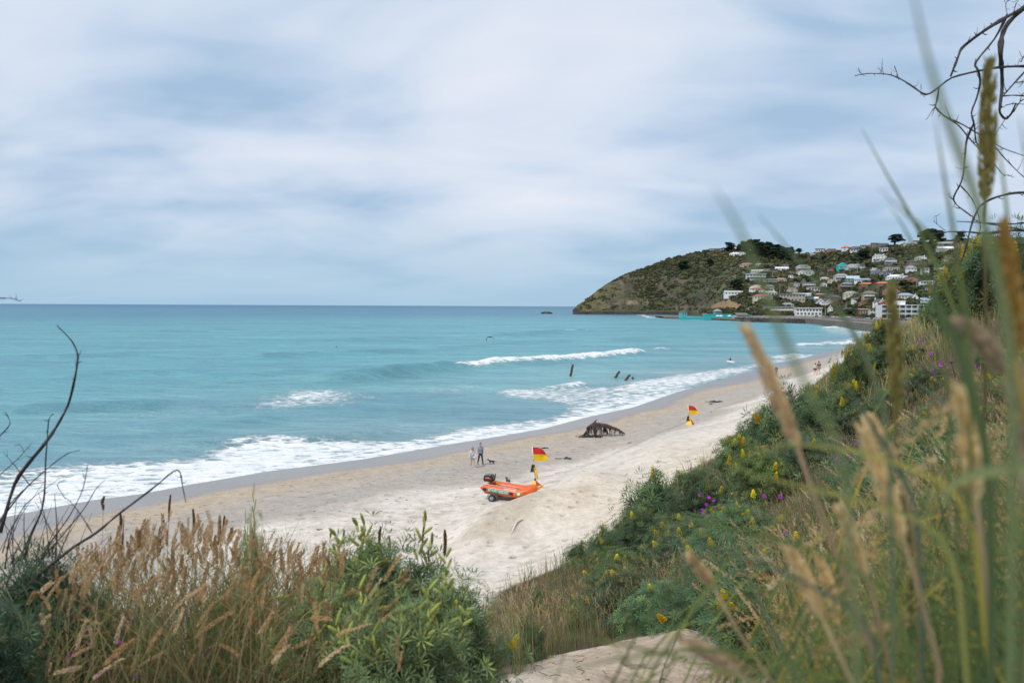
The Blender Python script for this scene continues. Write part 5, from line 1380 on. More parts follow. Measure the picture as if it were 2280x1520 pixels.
q = stand(1052, 1043); person('woman in pale sweatshirt and shorts walking, looking down, fair bob hair', q, -2.5, 1.66, CL['pale'], CL['short'], HAIR['fair'], 0.16, (0.25, -0.1), (-.5, .35), True, 'short', 'bob', mshoe, elbow=.35)
q = stand(1069.5, 1037); person('person in grey-blue hoodie and dark jeans with a topknot, striding along the beach', q, -2.75, 1.74, CL['hood'], CL['jeans'], HAIR['brown'], 0.42, (-.35, .3), (-.4, .1), True, 'long', 'bun', mshoed)
q = stand(1815, 836); person('person in white shirt and dark shorts, back turned, seen on the upper beach', q, 0.3, 1.68, CL['white'], CL['navy'], HAIR['dark'], 0.12, (0.1, -0.1), (0, 0), False, 'short', 'short', mshoe, wide=1.12)
q = stand(1823, 834); person('tall person in brown top and shorts, back turned, beside the white shirt', q, 0.2, 1.80, CL['brown'], CL['khaki'], HAIR['brown'], 0.12, (0.1, -0.15), (0.2, 0), False, 'short', 'short', mshoe)
q = stand(1728, 836); person('barefoot surfer in a full black wetsuit walking up the wet sand', q, 2.9, 1.76, CL['wet'], CL['wet'], HAIR['dark'], 0.3, (-.25, .25), (0, .1), True, 'long', 'short', mshoe, elbow=.3, bare_feet=True)
sq = on_z(1626, 812, -0.35); surfer = person('surfer in a black wetsuit wading in the shallows with a white surfboard under one arm', sq, 1.9, 1.78, CL['wet'], CL['wet'], HAIR['dark'], 0.3, (-.2, .35), (0, .1), True, 'long', 'short', elbow=.5, bare_feet=True)
for u, v, lab, tp, bt, hr, hh in ((1875, 797, 'person in dark jacket, seaward one of the group half hidden behind the lupins', 'navy', 'grey', 'dark', 1.72), (1881, 798, 'person in brown jacket in the middle of the group half hidden behind the lupins', 'brown', 'khaki', 'brown', 1.76),
                                (1888, 798, 'person in blue top, inland one of the group half hidden behind the lupins', 'blue', 'navy', 'brown', 1.7)):
    q = stand(u, v); person(lab, q, random.uniform(-3, 3), hh, CL[tp], CL[bt], HAIR[hr], 0.1, (0.2, -0.1), (0, 0), True, 'long')
# distant swimmer: seen to the shoulders
sq = on_z(749, 783, -1.25); person('surfer in black sitting far out on the green swell', sq, 0.5, 1.76, CL['wet'], CL['wet'], HAIR['dark'], 0.1, (0.5, 0.5), (0, 0), True, 'long', elbow=.6, bare_feet=True)

def board(label, loc, rot):
    t = thing('surfboard', label, 'surfboard', loc); t.rotation_euler = rot
    mb = MB(); n = 16; V = []; L_ = 2.1
    for i in range(n + 1):
        x = -L_ / 2 + L_ * i / n; w = .27 * max(0.02, 1 - abs(2 * i / n - 1) ** 2.4) ** .6
        zc_ = .10 * (2 * i / n - 1) ** 2 * (1 if i > n / 2 else .4)
        for j in range(8): V.append((x, w * math.cos(2 * PI * j / 8), zc_ + .035 * math.sin(2 * PI * j / 8) * min(1, w / .12)))
    mb.add(V, [(i * 8 + j, i * 8 + (j + 1) % 8, (i + 1) * 8 + (j + 1) % 8, (i + 1) * 8 + j) for i in range(n) for j in range(8)] + [tuple(range(7, -1, -1)), tuple(n * 8 + j for j in range(8))])
    mb.build('deck', M('board_white', (0.78, 0.80, 0.82), 0.3, var=0.05), t, True)
    for y in (-.12, 0, .12):
        fb_ = MB(); fb_.prism([(-.95, -.02), (-.78, -.02), (-.92, -.15)], y - .006, y + .006); fb_.build('fin', mshoed, t)
    return t
sk = 1.78 / 1.75
board('white surfboard held under the arm of the wading surfer', (sq := on_z(1626, 812, 0)) + Vector((-0.05, -.32, 0.70)), (1.35, 0.12, 0.1))

# ---- dogs
def dog(label, loc, face, size, coat, muzzle, tail_up, low):
    t = thing('dog', label, 'dog', loc, face); t.scale = (size,) * 3
    h = .30 if low else .52
    n_ = [(0, 0, h + .02, .085), (0, .16, h, .105), (0, .32, h + .01, .115), (0, .45, h + .08, .075), (0, .53, h + .17, .062), (0, .60, h + .19, .058), (0, .70, h + .16, .032), (0, -.10, h + .03, .07),
          (0, -.20, h + (.16 if tail_up else .02), .022), (0, -.24 if tail_up else -.36, h + (.32 if tail_up else .0), .018), (0, -.14 if tail_up else -.46, h + (.40 if tail_up else .05), .010)]
    e_ = [(0, 1), (1, 2), (2, 3), (3, 4), (4, 5), (5, 6), (0, 7), (7, 8), (8, 9), (9, 10)]
    for sg in (-1, 1):
        b_ = len(n_); k = sg * .03
        n_ += [(sg * .075, .36, h - .08, .055), (sg * .08, .35 + k, h * .45, .030), (sg * .08, .36 + k, .03, .024), (sg * .08, .41 + k, .018, .022)]
        e_ += [(2, b_), (b_, b_ + 1), (b_ + 1, b_ + 2), (b_ + 2, b_ + 3)]
        b_ = len(n_)
        n_ += [(sg * .075, -.06, h - .06, .065), (sg * .08, .02 - k, h * .52, .040), (sg * .08, -.09 - k, h * .30, .024), (sg * .08, -.06 - k, .03, .022), (sg * .08, -.01 - k, .018, .022)]
        e_ += [(7, b_), (b_, b_ + 1), (b_ + 1, b_ + 2), (b_ + 2, b_ + 3), (b_ + 3, b_ + 4)]
    g = skin_mesh('body', n_, e_, [coat], 0, 1); ob('body', g, t)
    for sg in (-1, 1):
        mb = MB(); mb.ell((sg * .07, .57, h + .17), (.018, .045, .075), 7, 5); mb.build('ear', coat, t, True)
        mb = MB(); mb.ell((sg * .035, .645, h + .205), (.010, .010, .010), 6, 4); mb.build('eye', meye, t, True)
    mb = MB(); mb.ell((0, .715, h + .17), (.020, .020, .018), 6, 4); mb.build('nose', meye, t, True)
    mb = MB(); mb.ell((0, .68, h + .145), (.030, .05, .026), 7, 5); mb.ell((0, .41, h - .02), (.07, .07, .08), 7, 5); mb.build('tan_marking', muzzle, t, True)
    return t
mcoat = M('dog_black', (0.018, 0.016, 0.017), 0.6, var=0.3, scale=30); mtanc = M('dog_tan', (0.28, 0.15, 0.07), 0.7)
q = stand(1098, 1033); dog('small black and tan long-bodied dog trotting behind the two walkers', q, 1.35, 0.72, mcoat, mtanc, False, True)
q = stand(1133, 1081); dog('black dog with raised curled tail standing behind the orange boat', q + Vector((0.0, -0.45, -0.08)), 0.35, 0.85, M('dog_black_smooth', (0.022, 0.018, 0.02), 0.4, var=0.3, scale=20), mcoat, True, False)

# ---- inflatable rescue boat on its trailer
morange = M('boat_orange', (0.72, 0.115, 0.012), 0.42, var=0.10, scale=3, coat=0.15)
mdark = M('black_rubber', (0.018, 0.018, 0.02), 0.6, var=0.2); mwhite = M('white_vinyl', (0.75, 0.74, 0.73), 0.5, var=0.08); mgreen = M('green_vinyl', (0.015, 0.24, 0.135), 0.5, var=0.08)
mgalv = M('galvanised_steel', (0.38, 0.39, 0.40), 0.42, 0.7, var=0.25, scale=5); myel = M('yellow_paint', (0.78, 0.55, 0.02), 0.5, var=0.08); mred = M('red_paint', (0.60, 0.03, 0.025), 0.55, var=0.1)
mcowl = M('engine_cowl', (0.012, 0.013, 0.016), 0.28, var=0.1); mcream = M('logo_cream', (0.80, 0.80, 0.45), 0.5); mlime = M('logo_lime', (0.42, 0.60, 0.08), 0.5)
wq = at(1099, 1115.5, 48.6)
gzw = gz(wq.x, wq.y)
BH = math.radians(-19)                      # heading, bow towards the camera's right
BX = Vector((wq.x, wq.y, gzw))
boat = thing('rescue_boat', 'orange inflatable surf rescue boat with black outboard motor, tilted on its trailer', 'boat')
boat.rotation_euler = Euler((0.0, math.radians(4.5), BH), 'XYZ')
R3 = boat.rotation_euler.to_matrix()
# local frame: x to the bow, y to port, z up; the wheel line is at x=-0.95
boat.location = BX + Vector((0, 0, 0.66)) - R3 @ Vector((-0.85, -0.62, 0.0)) 
def hullpath(n=44, hw=0.60, Lh=1.72):
    """starboard stern cone -> bow -> port stern"""
    P = []
    for i in range(n + 1):
        t = -1 + 2 * i / n; a = abs(t); sg = -1 if t < 0 else 1
        if a > 0.36:
            k = (a - .36) / .64; x = 0.66 - k * (0.66 + Lh); y = hw
            z = 0.015
        else:
            th = (a / .36) * PI / 2
            x = 0.66 + 0.85 * math.cos(th) ** 0.9 if th < PI / 2 - 1e-6 else 0.66
            y = hw * math.sin(th) ** 0.85 if th > 0 else 0
            z = 0.015 + 0.30 * math.cos(th) ** 1.4
        P.append((x, sg * y, z))
    return P
HPATH = hullpath()
TR = 0.262
def tuberad(i, n=44):
    e_ = min(i, n - i)
    return TR * (0.22 if e_ == 0 else 0.62 if e_ == 1 else 0.9 if e_ == 2 else 1.0)
mb = MB(); mb.tube(HPATH, [tuberad(i) for i in range(45)], 22); mb.build('hull_tube', morange, boat, True)
mb = MB(); V = [(x * .97, y * .86, -.15) for x, y, z in HPATH[2:-2]]; n = len(V)
mb.add(V, [(i, n - 1 - i, n - 2 - i, i + 1) for i in range(n // 2 - 1)])
V2 = [(x, y * .9, -.19 - .10 * (1 - abs(y) / .6)) for x, y, z in HPATH[2:-2]]; mb.add(V2, [(i + 1, n - 2 - i, n - 1 - i, i) for i in range(n // 2 - 1)])
mb.build('floor', M('boat_floor', (0.30, 0.07, 0.03), 0.6, var=0.25, scale=4), boat, True)
mb = MB(); mb.box((-1.32, 0, 0.10), (0.07, 0.86, 0.52)); mb.build('transom', M('transom_board', (0.70, 0.30, 0.03), 0.5, var=0.15), boat)
# pieces that lie on the tube's skin
def on_tube(x, ang, side, lift=0.006):
    y = side * 0.60
    return (x, y + side * (TR + lift) * math.cos(ang), 0.015 + (TR + lift) * math.sin(ang))
def tube_patch(x0, x1, a0, a1, side, lift=0.006, nx=10, na=6):
    V = [on_tube(x0 + (x1 - x0) * i / nx, a0 + (a1 - a0) * j / na, side, lift) for i in range(nx + 1) for j in range(na + 1)]
    return V, [(i * (na + 1) + j, (i + 1) * (na + 1) + j, (i + 1) * (na + 1) + j + 1, i * (na + 1) + j + 1) if side < 0 else (i * (na + 1) + j, i * (na + 1) + j + 1, (i + 1) * (na + 1) + j + 1, (i + 1) * (na + 1) + j) for i in range(nx) for j in range(na)]
def font_arrays(text, size):
    cu = bpy.data.curves.new('lettering', 'FONT'); cu.body = text; cu.size = size; cu.offset = size * 0.022; cu.resolution_u = 3
    o = bpy.data.objects.new('lettering', cu); COL.objects.link(o)
    me = bpy.data.meshes.new_from_object(o.evaluated_get(bpy.context.evaluated_depsgraph_get()))
    v, f = mesh_arrays(me); bpy.data.objects.remove(o); bpy.data.curves.remove(cu)
    return v, f
tv, tf = font_arrays('BP SURF RESCUE', 1.0)
tw = tv[:, 0].max() - tv[:, 0].min(); tx0 = tv[:, 0].min(); th_ = tv[:, 1].max() - tv[:, 1].min(); ty0 = tv[:, 1].min()
for side in (-1, 1):
    pb = MB(); v_, f_ = tube_patch(-1.18, 0.20, -0.42, 0.50, side, 0.005, 14, 6); pb.add(v_, f_)
    po = pb.build('name_panel', mgreen, boat, True)
    lb = MB(); V = []
    for x, y, z in tv:
        k = (x - tx0) / tw; k = k if side < 0 else 1 - k
        V.append(on_tube(-1.13 + 1.28 * k, -0.27 + 0.62 * (y - ty0) / th_, side, 0.011))
    lb.add(np.array(V), tf); ob('lettering', lb.mesh('lettering', mwhite), po)
    for xa in (-1.46, 0.27):
        hb_ = MB(); v_, f_ = tube_patch(xa, xa + .20, -.22, .26, side, 0.03, 4, 4); hb_.add(v_, f_); v_, f_ = tube_patch(xa - .02, xa + .22, -.30, .34, side, 0.008, 4, 4); hb_.add(v_, f_)
        hb_.build('grab_handle', mdark, boat, True)
    sb_ = MB(); v_, f_ = tube_patch(-0.15, 0.66, 0.86, 1.02, side, 0.006, 12, 3); sb_.add(v_, f_); sb_.build('white_stripe', mwhite, boat, True)
    rb_ = MB(); path = []
    for i in range(33):
        x = -1.55 + 2.2 * i / 32; path.append(on_tube(x, 1.32 + .10 * math.sin(i * PI / 2), side, 0.028 + .018 * abs(math.sin(i * PI / 8))))
    rb_.tube(path, .016, 6); rb_.build('grab_line', mwhite, boat, True)
# sunburst emblem and the small word beside it, on the rounded bow shoulder
def on_bow(s_, h_, side, lift):
    """s_ = distance along the tube from the straight part's end, h_ = height angle"""
    k = np.array(HPATH); half = k[22:][::1] if side > 0 else k[:23][::-1]     # from bow to stern
    half = half[::-1]                                                    # stern -> bow
    seg = np.linalg.norm(np.diff(half, axis=0), axis=1); cum = np.concatenate([[0], np.cumsum(seg)])
    i0 = np.argmin(np.abs(half[:, 0] - 0.66)); tt_ = cum[i0] + s_
    i = min(np.searchsorted(cum, tt_) - 1, len(seg) - 1); f = (tt_ - cum[i]) / seg[i]
    P_ = half[i] * (1 - f) + half[i + 1] * f; T_ = (half[i + 1] - half[i]) / seg[i]
    out = np.cross(T_, [0, 0, 1]) * (1 if side < 0 else -1); out /= np.linalg.norm(out); upv = np.cross(out, T_) * (1 if side < 0 else -1)
    if upv[2] < 0: upv = -upv
    return P_ + (TR + lift) * (math.cos(h_) * out + math.sin(h_) * upv)
for side in (-1, 1):
    def disc(name, r0, star, lift, mat, parent):
        nn = 36; V = [on_bow(0.18, .12, side, lift)]
        for j in range(nn):
            r = r0 * (1 - (.14 if star and j % 2 else 0)); a_ = 2 * PI * j / nn
            V.append(on_bow(0.18 + r * math.cos(a_), .12 + r / TR * math.sin(a_), side, lift))
        f = [(0, 1 + j, 1 + (j + 1) % nn) if side < 0 else (0, 1 + (j + 1) % nn, 1 + j) for j in range(nn)]
        d_ = MB(); d_.add(np.array(V), f); return d_.build(name, mat, parent)
    em = disc('emblem', .155, True, .007, mgreen, boat)
    disc('emblem_ring', .115, True, .011, mlime, em); disc('emblem_glow', .085, True, .015, mcream, em); disc('emblem_core', .048, False, .019, mwhite, em)
    bv, bf = font_arrays('bp', 1.0); bw = bv[:, 0].max() - bv[:, 0].min()
    lb = MB(); lb.add(np.array([on_bow((0.40 + .17 * (x - bv[:, 0].min()) / bw) if side < 0 else (0.57 - .17 * (x - bv[:, 0].min()) / bw), .10 + .55 * y, side, .008) for x, y, z in bv]), bf)
    ob('emblem_word', lb.mesh('emblem_word', M('logo_olive', (0.20, 0.16, 0.02), 0.5)), em)
# gear inside
mb = MB(); mb.tube([(-.2, -.25, .0), (.1, .1, .02), (.45, .15, .03)], .07, 8); mb.build('paddle_bag', mred, boat, True)
mb = MB(); mb.box((0.05, -0.10, -.02), (.34, .26, .20), R=Matrix.Rotation(.5, 3, 'Z')); mb.build('gear_box', myel, boat)
mb = MB(); mb.ell((0.0, -.06, .12), (.20, .13, .10), 10, 6); mb.build('red_pouch', mred, boat, True)
mb = MB(); mb.tube([(-1.0, .34, -.1), (-1.0, .36, .14), (-.98, .34, .26)], .06, 8); mb.build('fuel_bag', myel, boat, True)
mb = MB(); mb.tube([on_bow(.75, .9, -1, .01), (1.55, 0, .46), on_bow(.75, .9, 1, .01)], .014, 6); mb.build('bow_rope', mwhite, boat, True)
# outboard motor
eng = MB(); ev = []
prof = [(-.26, .0), (-.30, .12), (-.27, .30), (-.16, .38), (.12, .38), (.22, .30), (.24, .10), (.20, .0)]
for k, y in enumerate((-.17, -.15, .15, .17)):
    sc2 = (.80, 1, 1, .80)[k]
    for x, z in prof: ev.append((x * sc2, y, .19 + (z - .19) * sc2))
n8 = len(prof)
eng.add(ev, [(i * n8 + j, (i + 1) * n8 + j, (i + 1) * n8 + (j + 1) % n8, i * n8 + (j + 1) % n8) for i in range(3) for j in range(n8)] + [tuple(range(n8)), tuple(range(4 * n8 - 1, 3 * n8 - 1, -1))])
mo = eng.build('outboard_cowl', mcowl, boat); mo.location = (-1.36, 0.0, 0.36); mo.rotation_euler = (0, -0.10, 0); mo.scale = (1.22, 1.3, 1.12)
for y in (-.178, .178):
    bd = MB(); bd.box((-.03, y, .17), (.36, .006, .035), R=Matrix.Rotation(.06, 3, 'Y')); bd.box((-.06, y, .225), (.22, .006, .022), mi=1); bd.build('cowl_band', [mred, mwhite], mo)
mb = MB(); mb.tube([(-1.36, 0, .40), (-1.36, 0, .1), (-1.34, 0, -.12)], [.10, .075, .05], 10); mb.box((-1.38, 0, -.10), (.34, .16, .03)); mb.ell((-1.36, 0, -.20), (.18, .05, .06), 10, 6)
for k in range(3):
    mb.box((-1.55, .08 * math.cos(k * 2.1), -.20 + .08 * math.sin(k * 2.1)), (.02, .10, .07), R=Matrix.Rotation(k * 2.1, 3, 'X'))
mb.build('outboard_leg', mcowl, boat, True)
mb = MB(); mb.box((-1.28, 0, .33), (.16, .22, .20)); mb.build('clamp_bracket', mgalv, boat)
mb = MB(); mb.tube([(-1.2, -.06, .42), (-1.02, -.06, .50), (-1.0, -.06, .84)], [.035, .03, .028], 8); mb.ell((-1.0, -.06, .86), (.04, .04, .04), 8, 6); mb.build('tiller', mdark, boat, True)

trl = thing('boat_trailer', 'galvanised two-wheeled boat trailer under the orange rescue boat', 'trailer', BX, BH)
mb = MB()
RW = .23; 
for sg in (-1, 1):
    mb.tube([(-.75, .45 + sg * .45, .44), (0.1, .45 + sg * .45, .40), (1.1, .45 + sg * .22, .26), (2.1, .45, .12)], .036, 6)
mb.box((0, .45, .28), (.09, 1.4, .08)); mb.box((.9, .45, .29), (.06, .6, .06)); mb.box((-.7, .45, .43), (.06, .95, .06))
mb.build('frame', mgalv, trl)
for sg in (-1, 1):
    w_ = MB(); w_.tube([(0, -.10, 0), (0, -.08, 0), (0, .08, 0), (0, .10, 0)], [RW - .05, RW, RW, RW - .05], 24)
    wo_ = w_.build('wheel', mdark, trl); wo_.location = (0, .45 + sg * .72, RW)
    r_ = MB(); r_.tube([(0, -.115, 0), (0, .115, 0)], RW * .56, 18); r_.tube([(0, -.14, 0), (0, .14, 0)], RW * .18, 10); r_.build('rim', mgalv, wo_)
    g_ = MB(); V = []
    for j in range(9):
        a_ = PI * (0.08 + .84 * j / 8); V += [(math.cos(a_) * .31, -.13, RW + math.sin(a_) * .29), (math.cos(a_) * .31, .13, RW + math.sin(a_) * .29)]
    g_.add(V, [(2 * j, 2 * j + 1, 2 * j + 3, 2 * j + 2) for j in range(8)]); go_ = g_.build('mudguard', mgalv, trl); go_.location = (0, .45 + sg * .72, 0.0)
for sg in (-1, 1):
    sk_ = MB(); sk_.box((0.0, .45 + sg * .32, .55), (1.3, .08, .12)); sk_.build('bunk', mdark, trl)

# ---- red and yellow flags
mflag, nt, b = newmat('flag_cloth')
a = N(nt, 'ShaderNodeAttribute', attribute_name='Col'); L(nt, a.outputs['Color'], b.inputs['Base Color']); b.inputs['Roughness'].default_value = .8
tr_n = N(nt, 'ShaderNodeBsdfTranslucent'); L(nt, a.outputs['Color'], tr_n.inputs['Color']); ms = N(nt, 'ShaderNodeMixShader'); ms.inputs[0].default_value = .3
L(nt, b.outputs[0], ms.inputs[1]); L(nt, tr_n.outputs[0], ms.inputs[2]); L(nt, ms.outputs[0], nt.nodes['Material Output'].inputs['Surface'])
def flag_on_pole(base, top, fw, lab, sign, sx=1.0):
    t = thing('beach_flag', lab, 'flag', base)
    ax = (top - base); H_ = ax.length; axn = ax.normalized()
    def pt(h, x=0, y=0): return axn * h + Vector((x, y, 0))
    mb = MB(); mb.tube([pt(-.4), pt(H_ - 1.0)], .024, 8); mb.build('pole', mgalv, t, True)
    mb = MB(); mb.tube([pt(H_ - 1.02), pt(H_ + .03)], .03, 8); mb.build('flag_sleeve', mwhite, t, True)
    n_, m_ = 22, 18; V = []; Cc = []
    for j in range(m_ + 1):
        for i in range(n_ + 1):
            s_ = i / n_; q_ = j / m_
            h = H_ - .02 - q_ * .95 - .06 * s_ * s_ - .30 * s_ * (1 - q_) ** 1.5 * max(0, s_ - .35) - .02 * math.sin(s_ * 7) + .10 * s_ * q_
            x = fw * s_ * (0.78 + .26 * q_); y = .09 * s_ * math.sin(s_ * 7.5 + q_ * 3.0) + .05 * s_ * math.sin(q_ * 9 + s_ * 3)
            V.append(pt(h, x + .02, y)); Cc.append((0.58, 0.030, 0.030) if q_ < .5 else (0.78, 0.50, 0.008))
    mb = MB()
    W_ = n_ + 1
    half = m_ // 2
    for nm, r0, r1, c_ in (('red_half', 0, half, (0.56, 0.030, 0.030)), ('yellow_half', half, m_, (0.80, 0.51, 0.008))):
        pb = MB(); vv = V[r0 * W_:(r1 + 1) * W_]
        pb.add([list(v) for v in vv], [(j * W_ + i, j * W_ + i + 1, (j + 1) * W_ + i + 1, (j + 1) * W_ + i) for j in range(r1 - r0) for i in range(n_)], c_); pb.build(nm, mflag, t, True)
    return t, pt, H_
def fins(loc, k, lab):
    t = thing('swim_fins', lab, 'swim fins', loc)
    for s_ in (-1, 1):
        mb = MB(); mb.prism([(s_ * .05 - .05, 0), (s_ * .05 + .05, 0), (s_ * .10 + .09, -.42), (s_ * .10 + .03, -.46), (s_ * .10, -.41), (s_ * .10 - .04, -.47), (s_ * .10 - .09, -.43)], -.02, .02)
        mb.ell((s_ * .05, -.03, -.02), (.055, .08, .10), 8, 6); mb.build('fin', mdark, t)
    mb = MB(); mb.box((0.02, -.025, -.2), (.06, .01, .05)); mb.build('fin_badge', mred, t)
    mb = MB(); mb.tube([(-.05, 0, 0), (0, 0, .12), (.05, 0, 0)], .01, 5); mb.build('strap', mdark, t)
    return t
def rescue_tube(a_, b_, lab):
    t = thing('rescue_tube', lab, 'rescue tube', a_)
    d = b_ - a_; mb = MB(); mb.tube([d * 0, d * .06, d * .5, d * .95, d], [.03, .07, .08, .075, .03], 10); mb.build('foam_body', myel, t, True)
    mb = MB(); mb.tube([d * .22, d * .28], .086, 10); mb.build('red_band', mred, t, True)
    return t
fb_ = at(1194, 1097, 51.5); fz = gz(fb_.x, fb_.y); fb_ = Vector((fb_.x, fb_.y, fz)); ft_ = at(1185, 994, fb_.y - .1)
t, pt, H_ = flag_on_pole(fb_, ft_, .95, 'red and yellow lifesaver flag on a leaning pole just behind the orange boat', True)
k = fb_.y / F
# folding pyramid sign round the foot of the pole
apx = at(1191.5, 1067, fb_.y); sg_t = thing('folding_sign', 'yellow and red pyramid warning sign round the foot of the flagpole', 'sign', (apx.x, apx.y, fz))
hz0 = apx.z - fz
A_ = Vector((0, 0, hz0)); c0_ = Vector((-.62, -.10, 0)); c1_ = Vector((.13, -.62, 0)); c2_ = Vector((.62, .06, 0)); c3_ = Vector((0, .6, 0))
for nm, p_, q_, m_ in (('yellow_panel', c0_, c1_, myel), ('red_panel', c1_, c2_, mred), ('yellow_panel', c2_, c3_, myel), ('red_panel', c3_, c0_, mred)):
    mb = MB(); mb.add([list(p_), list(q_), list(A_)], [(0, 1, 2)]); po = mb.build(nm, m_, sg_t)
    if (nm, p_) == ('red_panel', c1_):
        def on_p(u_, w_, off=0.012):
            nrm = (q_ - p_).cross(A_ - p_).normalized(); return p_ * (1 - w_) * (1 - u_) + q_ * (1 - w_) * u_ + A_ * w_ + nrm * off
        for w0, w1, u0_, u1_ in ((.20, .36, .12, .84), (.06, .14, .10, .90)):
            mb = MB(); mb.add([list(on_p(u0_, w0)), list(on_p(u1_, w0)), list(on_p(u1_, w1)), list(on_p(u0_, w1))], [(0, 1, 2, 3)]); mb.build('yellow_wording_block', myel, po)
    if (nm, p_) == ('yellow_panel', c0_):
        def on_p2(u_, w_, off=0.012):
            nrm = (q_ - p_).cross(A_ - p_).normalized(); return p_ * (1 - w_) * (1 - u_) + q_ * (1 - w_) * u_ + A_ * w_ + nrm * off
        mb = MB(); mb.add([list(on_p2(.55, .26)), list(on_p2(.85, .24)), list(on_p2(.72, .34)), list(on_p2(.62, .42)), list(on_p2(.58, .34))], [(0, 1, 2, 3, 4)]); mb.build('teal_swimmer_mark', M('sign_teal', (0.01, 0.25, 0.25), .5), po)
        mb = MB(); mb.add([list(on_p2(.62, .05)), list(on_p2(.82, .05)), list(on_p2(.82, .13)), list(on_p2(.62, .13))], [(0, 1, 2, 3)]); mb.build('black_mark', mdark, po)
mb = MB(); mb.tube([A_ - Vector((0, 0, .05)), A_ + Vector((0, 0, .07))], .06, 8); mb.build('collar', mdark, sg_t)
fins(at(1187.2, 1035.5, fb_.y - .15), 1, 'black swim fins hanging on the flagpole by the orange boat')
rescue_tube(at(1189.5, 1037, fb_.y - .1), at(1197, 1065, fb_.y - .2), 'yellow rescue tube leaning on the flagpole by the orange boat')
f2 = at(1536.5, 951, 79); fz2 = gz(f2.x, f2.y); f2 = Vector((f2.x, f2.y, fz2)); f2t = at(1532, 902, 79)
t, pt, H_ = flag_on_pole(f2, f2t, .95, 'red and yellow lifesaver flag farther along the beach, its foot behind a dune', False)
fins(at(1532.5, 927, 78.9), 1, 'black swim fins hanging on the farther flagpole')
rescue_tube(at(1535, 929, 78.9), at(1541.5, 948.5, 78.8), 'yellow rescue tube leaning on the farther flagpole')
s2 = thing('folding_sign', 'small yellow and red sign at the foot of the farther flagpole, mostly behind the dune', 'sign', f2)
for nm, p_, q_, m_ in (('yellow_panel', Vector((-.5, -.1, 0)), Vector((.1, -.5, 0)), myel), ('red_panel', Vector((.1, -.5, 0)), Vector((.5, .1, 0)), mred)):
    mb = MB(); mb.add([list(p_), list(q_), [0, 0, .75]], [(0, 1, 2)]); mb.build(nm, m_, s2)

# ---- old groyne posts in the sea
mpost = M('weathered_post', (0.10, 0.060, 0.040), 0.9, var=0.5, scale=3, bump=0.8)
for (u0, v0, u1, v1), lab in (((1270, 837, 1276, 811), 'tall thin old timber post standing alone in the sea, leaning slightly'), ((1368, 843, 1380, 826), 'leaning old timber post in the sea, seaward one of the close pair'),
                              ((1392, 847, 1403, 834), 'leaning old timber post in the sea, middle one near the surf'), ((1409, 844, 1409, 839), 'short stump of an old timber post in the surf')):
    q = on_z(u0, v0, 0); tp = at(u1, v1, q.y)
    d = tp - q; path = [d * -.6, d * 0, d * .3 + Vector((.03, 0, 0)), d * .65 - Vector((.04, 0, 0)), d]
    mb = MB(); mb.tube(path, [.24, .23, .21, .22, .19], 8); o = mb.build('timber_post', mpost, None, True); o.location = q
    tag(o, lab, 'post', 'old groyne posts')

# ---- kelp-hung driftwood
mkelp = M('dry_kelp', (0.048, 0.035, 0.030), 0.55, var=0.6, scale=6, bump=0.5); mlog = M('driftwood', (0.085, 0.062, 0.050), 0.9, var=0.5, scale=4, bump=0.7)
kb = ground_hit(1340, 972); kk = kb.y / F
dt = thing('driftwood_heap', 'grounded dead tree draped with black kelp on the beach', 'driftwood', kb)
def kp(x, z, y=0): return ((x - 1340) * kk, y, (972 - z) * kk)
for pth, r in (([kp(1299, 972), kp(1312, 955), kp(1321, 944), kp(1328, 935)], [.14, .13, .1, .05]), ([kp(1391, 966, -.2), kp(1375, 957, 0), kp(1350, 949, .1), kp(1322, 945, 0), kp(1308, 952, -.2)], [.06, .12, .2, .22, .12]),
               ([kp(1322, 946), kp(1325, 960, -.3), kp(1324, 974, -.4)], [.16, .16, .12]), ([kp(1345, 950, .3), kp(1352, 962, .9), kp(1358, 973, 1.4)], [.12, .1, .08])):
    mb = MB(); mb.tube(pth, r, 8); mb.build('limb', mlog, dt, True)
mb = MB()
for i in range(330):
    x = 1306 + 84 * random.random() ** 1.2; top = np.interp(x, [1300, 1322, 1350, 1375, 1391], [958, 943, 948, 955, 965]) - random.random() * 1.5
    bot = min(972, top + random.uniform(5, 30) * (1.0 if x < 1365 else .6)); y = random.uniform(-.7, .8)
    x2 = x + random.uniform(-4, 4); w = random.uniform(.015, .05)
    if 1350 < x < 1390 and random.random() < .6: continue
    mb.tube([kp(x, top, y * .3), kp((x + x2) / 2 + random.uniform(-1, 1), (top + bot) / 2, y * .8), kp(x2, bot, y)], [w * .8, w, w * .5], 4, flat=.4)
for i in range(60):
    a_ = random.uniform(0, 6.28); x = random.uniform(1288, 1335); mb.tube([kp(x, 971 + random.uniform(0, 3), random.uniform(-1.2, .2)), kp(x + random.uniform(-9, 9), 970, random.uniform(-1.3, .3))], [.07, .04], 4, flat=.5)
mb.build('kelp', mkelp, dt)
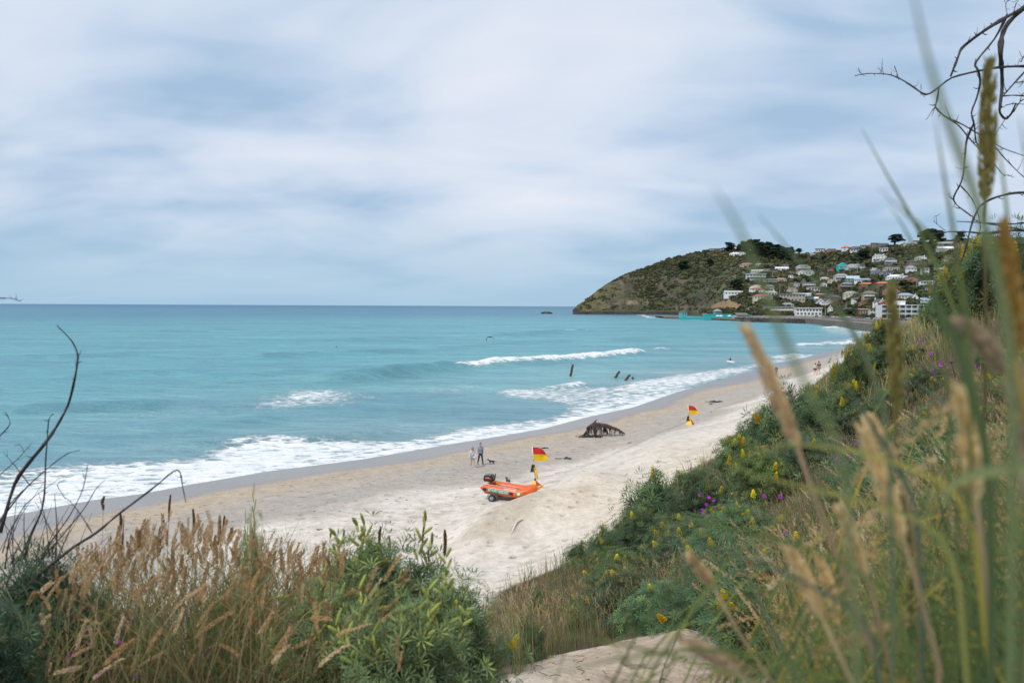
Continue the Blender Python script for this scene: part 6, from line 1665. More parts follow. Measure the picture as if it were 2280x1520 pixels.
# ---- wrack and sticks along the strand
def wrack(u, v, wpx, lab, group=None, n=14, mat=None, flat=0.25):
    q = ground_hit(u, v); k = q.y / F; w = wpx * k
    mb = MB()
    for i in range(n):
        x = random.gauss(0, w * .25); y = random.gauss(0, w * .16); a_ = random.uniform(-.7, .7); ln = random.uniform(.15, .4) * w * .6
        c_, s_ = math.cos(a_) * ln, math.sin(a_) * ln * .6
        r = max(.012, w * .03) * random.uniform(.5, 1.3)
        mb.tube([(x - c_, y - s_, r * .4), (x, y, r * random.uniform(.6, 1.0) + w * flat * .35 * max(0, 1 - abs(x) / w * 3)), (x + c_, y + s_, r * .4)], [r * .5, r, r * .4], 5)
    o = mb.build('seaweed_clump', mat or mkelp); o.location = q; tag(o, lab, 'seaweed', group)
wrack(1213, 998, 20, 'dark seaweed clump lying behind the red half of the flag', n=20)
wrack(1600, 896, 42, 'long low dark driftwood and weed lying beyond the farther flag', n=22, flat=.08)
wrack(1585, 900, 20, 'thin dark weed streak beside the long driftwood', n=8, flat=.05)
wrack(1405, 980 + 6, 14, 'small dark weed scrap on the sand inland of the kelp-hung tree', n=8)
wrack(1262, 1021, 36, 'thin broken brown weed line between the first flag and the kelp-hung tree', n=14, flat=.05)
wrack(712, 1180, 18, 'dark weed scrap on the pale sand above the tan grass', n=14)
for u, v, w in [(850, 1140, 10), (905, 1113, 9), (915, 1128, 8), (790, 1163, 16), (972, 1168, 9), (752, 1205, 22), (640, 1190, 10), (860, 1112, 7), (1015, 1108, 7), (1240, 1007, 7), (1320, 1012, 12), (1585, 918, 8), (1552, 935, 7), (1680, 880, 7),
                (1100, 978 + 30, 6), (820, 1075, 8), (700, 1140, 9), (560, 1205, 14), (1365, 1002, 8), (1470, 945, 8), (1640, 905, 6), (1150, 1030, 6), (930, 1095, 6), (1285, 1040, 5), (770, 1120, 6)]:
    wrack(u, v, w, 'scrap of dark dry weed lying on the pale upper beach', 'weed scraps scattered over the sand', n=7, flat=.12)
# pale stick half buried in the dune face
q0, q1, q2 = ground_hit(1139, 1192), ground_hit(1150, 1172), ground_hit(1164, 1158)
mb = MB(); mb.tube([q0 - q1 + Vector((0, 0, .02)), Vector((0, 0, .12)), q2 - q1 + Vector((0, 0, .05))], [.04, .06, .035], 7); o = mb.build('bleached_stick', M('bleached_wood', (0.62, 0.60, 0.57), .8, var=.15), None, True); o.location = q1; tag(o, 'curved bleached stick half buried in the face of the sand dune', 'stick')
# ---- bird over the sea
bq = at(1091, 751, 90); t = thing('bird', 'dark bird flying low over the sea with wings bent down', 'bird', bq, 0.5)
g = skin_mesh('body', [(0, -.22, .0, .03), (0, 0, 0, .085), (0, .2, .03, .05), (0, .3, .03, .03), (0, -.36, -.01, .04, .012), (.25, .05, .10, .075, .02), (.44, .0, -.10, .06, .016), (.50, -.10, -.46, .025, .010), (-.25, .05, .10, .075, .02), (-.44, .0, -.10, .06, .016), (-.50, -.10, -.46, .025, .010)],
              [(0, 1), (1, 2), (2, 3), (0, 4), (1, 5), (5, 6), (6, 7), (1, 8), (8, 9), (9, 10)], [M('bird_feathers', (0.03, 0.028, 0.028), .8)], 1, 1); ob('body', g, t)
mb = MB(); mb.tube([(0, .3, .03), (0, .40, .01)], [.018, .004], 6); mb.build('beak', meye, t)
# ================================================================== PLANTS OF THE DUNE
mleaf = leaf_mat('lupin_leaf', 0.42, 0.5, 0.25)
mgrass = leaf_mat('grass_blade', 0.40, 0.55, 0.2)
mhead = leaf_mat('grass_seed', 0.45, 0.8, 0.05)
mflower = leaf_mat('petal', 0.35, 0.6, 0.1)
mstem = M('green_stem', (0.10, 0.10, 0.05), 0.7, var=0.3, scale=20)
mtwig = M('dead_twig', (0.055, 0.045, 0.042), 0.85, var=0.4, scale=25, bump=0.4)
mbone = M('bleached_branch', (0.30, 0.25, 0.20), 0.85, var=0.35, scale=12, bump=0.5)

def unit(a): return a / (np.linalg.norm(a, axis=-1, keepdims=True) + 1e-9)

def ribbons(mb, B, C_, T, w, col, nseg=4, tipcol=None, mi=0):
    """curved tapering blades from B through control C_ to T"""
    n = len(B); ts = np.linspace(0, 1, nseg + 1)
    P = np.stack([(1 - t) ** 2 * B + 2 * t * (1 - t) * C_ + t * t * T for t in ts], 1)
    side = unit(np.cross(T - B, rng.normal(size=(n, 3))))
    wd = np.asarray(w).reshape(-1, 1) * np.ones((n, 1)) * np.array([1 - 0.85 * t ** 2.2 for t in ts])[None]
    V = np.stack([P - side[:, None] * wd[..., None], P + side[:, None] * wd[..., None]], 2)
    idx = np.arange(n * (nseg + 1) * 2).reshape(n, nseg + 1, 2)
    f = np.stack([idx[:, :-1, 0], idx[:, :-1, 1], idx[:, 1:, 1], idx[:, 1:, 0]], -1).reshape(-1, 4)
    c = np.broadcast_to(np.asarray(col, float), (n, 3))
    tc_ = c if tipcol is None else np.broadcast_to(np.asarray(tipcol, float), (n, 3))
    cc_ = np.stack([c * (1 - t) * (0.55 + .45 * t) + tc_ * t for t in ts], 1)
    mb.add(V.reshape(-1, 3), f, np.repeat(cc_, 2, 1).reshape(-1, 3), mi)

def heads(mb, T, D, ln, r, col, q, mi=1):
    """fuzzy spike-like seed heads: q slim spikelets set round each axis"""
    n = len(T); D = unit(D)
    a = unit(np.cross(D, rng.normal(size=(n, 3)))); b = np.cross(D, a)
    s = (np.arange(q)[None] + rng.random((n, q))) / q
    th = rng.random((n, q)) * 2 * PI
    rad = a[:, None] * np.cos(th)[..., None] + b[:, None] * np.sin(th)[..., None]
    prof = np.clip(np.sin(np.clip(s, 0.02, 1) ** 0.75 * PI) ** 0.6, .25, 1)
    ln = np.asarray(ln).reshape(-1, 1, 1) * np.ones((n, 1, 1)); r = np.asarray(r).reshape(-1, 1, 1) * np.ones((n, 1, 1))
    # the head nods a little along its length
    nod = unit(rng.normal(size=(n, 3)) * [1, 1, .1])[:, None] * (s ** 2)[..., None] * ln * 0.13 - np.array([0, 0, 1.0]) * (s ** 2)[..., None] * ln * 0.10
    base = T[:, None] + D[:, None] * s[..., None] * ln + rad * r * prof[..., None] * 0.35 + nod
    up = unit(D[:, None] * 1.0 + rad * 0.45); sd = np.cross(up, rad)
    L_ = np.maximum(ln * 2.6 / q, r * 1.5) * (0.7 + .6 * rng.random((n, q, 1))); W_ = r * 0.50 * (0.7 + .6 * rng.random((n, q, 1)))
    V = np.stack([base - sd * W_ * .4, base + up * L_ * .45 + rad * r * .3 - sd * W_, base + up * L_, base + up * L_ * .45 + rad * r * .3 + sd * W_], 2)
    c = np.broadcast_to(np.asarray(col, float), (n, 3))[:, None] * (0.72 + .5 * rng.random((n, q, 1)))
    mb.add(V.reshape(-1, 3), np.arange(n * q * 4).reshape(-1, 4), np.repeat(c.reshape(-1, 3), 4, 0), mi)

TAN = np.array([(0.66, 0.47, 0.235), (0.74, 0.56, 0.31), (0.55, 0.365, 0.17), (0.70, 0.51, 0.26), (0.80, 0.65, 0.41)])
STRAW = np.array([(0.52, 0.42, 0.19), (0.36, 0.34, 0.13), (0.62, 0.50, 0.26), (0.28, 0.31, 0.11)])
GREEN = np.array([(0.16, 0.235, 0.085), (0.20, 0.265, 0.09), (0.12, 0.195, 0.085), (0.27, 0.29, 0.10)])
def pick(pal, n, j=0.2): return pal[rng.integers(0, len(pal), n)] * (1 - j + 2 * j * rng.random((n, 1)))

# ---- lupin bushes ---------------------------------------------------------------
def lupin_meshes(seed, n_stem, n_cl, leaf, pods=0, spikes=0, tips=0.3, base=(0.165, 0.25, 0.12)):
    """unit bush: radius about 1, height about 1"""
    global rng
    keep_ = rng; rng = np.random.default_rng(seed); rnd = random.Random(seed)
    st = MB(); lf = MB(); ends = []; P = []; D = []; Tt = []
    for i in range(n_stem):
        an = rng.uniform(0, 2 * PI); el = rng.uniform(0.05, 1.0) ** 0.8 * PI / 2
        end = np.array([math.cos(an) * math.cos(el), math.sin(an) * math.cos(el), 0.18 + 0.82 * math.sin(el)]) * rng.uniform(.78, 1.10)
        b0 = np.array([rng.normal() * .10, rng.normal() * .10, -0.08]); c0 = b0 * .4 + end * .45 + np.array([0, 0, .10])
        ts = np.linspace(0, 1, 6); path = np.array([(1 - t) ** 2 * b0 + 2 * t * (1 - t) * c0 + t * t * end for t in ts])
        st.tube(path, np.linspace(.014, .004, 6), 5, cap=False)
        ends.append((end, unit(end - c0)))
        m_ = n_cl // n_stem
        t = rng.uniform(.22, 1.03, m_) ** 0.75
        q = (1 - t)[:, None] ** 2 * b0 + (2 * t * (1 - t))[:, None] * c0 + (t * t)[:, None] * end
        off = rng.normal(size=(m_, 3)) * (0.055 + 0.13 * (1 - np.abs(t - .7)))[:, None]
        q = q + off; P.append(q); D.append(unit(unit(off) * .9 + unit(end)[None] * .7 + np.array([0, 0, .5]))); Tt.append(t)
    P = np.concatenate(P); D = np.concatenate(D); Tt = np.concatenate(Tt)
    k = P[:, 2] > -0.02; P, D, Tt = P[k], D[k], Tt[k]; n = len(P)
    a = unit(np.cross(D, rng.normal(size=(n, 3)))); b = np.cross(D, a)
    nl = 8
    th = (np.arange(nl)[None] / nl + rng.random((n, 1)) * .1) * 2 * PI
    rad = a[:, None] * np.cos(th)[..., None] + b[:, None] * np.sin(th)[..., None]
    L_ = leaf * (0.6 + .7 * rng.random((n, 1, 1))) * (0.75 + .5 * rng.random((n, nl, 1)))
    cup = D[:, None] * (0.15 + .45 * rng.random((n, 1, 1)))
    dr = unit(rad + cup); sd = np.cross(dr, D[:, None]); W_ = L_ * 0.072
    c0 = P[:, None]
    V = np.stack([c0 + dr * L_ * .08, c0 + dr * L_ * .6 - sd * W_, c0 + dr * L_, c0 + dr * L_ * .6 + sd * W_], 2)
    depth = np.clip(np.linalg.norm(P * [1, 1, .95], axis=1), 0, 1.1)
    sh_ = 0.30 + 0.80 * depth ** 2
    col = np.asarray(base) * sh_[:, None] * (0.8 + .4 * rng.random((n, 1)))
    yg = (rng.random(n) < tips * (Tt > .9))[:, None]
    col = np.where(yg, col * [1.9, 1.6, 1.1], col)
    col = np.where((rng.random(n) < .025)[:, None], np.array([(0.22, .16, .05)]), col)
    cc_ = np.repeat(col[:, None] * (0.9 + .2 * rng.random((n, nl, 1))), 4, 1).reshape(-1, 3) if False else np.repeat((col[:, None] * (0.9 + .2 * rng.random((n, nl, 1)))).reshape(-1, 3), 4, 0)
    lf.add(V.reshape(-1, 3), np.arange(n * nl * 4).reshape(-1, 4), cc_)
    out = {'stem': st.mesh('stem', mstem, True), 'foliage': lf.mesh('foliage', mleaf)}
    rnd.shuffle(ends)
    def pod_stalk(mb, o, d, sc):
        for k_ in range(7):
            t = k_ / 7; an = k_ * 2.4
            h = o + d * sc * 3.0 * t
            r_ = unit(np.cross(d, [math.cos(an), math.sin(an), .3])); dd = unit(r_ * .8 + d * .7)
            mb.tube([h, h + dd * sc * .25, h + dd * sc * .8, h + dd * sc * 1.05], [sc * .05, sc * .13, sc * .12, sc * .02], 6, col=np.array((0.42, 0.46, 0.13)) * rnd.uniform(.75, 1.3))
    def spike(mb, o, d, sc):
        for k_ in range(34):
            t = k_ / 34; an = k_ * 2.4; r_ = unit(np.cross(d, [math.cos(an), math.sin(an), .2]))
            h = o + d * sc * 1.6 * t; w = sc * .75 * (1 - .65 * t); up_ = unit(r_ + d * .5); s2 = np.cross(up_, d)
            mb.add([h, h + up_ * w * .6 - s2 * w * .45, h + up_ * w * 1.1, h + up_ * w * .6 + s2 * w * .45], [(0, 1, 2, 3)], np.array((0.80, 0.60, 0.02)) * rnd.uniform(.75, 1.15))
    if pods:
        for e_, d_ in [q for q in ends if q[0][2] > .45][:pods]:
            mb = MB(); pod_stalk(mb, e_, unit(d_ + np.array([0, 0, .8])), leaf * 1.2); out.setdefault('pods', []).append(mb.mesh('pod_cluster', mflower))
    if spikes:
        for e_, d_ in [q for q in ends if q[0][2] > .3][-spikes:]:
            mb = MB(); spike(mb, e_, unit(d_ + np.array([0, 0, 1.0])), leaf * 1.0); out.setdefault('spikes', []).append(mb.mesh('flower_spike', mflower))
    rng = keep_
    return out
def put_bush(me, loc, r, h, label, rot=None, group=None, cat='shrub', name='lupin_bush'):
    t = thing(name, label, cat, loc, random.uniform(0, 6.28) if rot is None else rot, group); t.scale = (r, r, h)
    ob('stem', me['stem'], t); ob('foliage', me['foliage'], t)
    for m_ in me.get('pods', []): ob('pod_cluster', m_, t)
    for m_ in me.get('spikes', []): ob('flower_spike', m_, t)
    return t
def bush_px(me, u, vtop, d, wpx, label, **k):
    p = at(u, vtop, d); z = gz(p.x, p.y) - .05; h = max(p.z - z, .25)
    return put_bush(me, (p.x, p.y, z), wpx / 2 * d / F, h, label, **k)

FG1 = lupin_meshes(301, 40, 4300, 0.115, pods=14, spikes=0)
FG2 = lupin_meshes(302, 34, 3600, 0.12, pods=8, spikes=3)
bush_px(FG1, 835, 1255, 3.9, 390, 'big feathery lupin bush with plump green seed pods, tallest one beside the tan grass', rot=1.0)
bush_px(FG2, 1000, 1345, 3.7, 320, 'feathery lupin bush on the inland side of the tallest one, reaching toward the bare sand', rot=2.2)
bush_px(FG2, 735, 1370, 3.3, 300, 'low lupin bush between the tan grass and the tallest lupin', rot=4.0)
bush_px(FG1, 900, 1420, 2.9, 400, 'pod-bearing lupin bush just in front of the tallest one at the bottom edge', rot=3.1)
DK1 = lupin_meshes(303, 30, 4200, 0.11, spikes=0, tips=.1, base=(0.068, 0.125, 0.072))
bush_px(DK1, 70, 1290, 3.4, 330, 'dark green lupin bush under the dead twigs at the seaward picture edge', rot=.4)
bush_px(DK1, 190, 1330, 3.9, 200, 'dark lupin bush between the dead twigs and the tan grass', rot=2.4)
bush_px(DK1, -40, 1400, 2.7, 300, 'very dark lupin bush cut by the lower seaward corner', rot=5.0)
bush_px(FG2, 565, 1225, 5.0, 90, 'small pale lupin sprig standing among the tan seed heads', rot=1.7)
bush_px(FG2, 520, 1330, 4.4, 150, 'lupin bush half hidden in the tan grass', rot=.7)

MID = [lupin_meshes(310 + i, 24, 3200, 0.105, spikes=(3, 12, 18, 5)[i], tips=.25, base=((0.105, 0.185, 0.088), (0.095, 0.160, 0.078), (0.125, 0.195, 0.072), (0.082, 0.142, 0.074))[i]) for i in range(4)]
FARB = [lupin_meshes(320 + i, 18, 1500, 0.155, spikes=(2, 12, 6)[i], tips=.3, base=((0.105, 0.175, 0.08), (0.115, 0.17, 0.068), (0.085, 0.14, 0.07))[i]) for i in range(3)]
def slope_bush(u, v, wpx, hpx, label, variant=None, group=None):
    """bush rooted where the slope is seen at (u,v)"""
    p = ground_hit(u, v); d = p.y; fam = MID if d < 26 else FARB
    me = fam[variant % len(fam)] if variant is not None else random.choice(fam)
    p.z -= .1
    return put_bush(me, p, wpx / 2 * d / F, hpx * d / F * 1.28, label, group=group)
for u, v, w, h, var, lab in [
    (1905, 905, 95, 98, 1, 'tall lupin bush with yellow spikes standing highest against the beach'), (1965, 850, 110, 62, 2, 'lupin bush with many yellow blooms behind the tallest slope bush'),
    (1760, 985, 150, 95, 2, 'spreading lupin bush with yellow spikes, its twigs reaching over the sand'), (1690, 1010, 110, 70, 0, 'lupin bush at the sand edge below the yellow spikes'),
    (1830, 985, 150, 80, 0, 'dark green lupin bush on the slope behind the leaning tan stalk'), (1640, 1080, 140, 75, 1, 'lupin bush with scattered yellow blooms in mid slope'),
    (1460, 1205, 190, 105, 0, 'broad dense lupin bush above the fallen branch'), (1560, 1190, 170, 100, 3, 'dark lupin bush with purple daisies below it'),
    (1430, 1265, 200, 95, 3, 'large dark lupin bush in the middle of the slope edge'), (1345, 1255, 90, 60, 0, 'rounded lupin bush where the slope meets the sand'),
    (1345, 1375, 150, 85, 1, 'lupin bush with yellow blooms on the brink of the bare sand patch'), (1275, 1400, 70, 45, 2, 'small yellowing lupin at the brink of the bare sand patch'),
    (1175, 1475, 120, 80, 3, 'low dark lupin with purple daisies between the big bush and the sand'), (1290, 1270, 100, 45, 0, 'low lupin bush beside tan grass at the foot of the slope'),
    (1700, 1130, 190, 95, 2, 'lupin bush spotted with yellow in the middle of the slope'), (1600, 1300, 200, 90, 0, 'lupin bush above the purple daisies near the dead wood'),
    (1960, 800, 90, 60, 1, 'lupin bush with yellow tips on the crest near the sea wall'), (2160, 720, 160, 120, 1, 'tall lupin bush on the inland skyline below the dead branches'),
    (2240, 690, 180, 130, 2, 'tall yellow-tipped lupin bush at the inland picture edge'), (2135, 740, 110, 80, 0, 'lupin bush on the shoulder of the dune before the hotel'),
    (2082, 722, 70, 45, 3, 'dark bush at the dune crest just inland of the hotel'),
    (1790, 1075, 160, 75, 3, 'dark lupin bush right behind the arching golden blade'), (1895, 950, 120, 70, 1, 'yellow-flowered lupin bush on the upper slope'),
    (1200, 1370, 80, 45, 0, 'pale lupin sprig in the grass left of the bare sand'), (1590, 1345, 110, 60, 0, 'small lupin just above the end of the fallen branch'),
    (1680, 1440, 160, 70, 3, 'low dark lupin beside the path at the foot of the near grass')]:
    slope_bush(u, v, w, h, lab, var)
cnt = 0
for _ in range(900):
    if cnt >= 80: break
    u = random.uniform(1300, 2330); d = math.exp(random.uniform(math.log(5.5), math.log(120))); r = ray(u, 900)
    x, y = r[0] * d, d
    if not in_poly([[x, y]], VEG)[0]: continue
    if vnoise(x * 0.25, y * 0.12, 201) < .42: continue
    z = gz(x, y); fam = MID if d < 26 else FARB
    uv = proj([[x, y, z]])[0]
    if not (1100 < uv[0] < 2400 and 560 < uv[1] < 1560): continue
    if 1940 < uv[0] < 2110 and uv[1] < 775: continue
    if uv[0] < 1850 and uv[1] < 850: continue
    s_ = random.uniform(.5, .92)
    put_bush(random.choice(fam), (x, y, z - .1), s_ * 1.15, s_, 'leafy lupin bush among the tan grass of the dune slope', group='lupin bushes in the grass of the slope'); cnt += 1
# gorse-dark bushes on the skyline shoulder
# ---- dune grass -------------------------------------------------------------------
def slope_points(n, u0, u1, d0, d1, poly=VEG):
    out = []
    while len(out) < n:
        m_ = 4000
        u = rng.uniform(u0, u1, m_); d = np.exp(rng.uniform(math.log(d0), math.log(d1), m_))
        x = (u - 1140) / F * d; P = np.stack([x, d], 1); ok = in_poly(P, poly)
        out.extend(P[ok].tolist())
    P = np.array(out[:n]); return np.column_stack([P, zt(P[:, 0], P[:, 1])])
def grass_patch(name, label, n, u0, u1, d0, d1, q, hscale=1.0, headfrac=.6, wmul=1.0, gshift=0.0):
    B = slope_points(n, u0, u1, d0, d1); x, y = B[:, 0], B[:, 1]; d = y
    patch = fbm(x * .45, y * .25, 211, 3)
    h = hscale * rng.uniform(.45, .95, n) * (0.65 + .6 * patch)
    lean = np.stack([rng.normal(-.10, .20, n), rng.normal(0, .2, n), np.zeros(n)], 1) * h[:, None]
    T = B + np.stack([0 * h, 0 * h, h], 1) + lean; Cc = B + np.stack([0 * h, 0 * h, h * .6], 1) + lean * .15
    mb = MB(); isg = rng.random(n) < np.where(patch > .5, .28, .6) + gshift
    col = np.where(isg[:, None], pick(GREEN, n), pick(STRAW, n))
    w = np.maximum(0.0022, d * 0.00022) * wmul
    ribbons(mb, B, Cc, T, w * np.where(isg, 1.4, .8), col, 4, np.where(isg[:, None], col * 1.3, pick(TAN, n)))
    hd = (~isg) & (rng.random(n) < headfrac * 1.5)
    D = T[hd] - Cc[hd]; m_ = hd.sum()
    heads(mb, T[hd], D, rng.uniform(.07, .16, m_), np.maximum(.007, d[hd] * .00034), pick(TAN, m_), q)
    # short leafy tufts low down
    k = n; Bi = B[rng.integers(0, n, k)] + rng.normal(size=(k, 3)) * [.12, .12, 0]; hh = rng.uniform(.18, .5, k) * hscale
    l2 = rng.normal(size=(k, 3)) * [.35, .35, 0] * hh[:, None]
    T2 = Bi + np.stack([0 * hh, 0 * hh, hh * .8], 1) + l2; C2 = Bi + np.stack([0 * hh, 0 * hh, hh], 1) + l2 * .2
    g2 = rng.random(k) < .6
    ribbons(mb, Bi, C2, T2, np.maximum(.0025, Bi[:, 1] * .0003), np.where(g2[:, None], pick(GREEN, k) * .8, pick(STRAW, k) * .8), 3)
    o = mb.build(name, [mgrass, mhead]); tag(o, label, 'grass', kind='stuff'); return o
grass_patch('dune_grass', 'tan seeding grass mixed with green blades over the near part of the dune slope', 6500, 1150, 2700, 2.6, 9, 34, .85, .5, 1.0, .12)
grass_patch('dune_grass', 'tan seeding grass mixed with green blades over the middle of the dune slope', 8500, 1060, 2500, 9, 28, 16, .78)
grass_patch('dune_grass', 'tan seeding grass along the far crest of the dune slope', 7500, 1060, 2400, 28, 190, 7, 1.15, wmul=1.3)

# tan seed heads in the near field left of the lupins: rooted in the dune brink
n = 560
tu = rng.uniform(110, 760, n); dd = rng.uniform(2.9, 5.2, n)
top = np.interp(tu, [110, 200, 280, 400, 470, 560, 640, 700, 760], [1330, 1245, 1205, 1190, 1185, 1215, 1235, 1245, 1250])
tv_ = top + rng.exponential(115, n)
T = np.array([list(at(a, b_, c_)) for a, b_, c_ in zip(tu, tv_, dd)])
bx = T[:, 0] + rng.normal(-.04, .20, n); by = T[:, 1] + rng.normal(0, .12, n)
B = np.column_stack([bx, by, zt(bx, by)]); hgt = T[:, 2] - B[:, 2]; ok = hgt > .12
T, B, hgt, dd = T[ok], B[ok], hgt[ok], dd[ok]; n = len(T)
Cc = B * .45 + T * .55; Cc[:, :2] = B[:, :2] * .75 + T[:, :2] * .25
mb = MB(); ribbons(mb, B, Cc, T, rng.uniform(.0014, .0022, n), pick(STRAW, n), 5, pick(STRAW, n))
D = unit(T - Cc) * .5 + np.array([.12, 0, 1.0]) + rng.normal(size=(n, 3)) * .20; heads(mb, T - unit(T - Cc) * .02, D, rng.uniform(.07, .15, n), rng.uniform(.0055, .0088, n), pick(TAN, n), 80)
k = 3000
tu = rng.uniform(60, 800, k); dd = rng.uniform(2.7, 5.3, k); x = (tu - 1140) / F * dd
B = np.column_stack([x, dd, zt(x, dd)]); hh = rng.uniform(.2, .68, k); ln_ = rng.normal(size=(k, 3)) * [.45, .3, 0] * hh[:, None]
T = B + np.stack([0 * hh, 0 * hh, hh], 1) + ln_; C2 = B + np.stack([0 * hh, 0 * hh, hh * .65], 1) + ln_ * .1
g = rng.random(k) < .42
ribbons(mb, B, C2, T, rng.uniform(.0012, .0030, k), np.where(g[:, None], pick(GREEN, k) * .9, pick(STRAW, k) * .85), 4)
n = 120; tu = rng.uniform(60, 900, n); tv_ = rng.uniform(1290, 1520, n); dd = rng.uniform(2.5, 3.6, n)
T = np.array([list(at(a, b_, c_)) for a, b_, c_ in zip(tu, tv_, dd)]); bx = T[:, 0] - rng.uniform(.05, .35, n); by = T[:, 1] + rng.normal(0, .08, n)
B = np.column_stack([bx, by, zt(bx, by)]); ok = T[:, 2] > B[:, 2] + .1; T, B = T[ok], B[ok]; n = len(T)
Cc = np.column_stack([B[:, 0] * .8 + T[:, 0] * .2, B[:, 1], B[:, 2] + (T[:, 2] - B[:, 2]) * 1.0])
ribbons(mb, B, Cc, T, .0017, pick(STRAW, n), 6, pick(STRAW, n)); heads(mb, T, np.array([.55, 0, .85]) + rng.normal(size=(n, 3)) * .45, rng.uniform(.07, .12, n), rng.uniform(.0055, .0085, n), pick(TAN, n), 80)
tag(mb.build('seeding_grass', [mgrass, mhead]), 'dense tan seeding grass between the dark lupins and the big pod-bearing lupin', 'grass', kind='stuff')

# single tall seed stalks one can tell apart
def stalk(path_px, head_px, d, hr, label, col, group=None, hw=None, blade=.0028, rooted=True):
    pts = [at(u, v, d) for u, v in path_px]
    if rooted:
        l = pts[-1]; g_ = gz(l.x + .03, l.y + .06)
        if l.z - g_ > .03: pts.append(Vector((l.x + .04, l.y + .05, g_ - .02)))
    base = pts[-1]
    t = thing('grass_stalk', label, 'grass stalk', base, 0, group)
    rel = [p - base for p in pts]
    mb = MB(); mb.tube(rel[::-1], np.linspace(blade, blade * .7, len(rel)), 6, col=np.asarray(col) * .55); mb.build('stem', mgrass, t, True)
    hp_ = [at(u, v, d) - base for u, v in head_px]
    P = np.array([list(p) for p in hp_]); mb = MB()
    q = 150; s = (np.arange(q) + rng.random(q)) / q; cum = np.linspace(0, 1, len(P))
    C_ = np.stack([np.interp(s, cum, P[:, i]) for i in range(3)], 1); ax = unit(P[-1] - P[0])
    a = unit(np.cross(ax, rng.normal(size=(q, 3)))); pr = np.clip(np.sin(np.clip(s * .94 + .04, 0, 1) ** .8 * PI), .18, 1) ** .6
    r_ = hr * pr[:, None]; up = unit(ax + a * .35); sd = np.cross(up, a); L_ = hr * 1.9 * (0.8 + .4 * rng.random((q, 1))); W_ = hr * .42
    b0 = C_ + a * r_ * .45
    V = np.stack([b0 - sd * W_ * .4, b0 + up * L_ * .5 + a * r_ * .35 - sd * W_, b0 + up * L_, b0 + up * L_ * .5 + a * r_ * .35 + sd * W_], 1)
    mb.add(V.reshape(-1, 3), np.arange(q * 4).reshape(-1, 4), np.repeat(np.asarray(col)[None] * (0.72 + .5 * rng.random((q, 1))), 4, 0))
    mb.tube(P, hr * .55 * np.clip(np.sin(np.linspace(.12, .95, len(P)) * PI), .3, 1), 7, col=np.asarray(col) * .8)
    mb.build('seed_head', mhead, t)
    return t
OLV = (0.30, 0.245, 0.085); TN = (0.74, 0.54, 0.31); GLD = (0.56, 0.37, 0.09); PALE = (0.70, 0.56, 0.35)
stalk([(2195, 440), (2192, 560), (2196, 760), (2190, 1000)], [(2195, 450), (2198, 350), (2200, 250), (2203, 145)], 1.15, .0105, 'upright olive seed head taller than all others, crossing the dead branches', OLV)
stalk([(1990, 900), (2004, 1050), (2030, 1250)], [(2000, 920), (1995, 820), (1990, 740), (1984, 650)], 1.0, .0082, 'olive seed head standing before the hotel', OLV)
stalk([(1775, 995), (1830, 1150), (1900, 1330), (1960, 1500)], [(1778, 1000), (1745, 920), (1710, 830), (1662, 738)], .72, .0066, 'blurred tan seed head leaning over the surf and the wet sand', TN)
stalk([(2015, 1210), (2050, 1330), (2090, 1480)], [(2012, 1205), (1985, 1130), (1955, 1050), (1926, 965)], .68, .0070, 'blurred tan seed head leaning in the middle of the slope grass', TN)
stalk([(2172, 1115), (2190, 1250), (2210, 1450)], [(2172, 1115), (2166, 1040), (2156, 960), (2142, 880)], .62, .0078, 'broad blurred upright tan seed head near the inland edge', TN)
stalk([(2235, 840), (2265, 960), (2290, 1150)], [(2238, 835), (2215, 785), (2180, 750), (2132, 728)], .62, .0068, 'blurred tan seed head nodding sideways near the inland edge', PALE)
stalk([(2262, 800), (2290, 960), (2320, 1160)], [(2268, 800), (2262, 700), (2250, 610), (2236, 510)], .58, .0058, 'blurred golden seed head at the inland picture edge', GLD)
stalk([(1835, 1385), (1880, 1480), (1930, 1600)], [(1832, 1380), (1812, 1330), (1788, 1280), (1756, 1226)], .72, .0064, 'blurred tan seed head low in the near grass', TN)
stalk([(1592, 1312), (1640, 1400), (1720, 1520)], [(1592, 1312), (1576, 1288), (1562, 1270), (1542, 1248)], .9, .0066, 'short blurred tan seed head at the edge of the bare sand', TN)
stalk([(1645, 1500), (1700, 1540), (1780, 1600)], [(1645, 1500), (1610, 1470), (1580, 1455), (1540, 1442)], .75, .0068, 'blurred tan seed head lying low at the bottom edge', PALE)
stalk([(1990, 1000), (2020, 1120), (2050, 1280)], [(1988, 1010), (1968, 990), (1945, 950), (1940, 940)], .9, .007, 'small blurred tan seed head above the middle slope', TN)
stalk([(1935, 1290), (1960, 1400), (1990, 1520)], [(1930, 1290), (1912, 1240), (1895, 1190), (1872, 1140)], .8, .0064, 'blurred tan seed head between the two leaning ones', TN)
stalk([(2270, 1030), (2290, 1130), (2310, 1300)], [(2270, 1030), (2272, 960), (2276, 900), (2282, 830)], .6, .0065, 'blurred pale seed head cut by the inland picture edge', PALE)
stalk([(1870, 1390), (1900, 1460), (1930, 1560)], [(1868, 1390), (1855, 1330), (1838, 1280), (1820, 1240)], 1.0, .0066, 'tan seed head beside the low blurred one', TN)
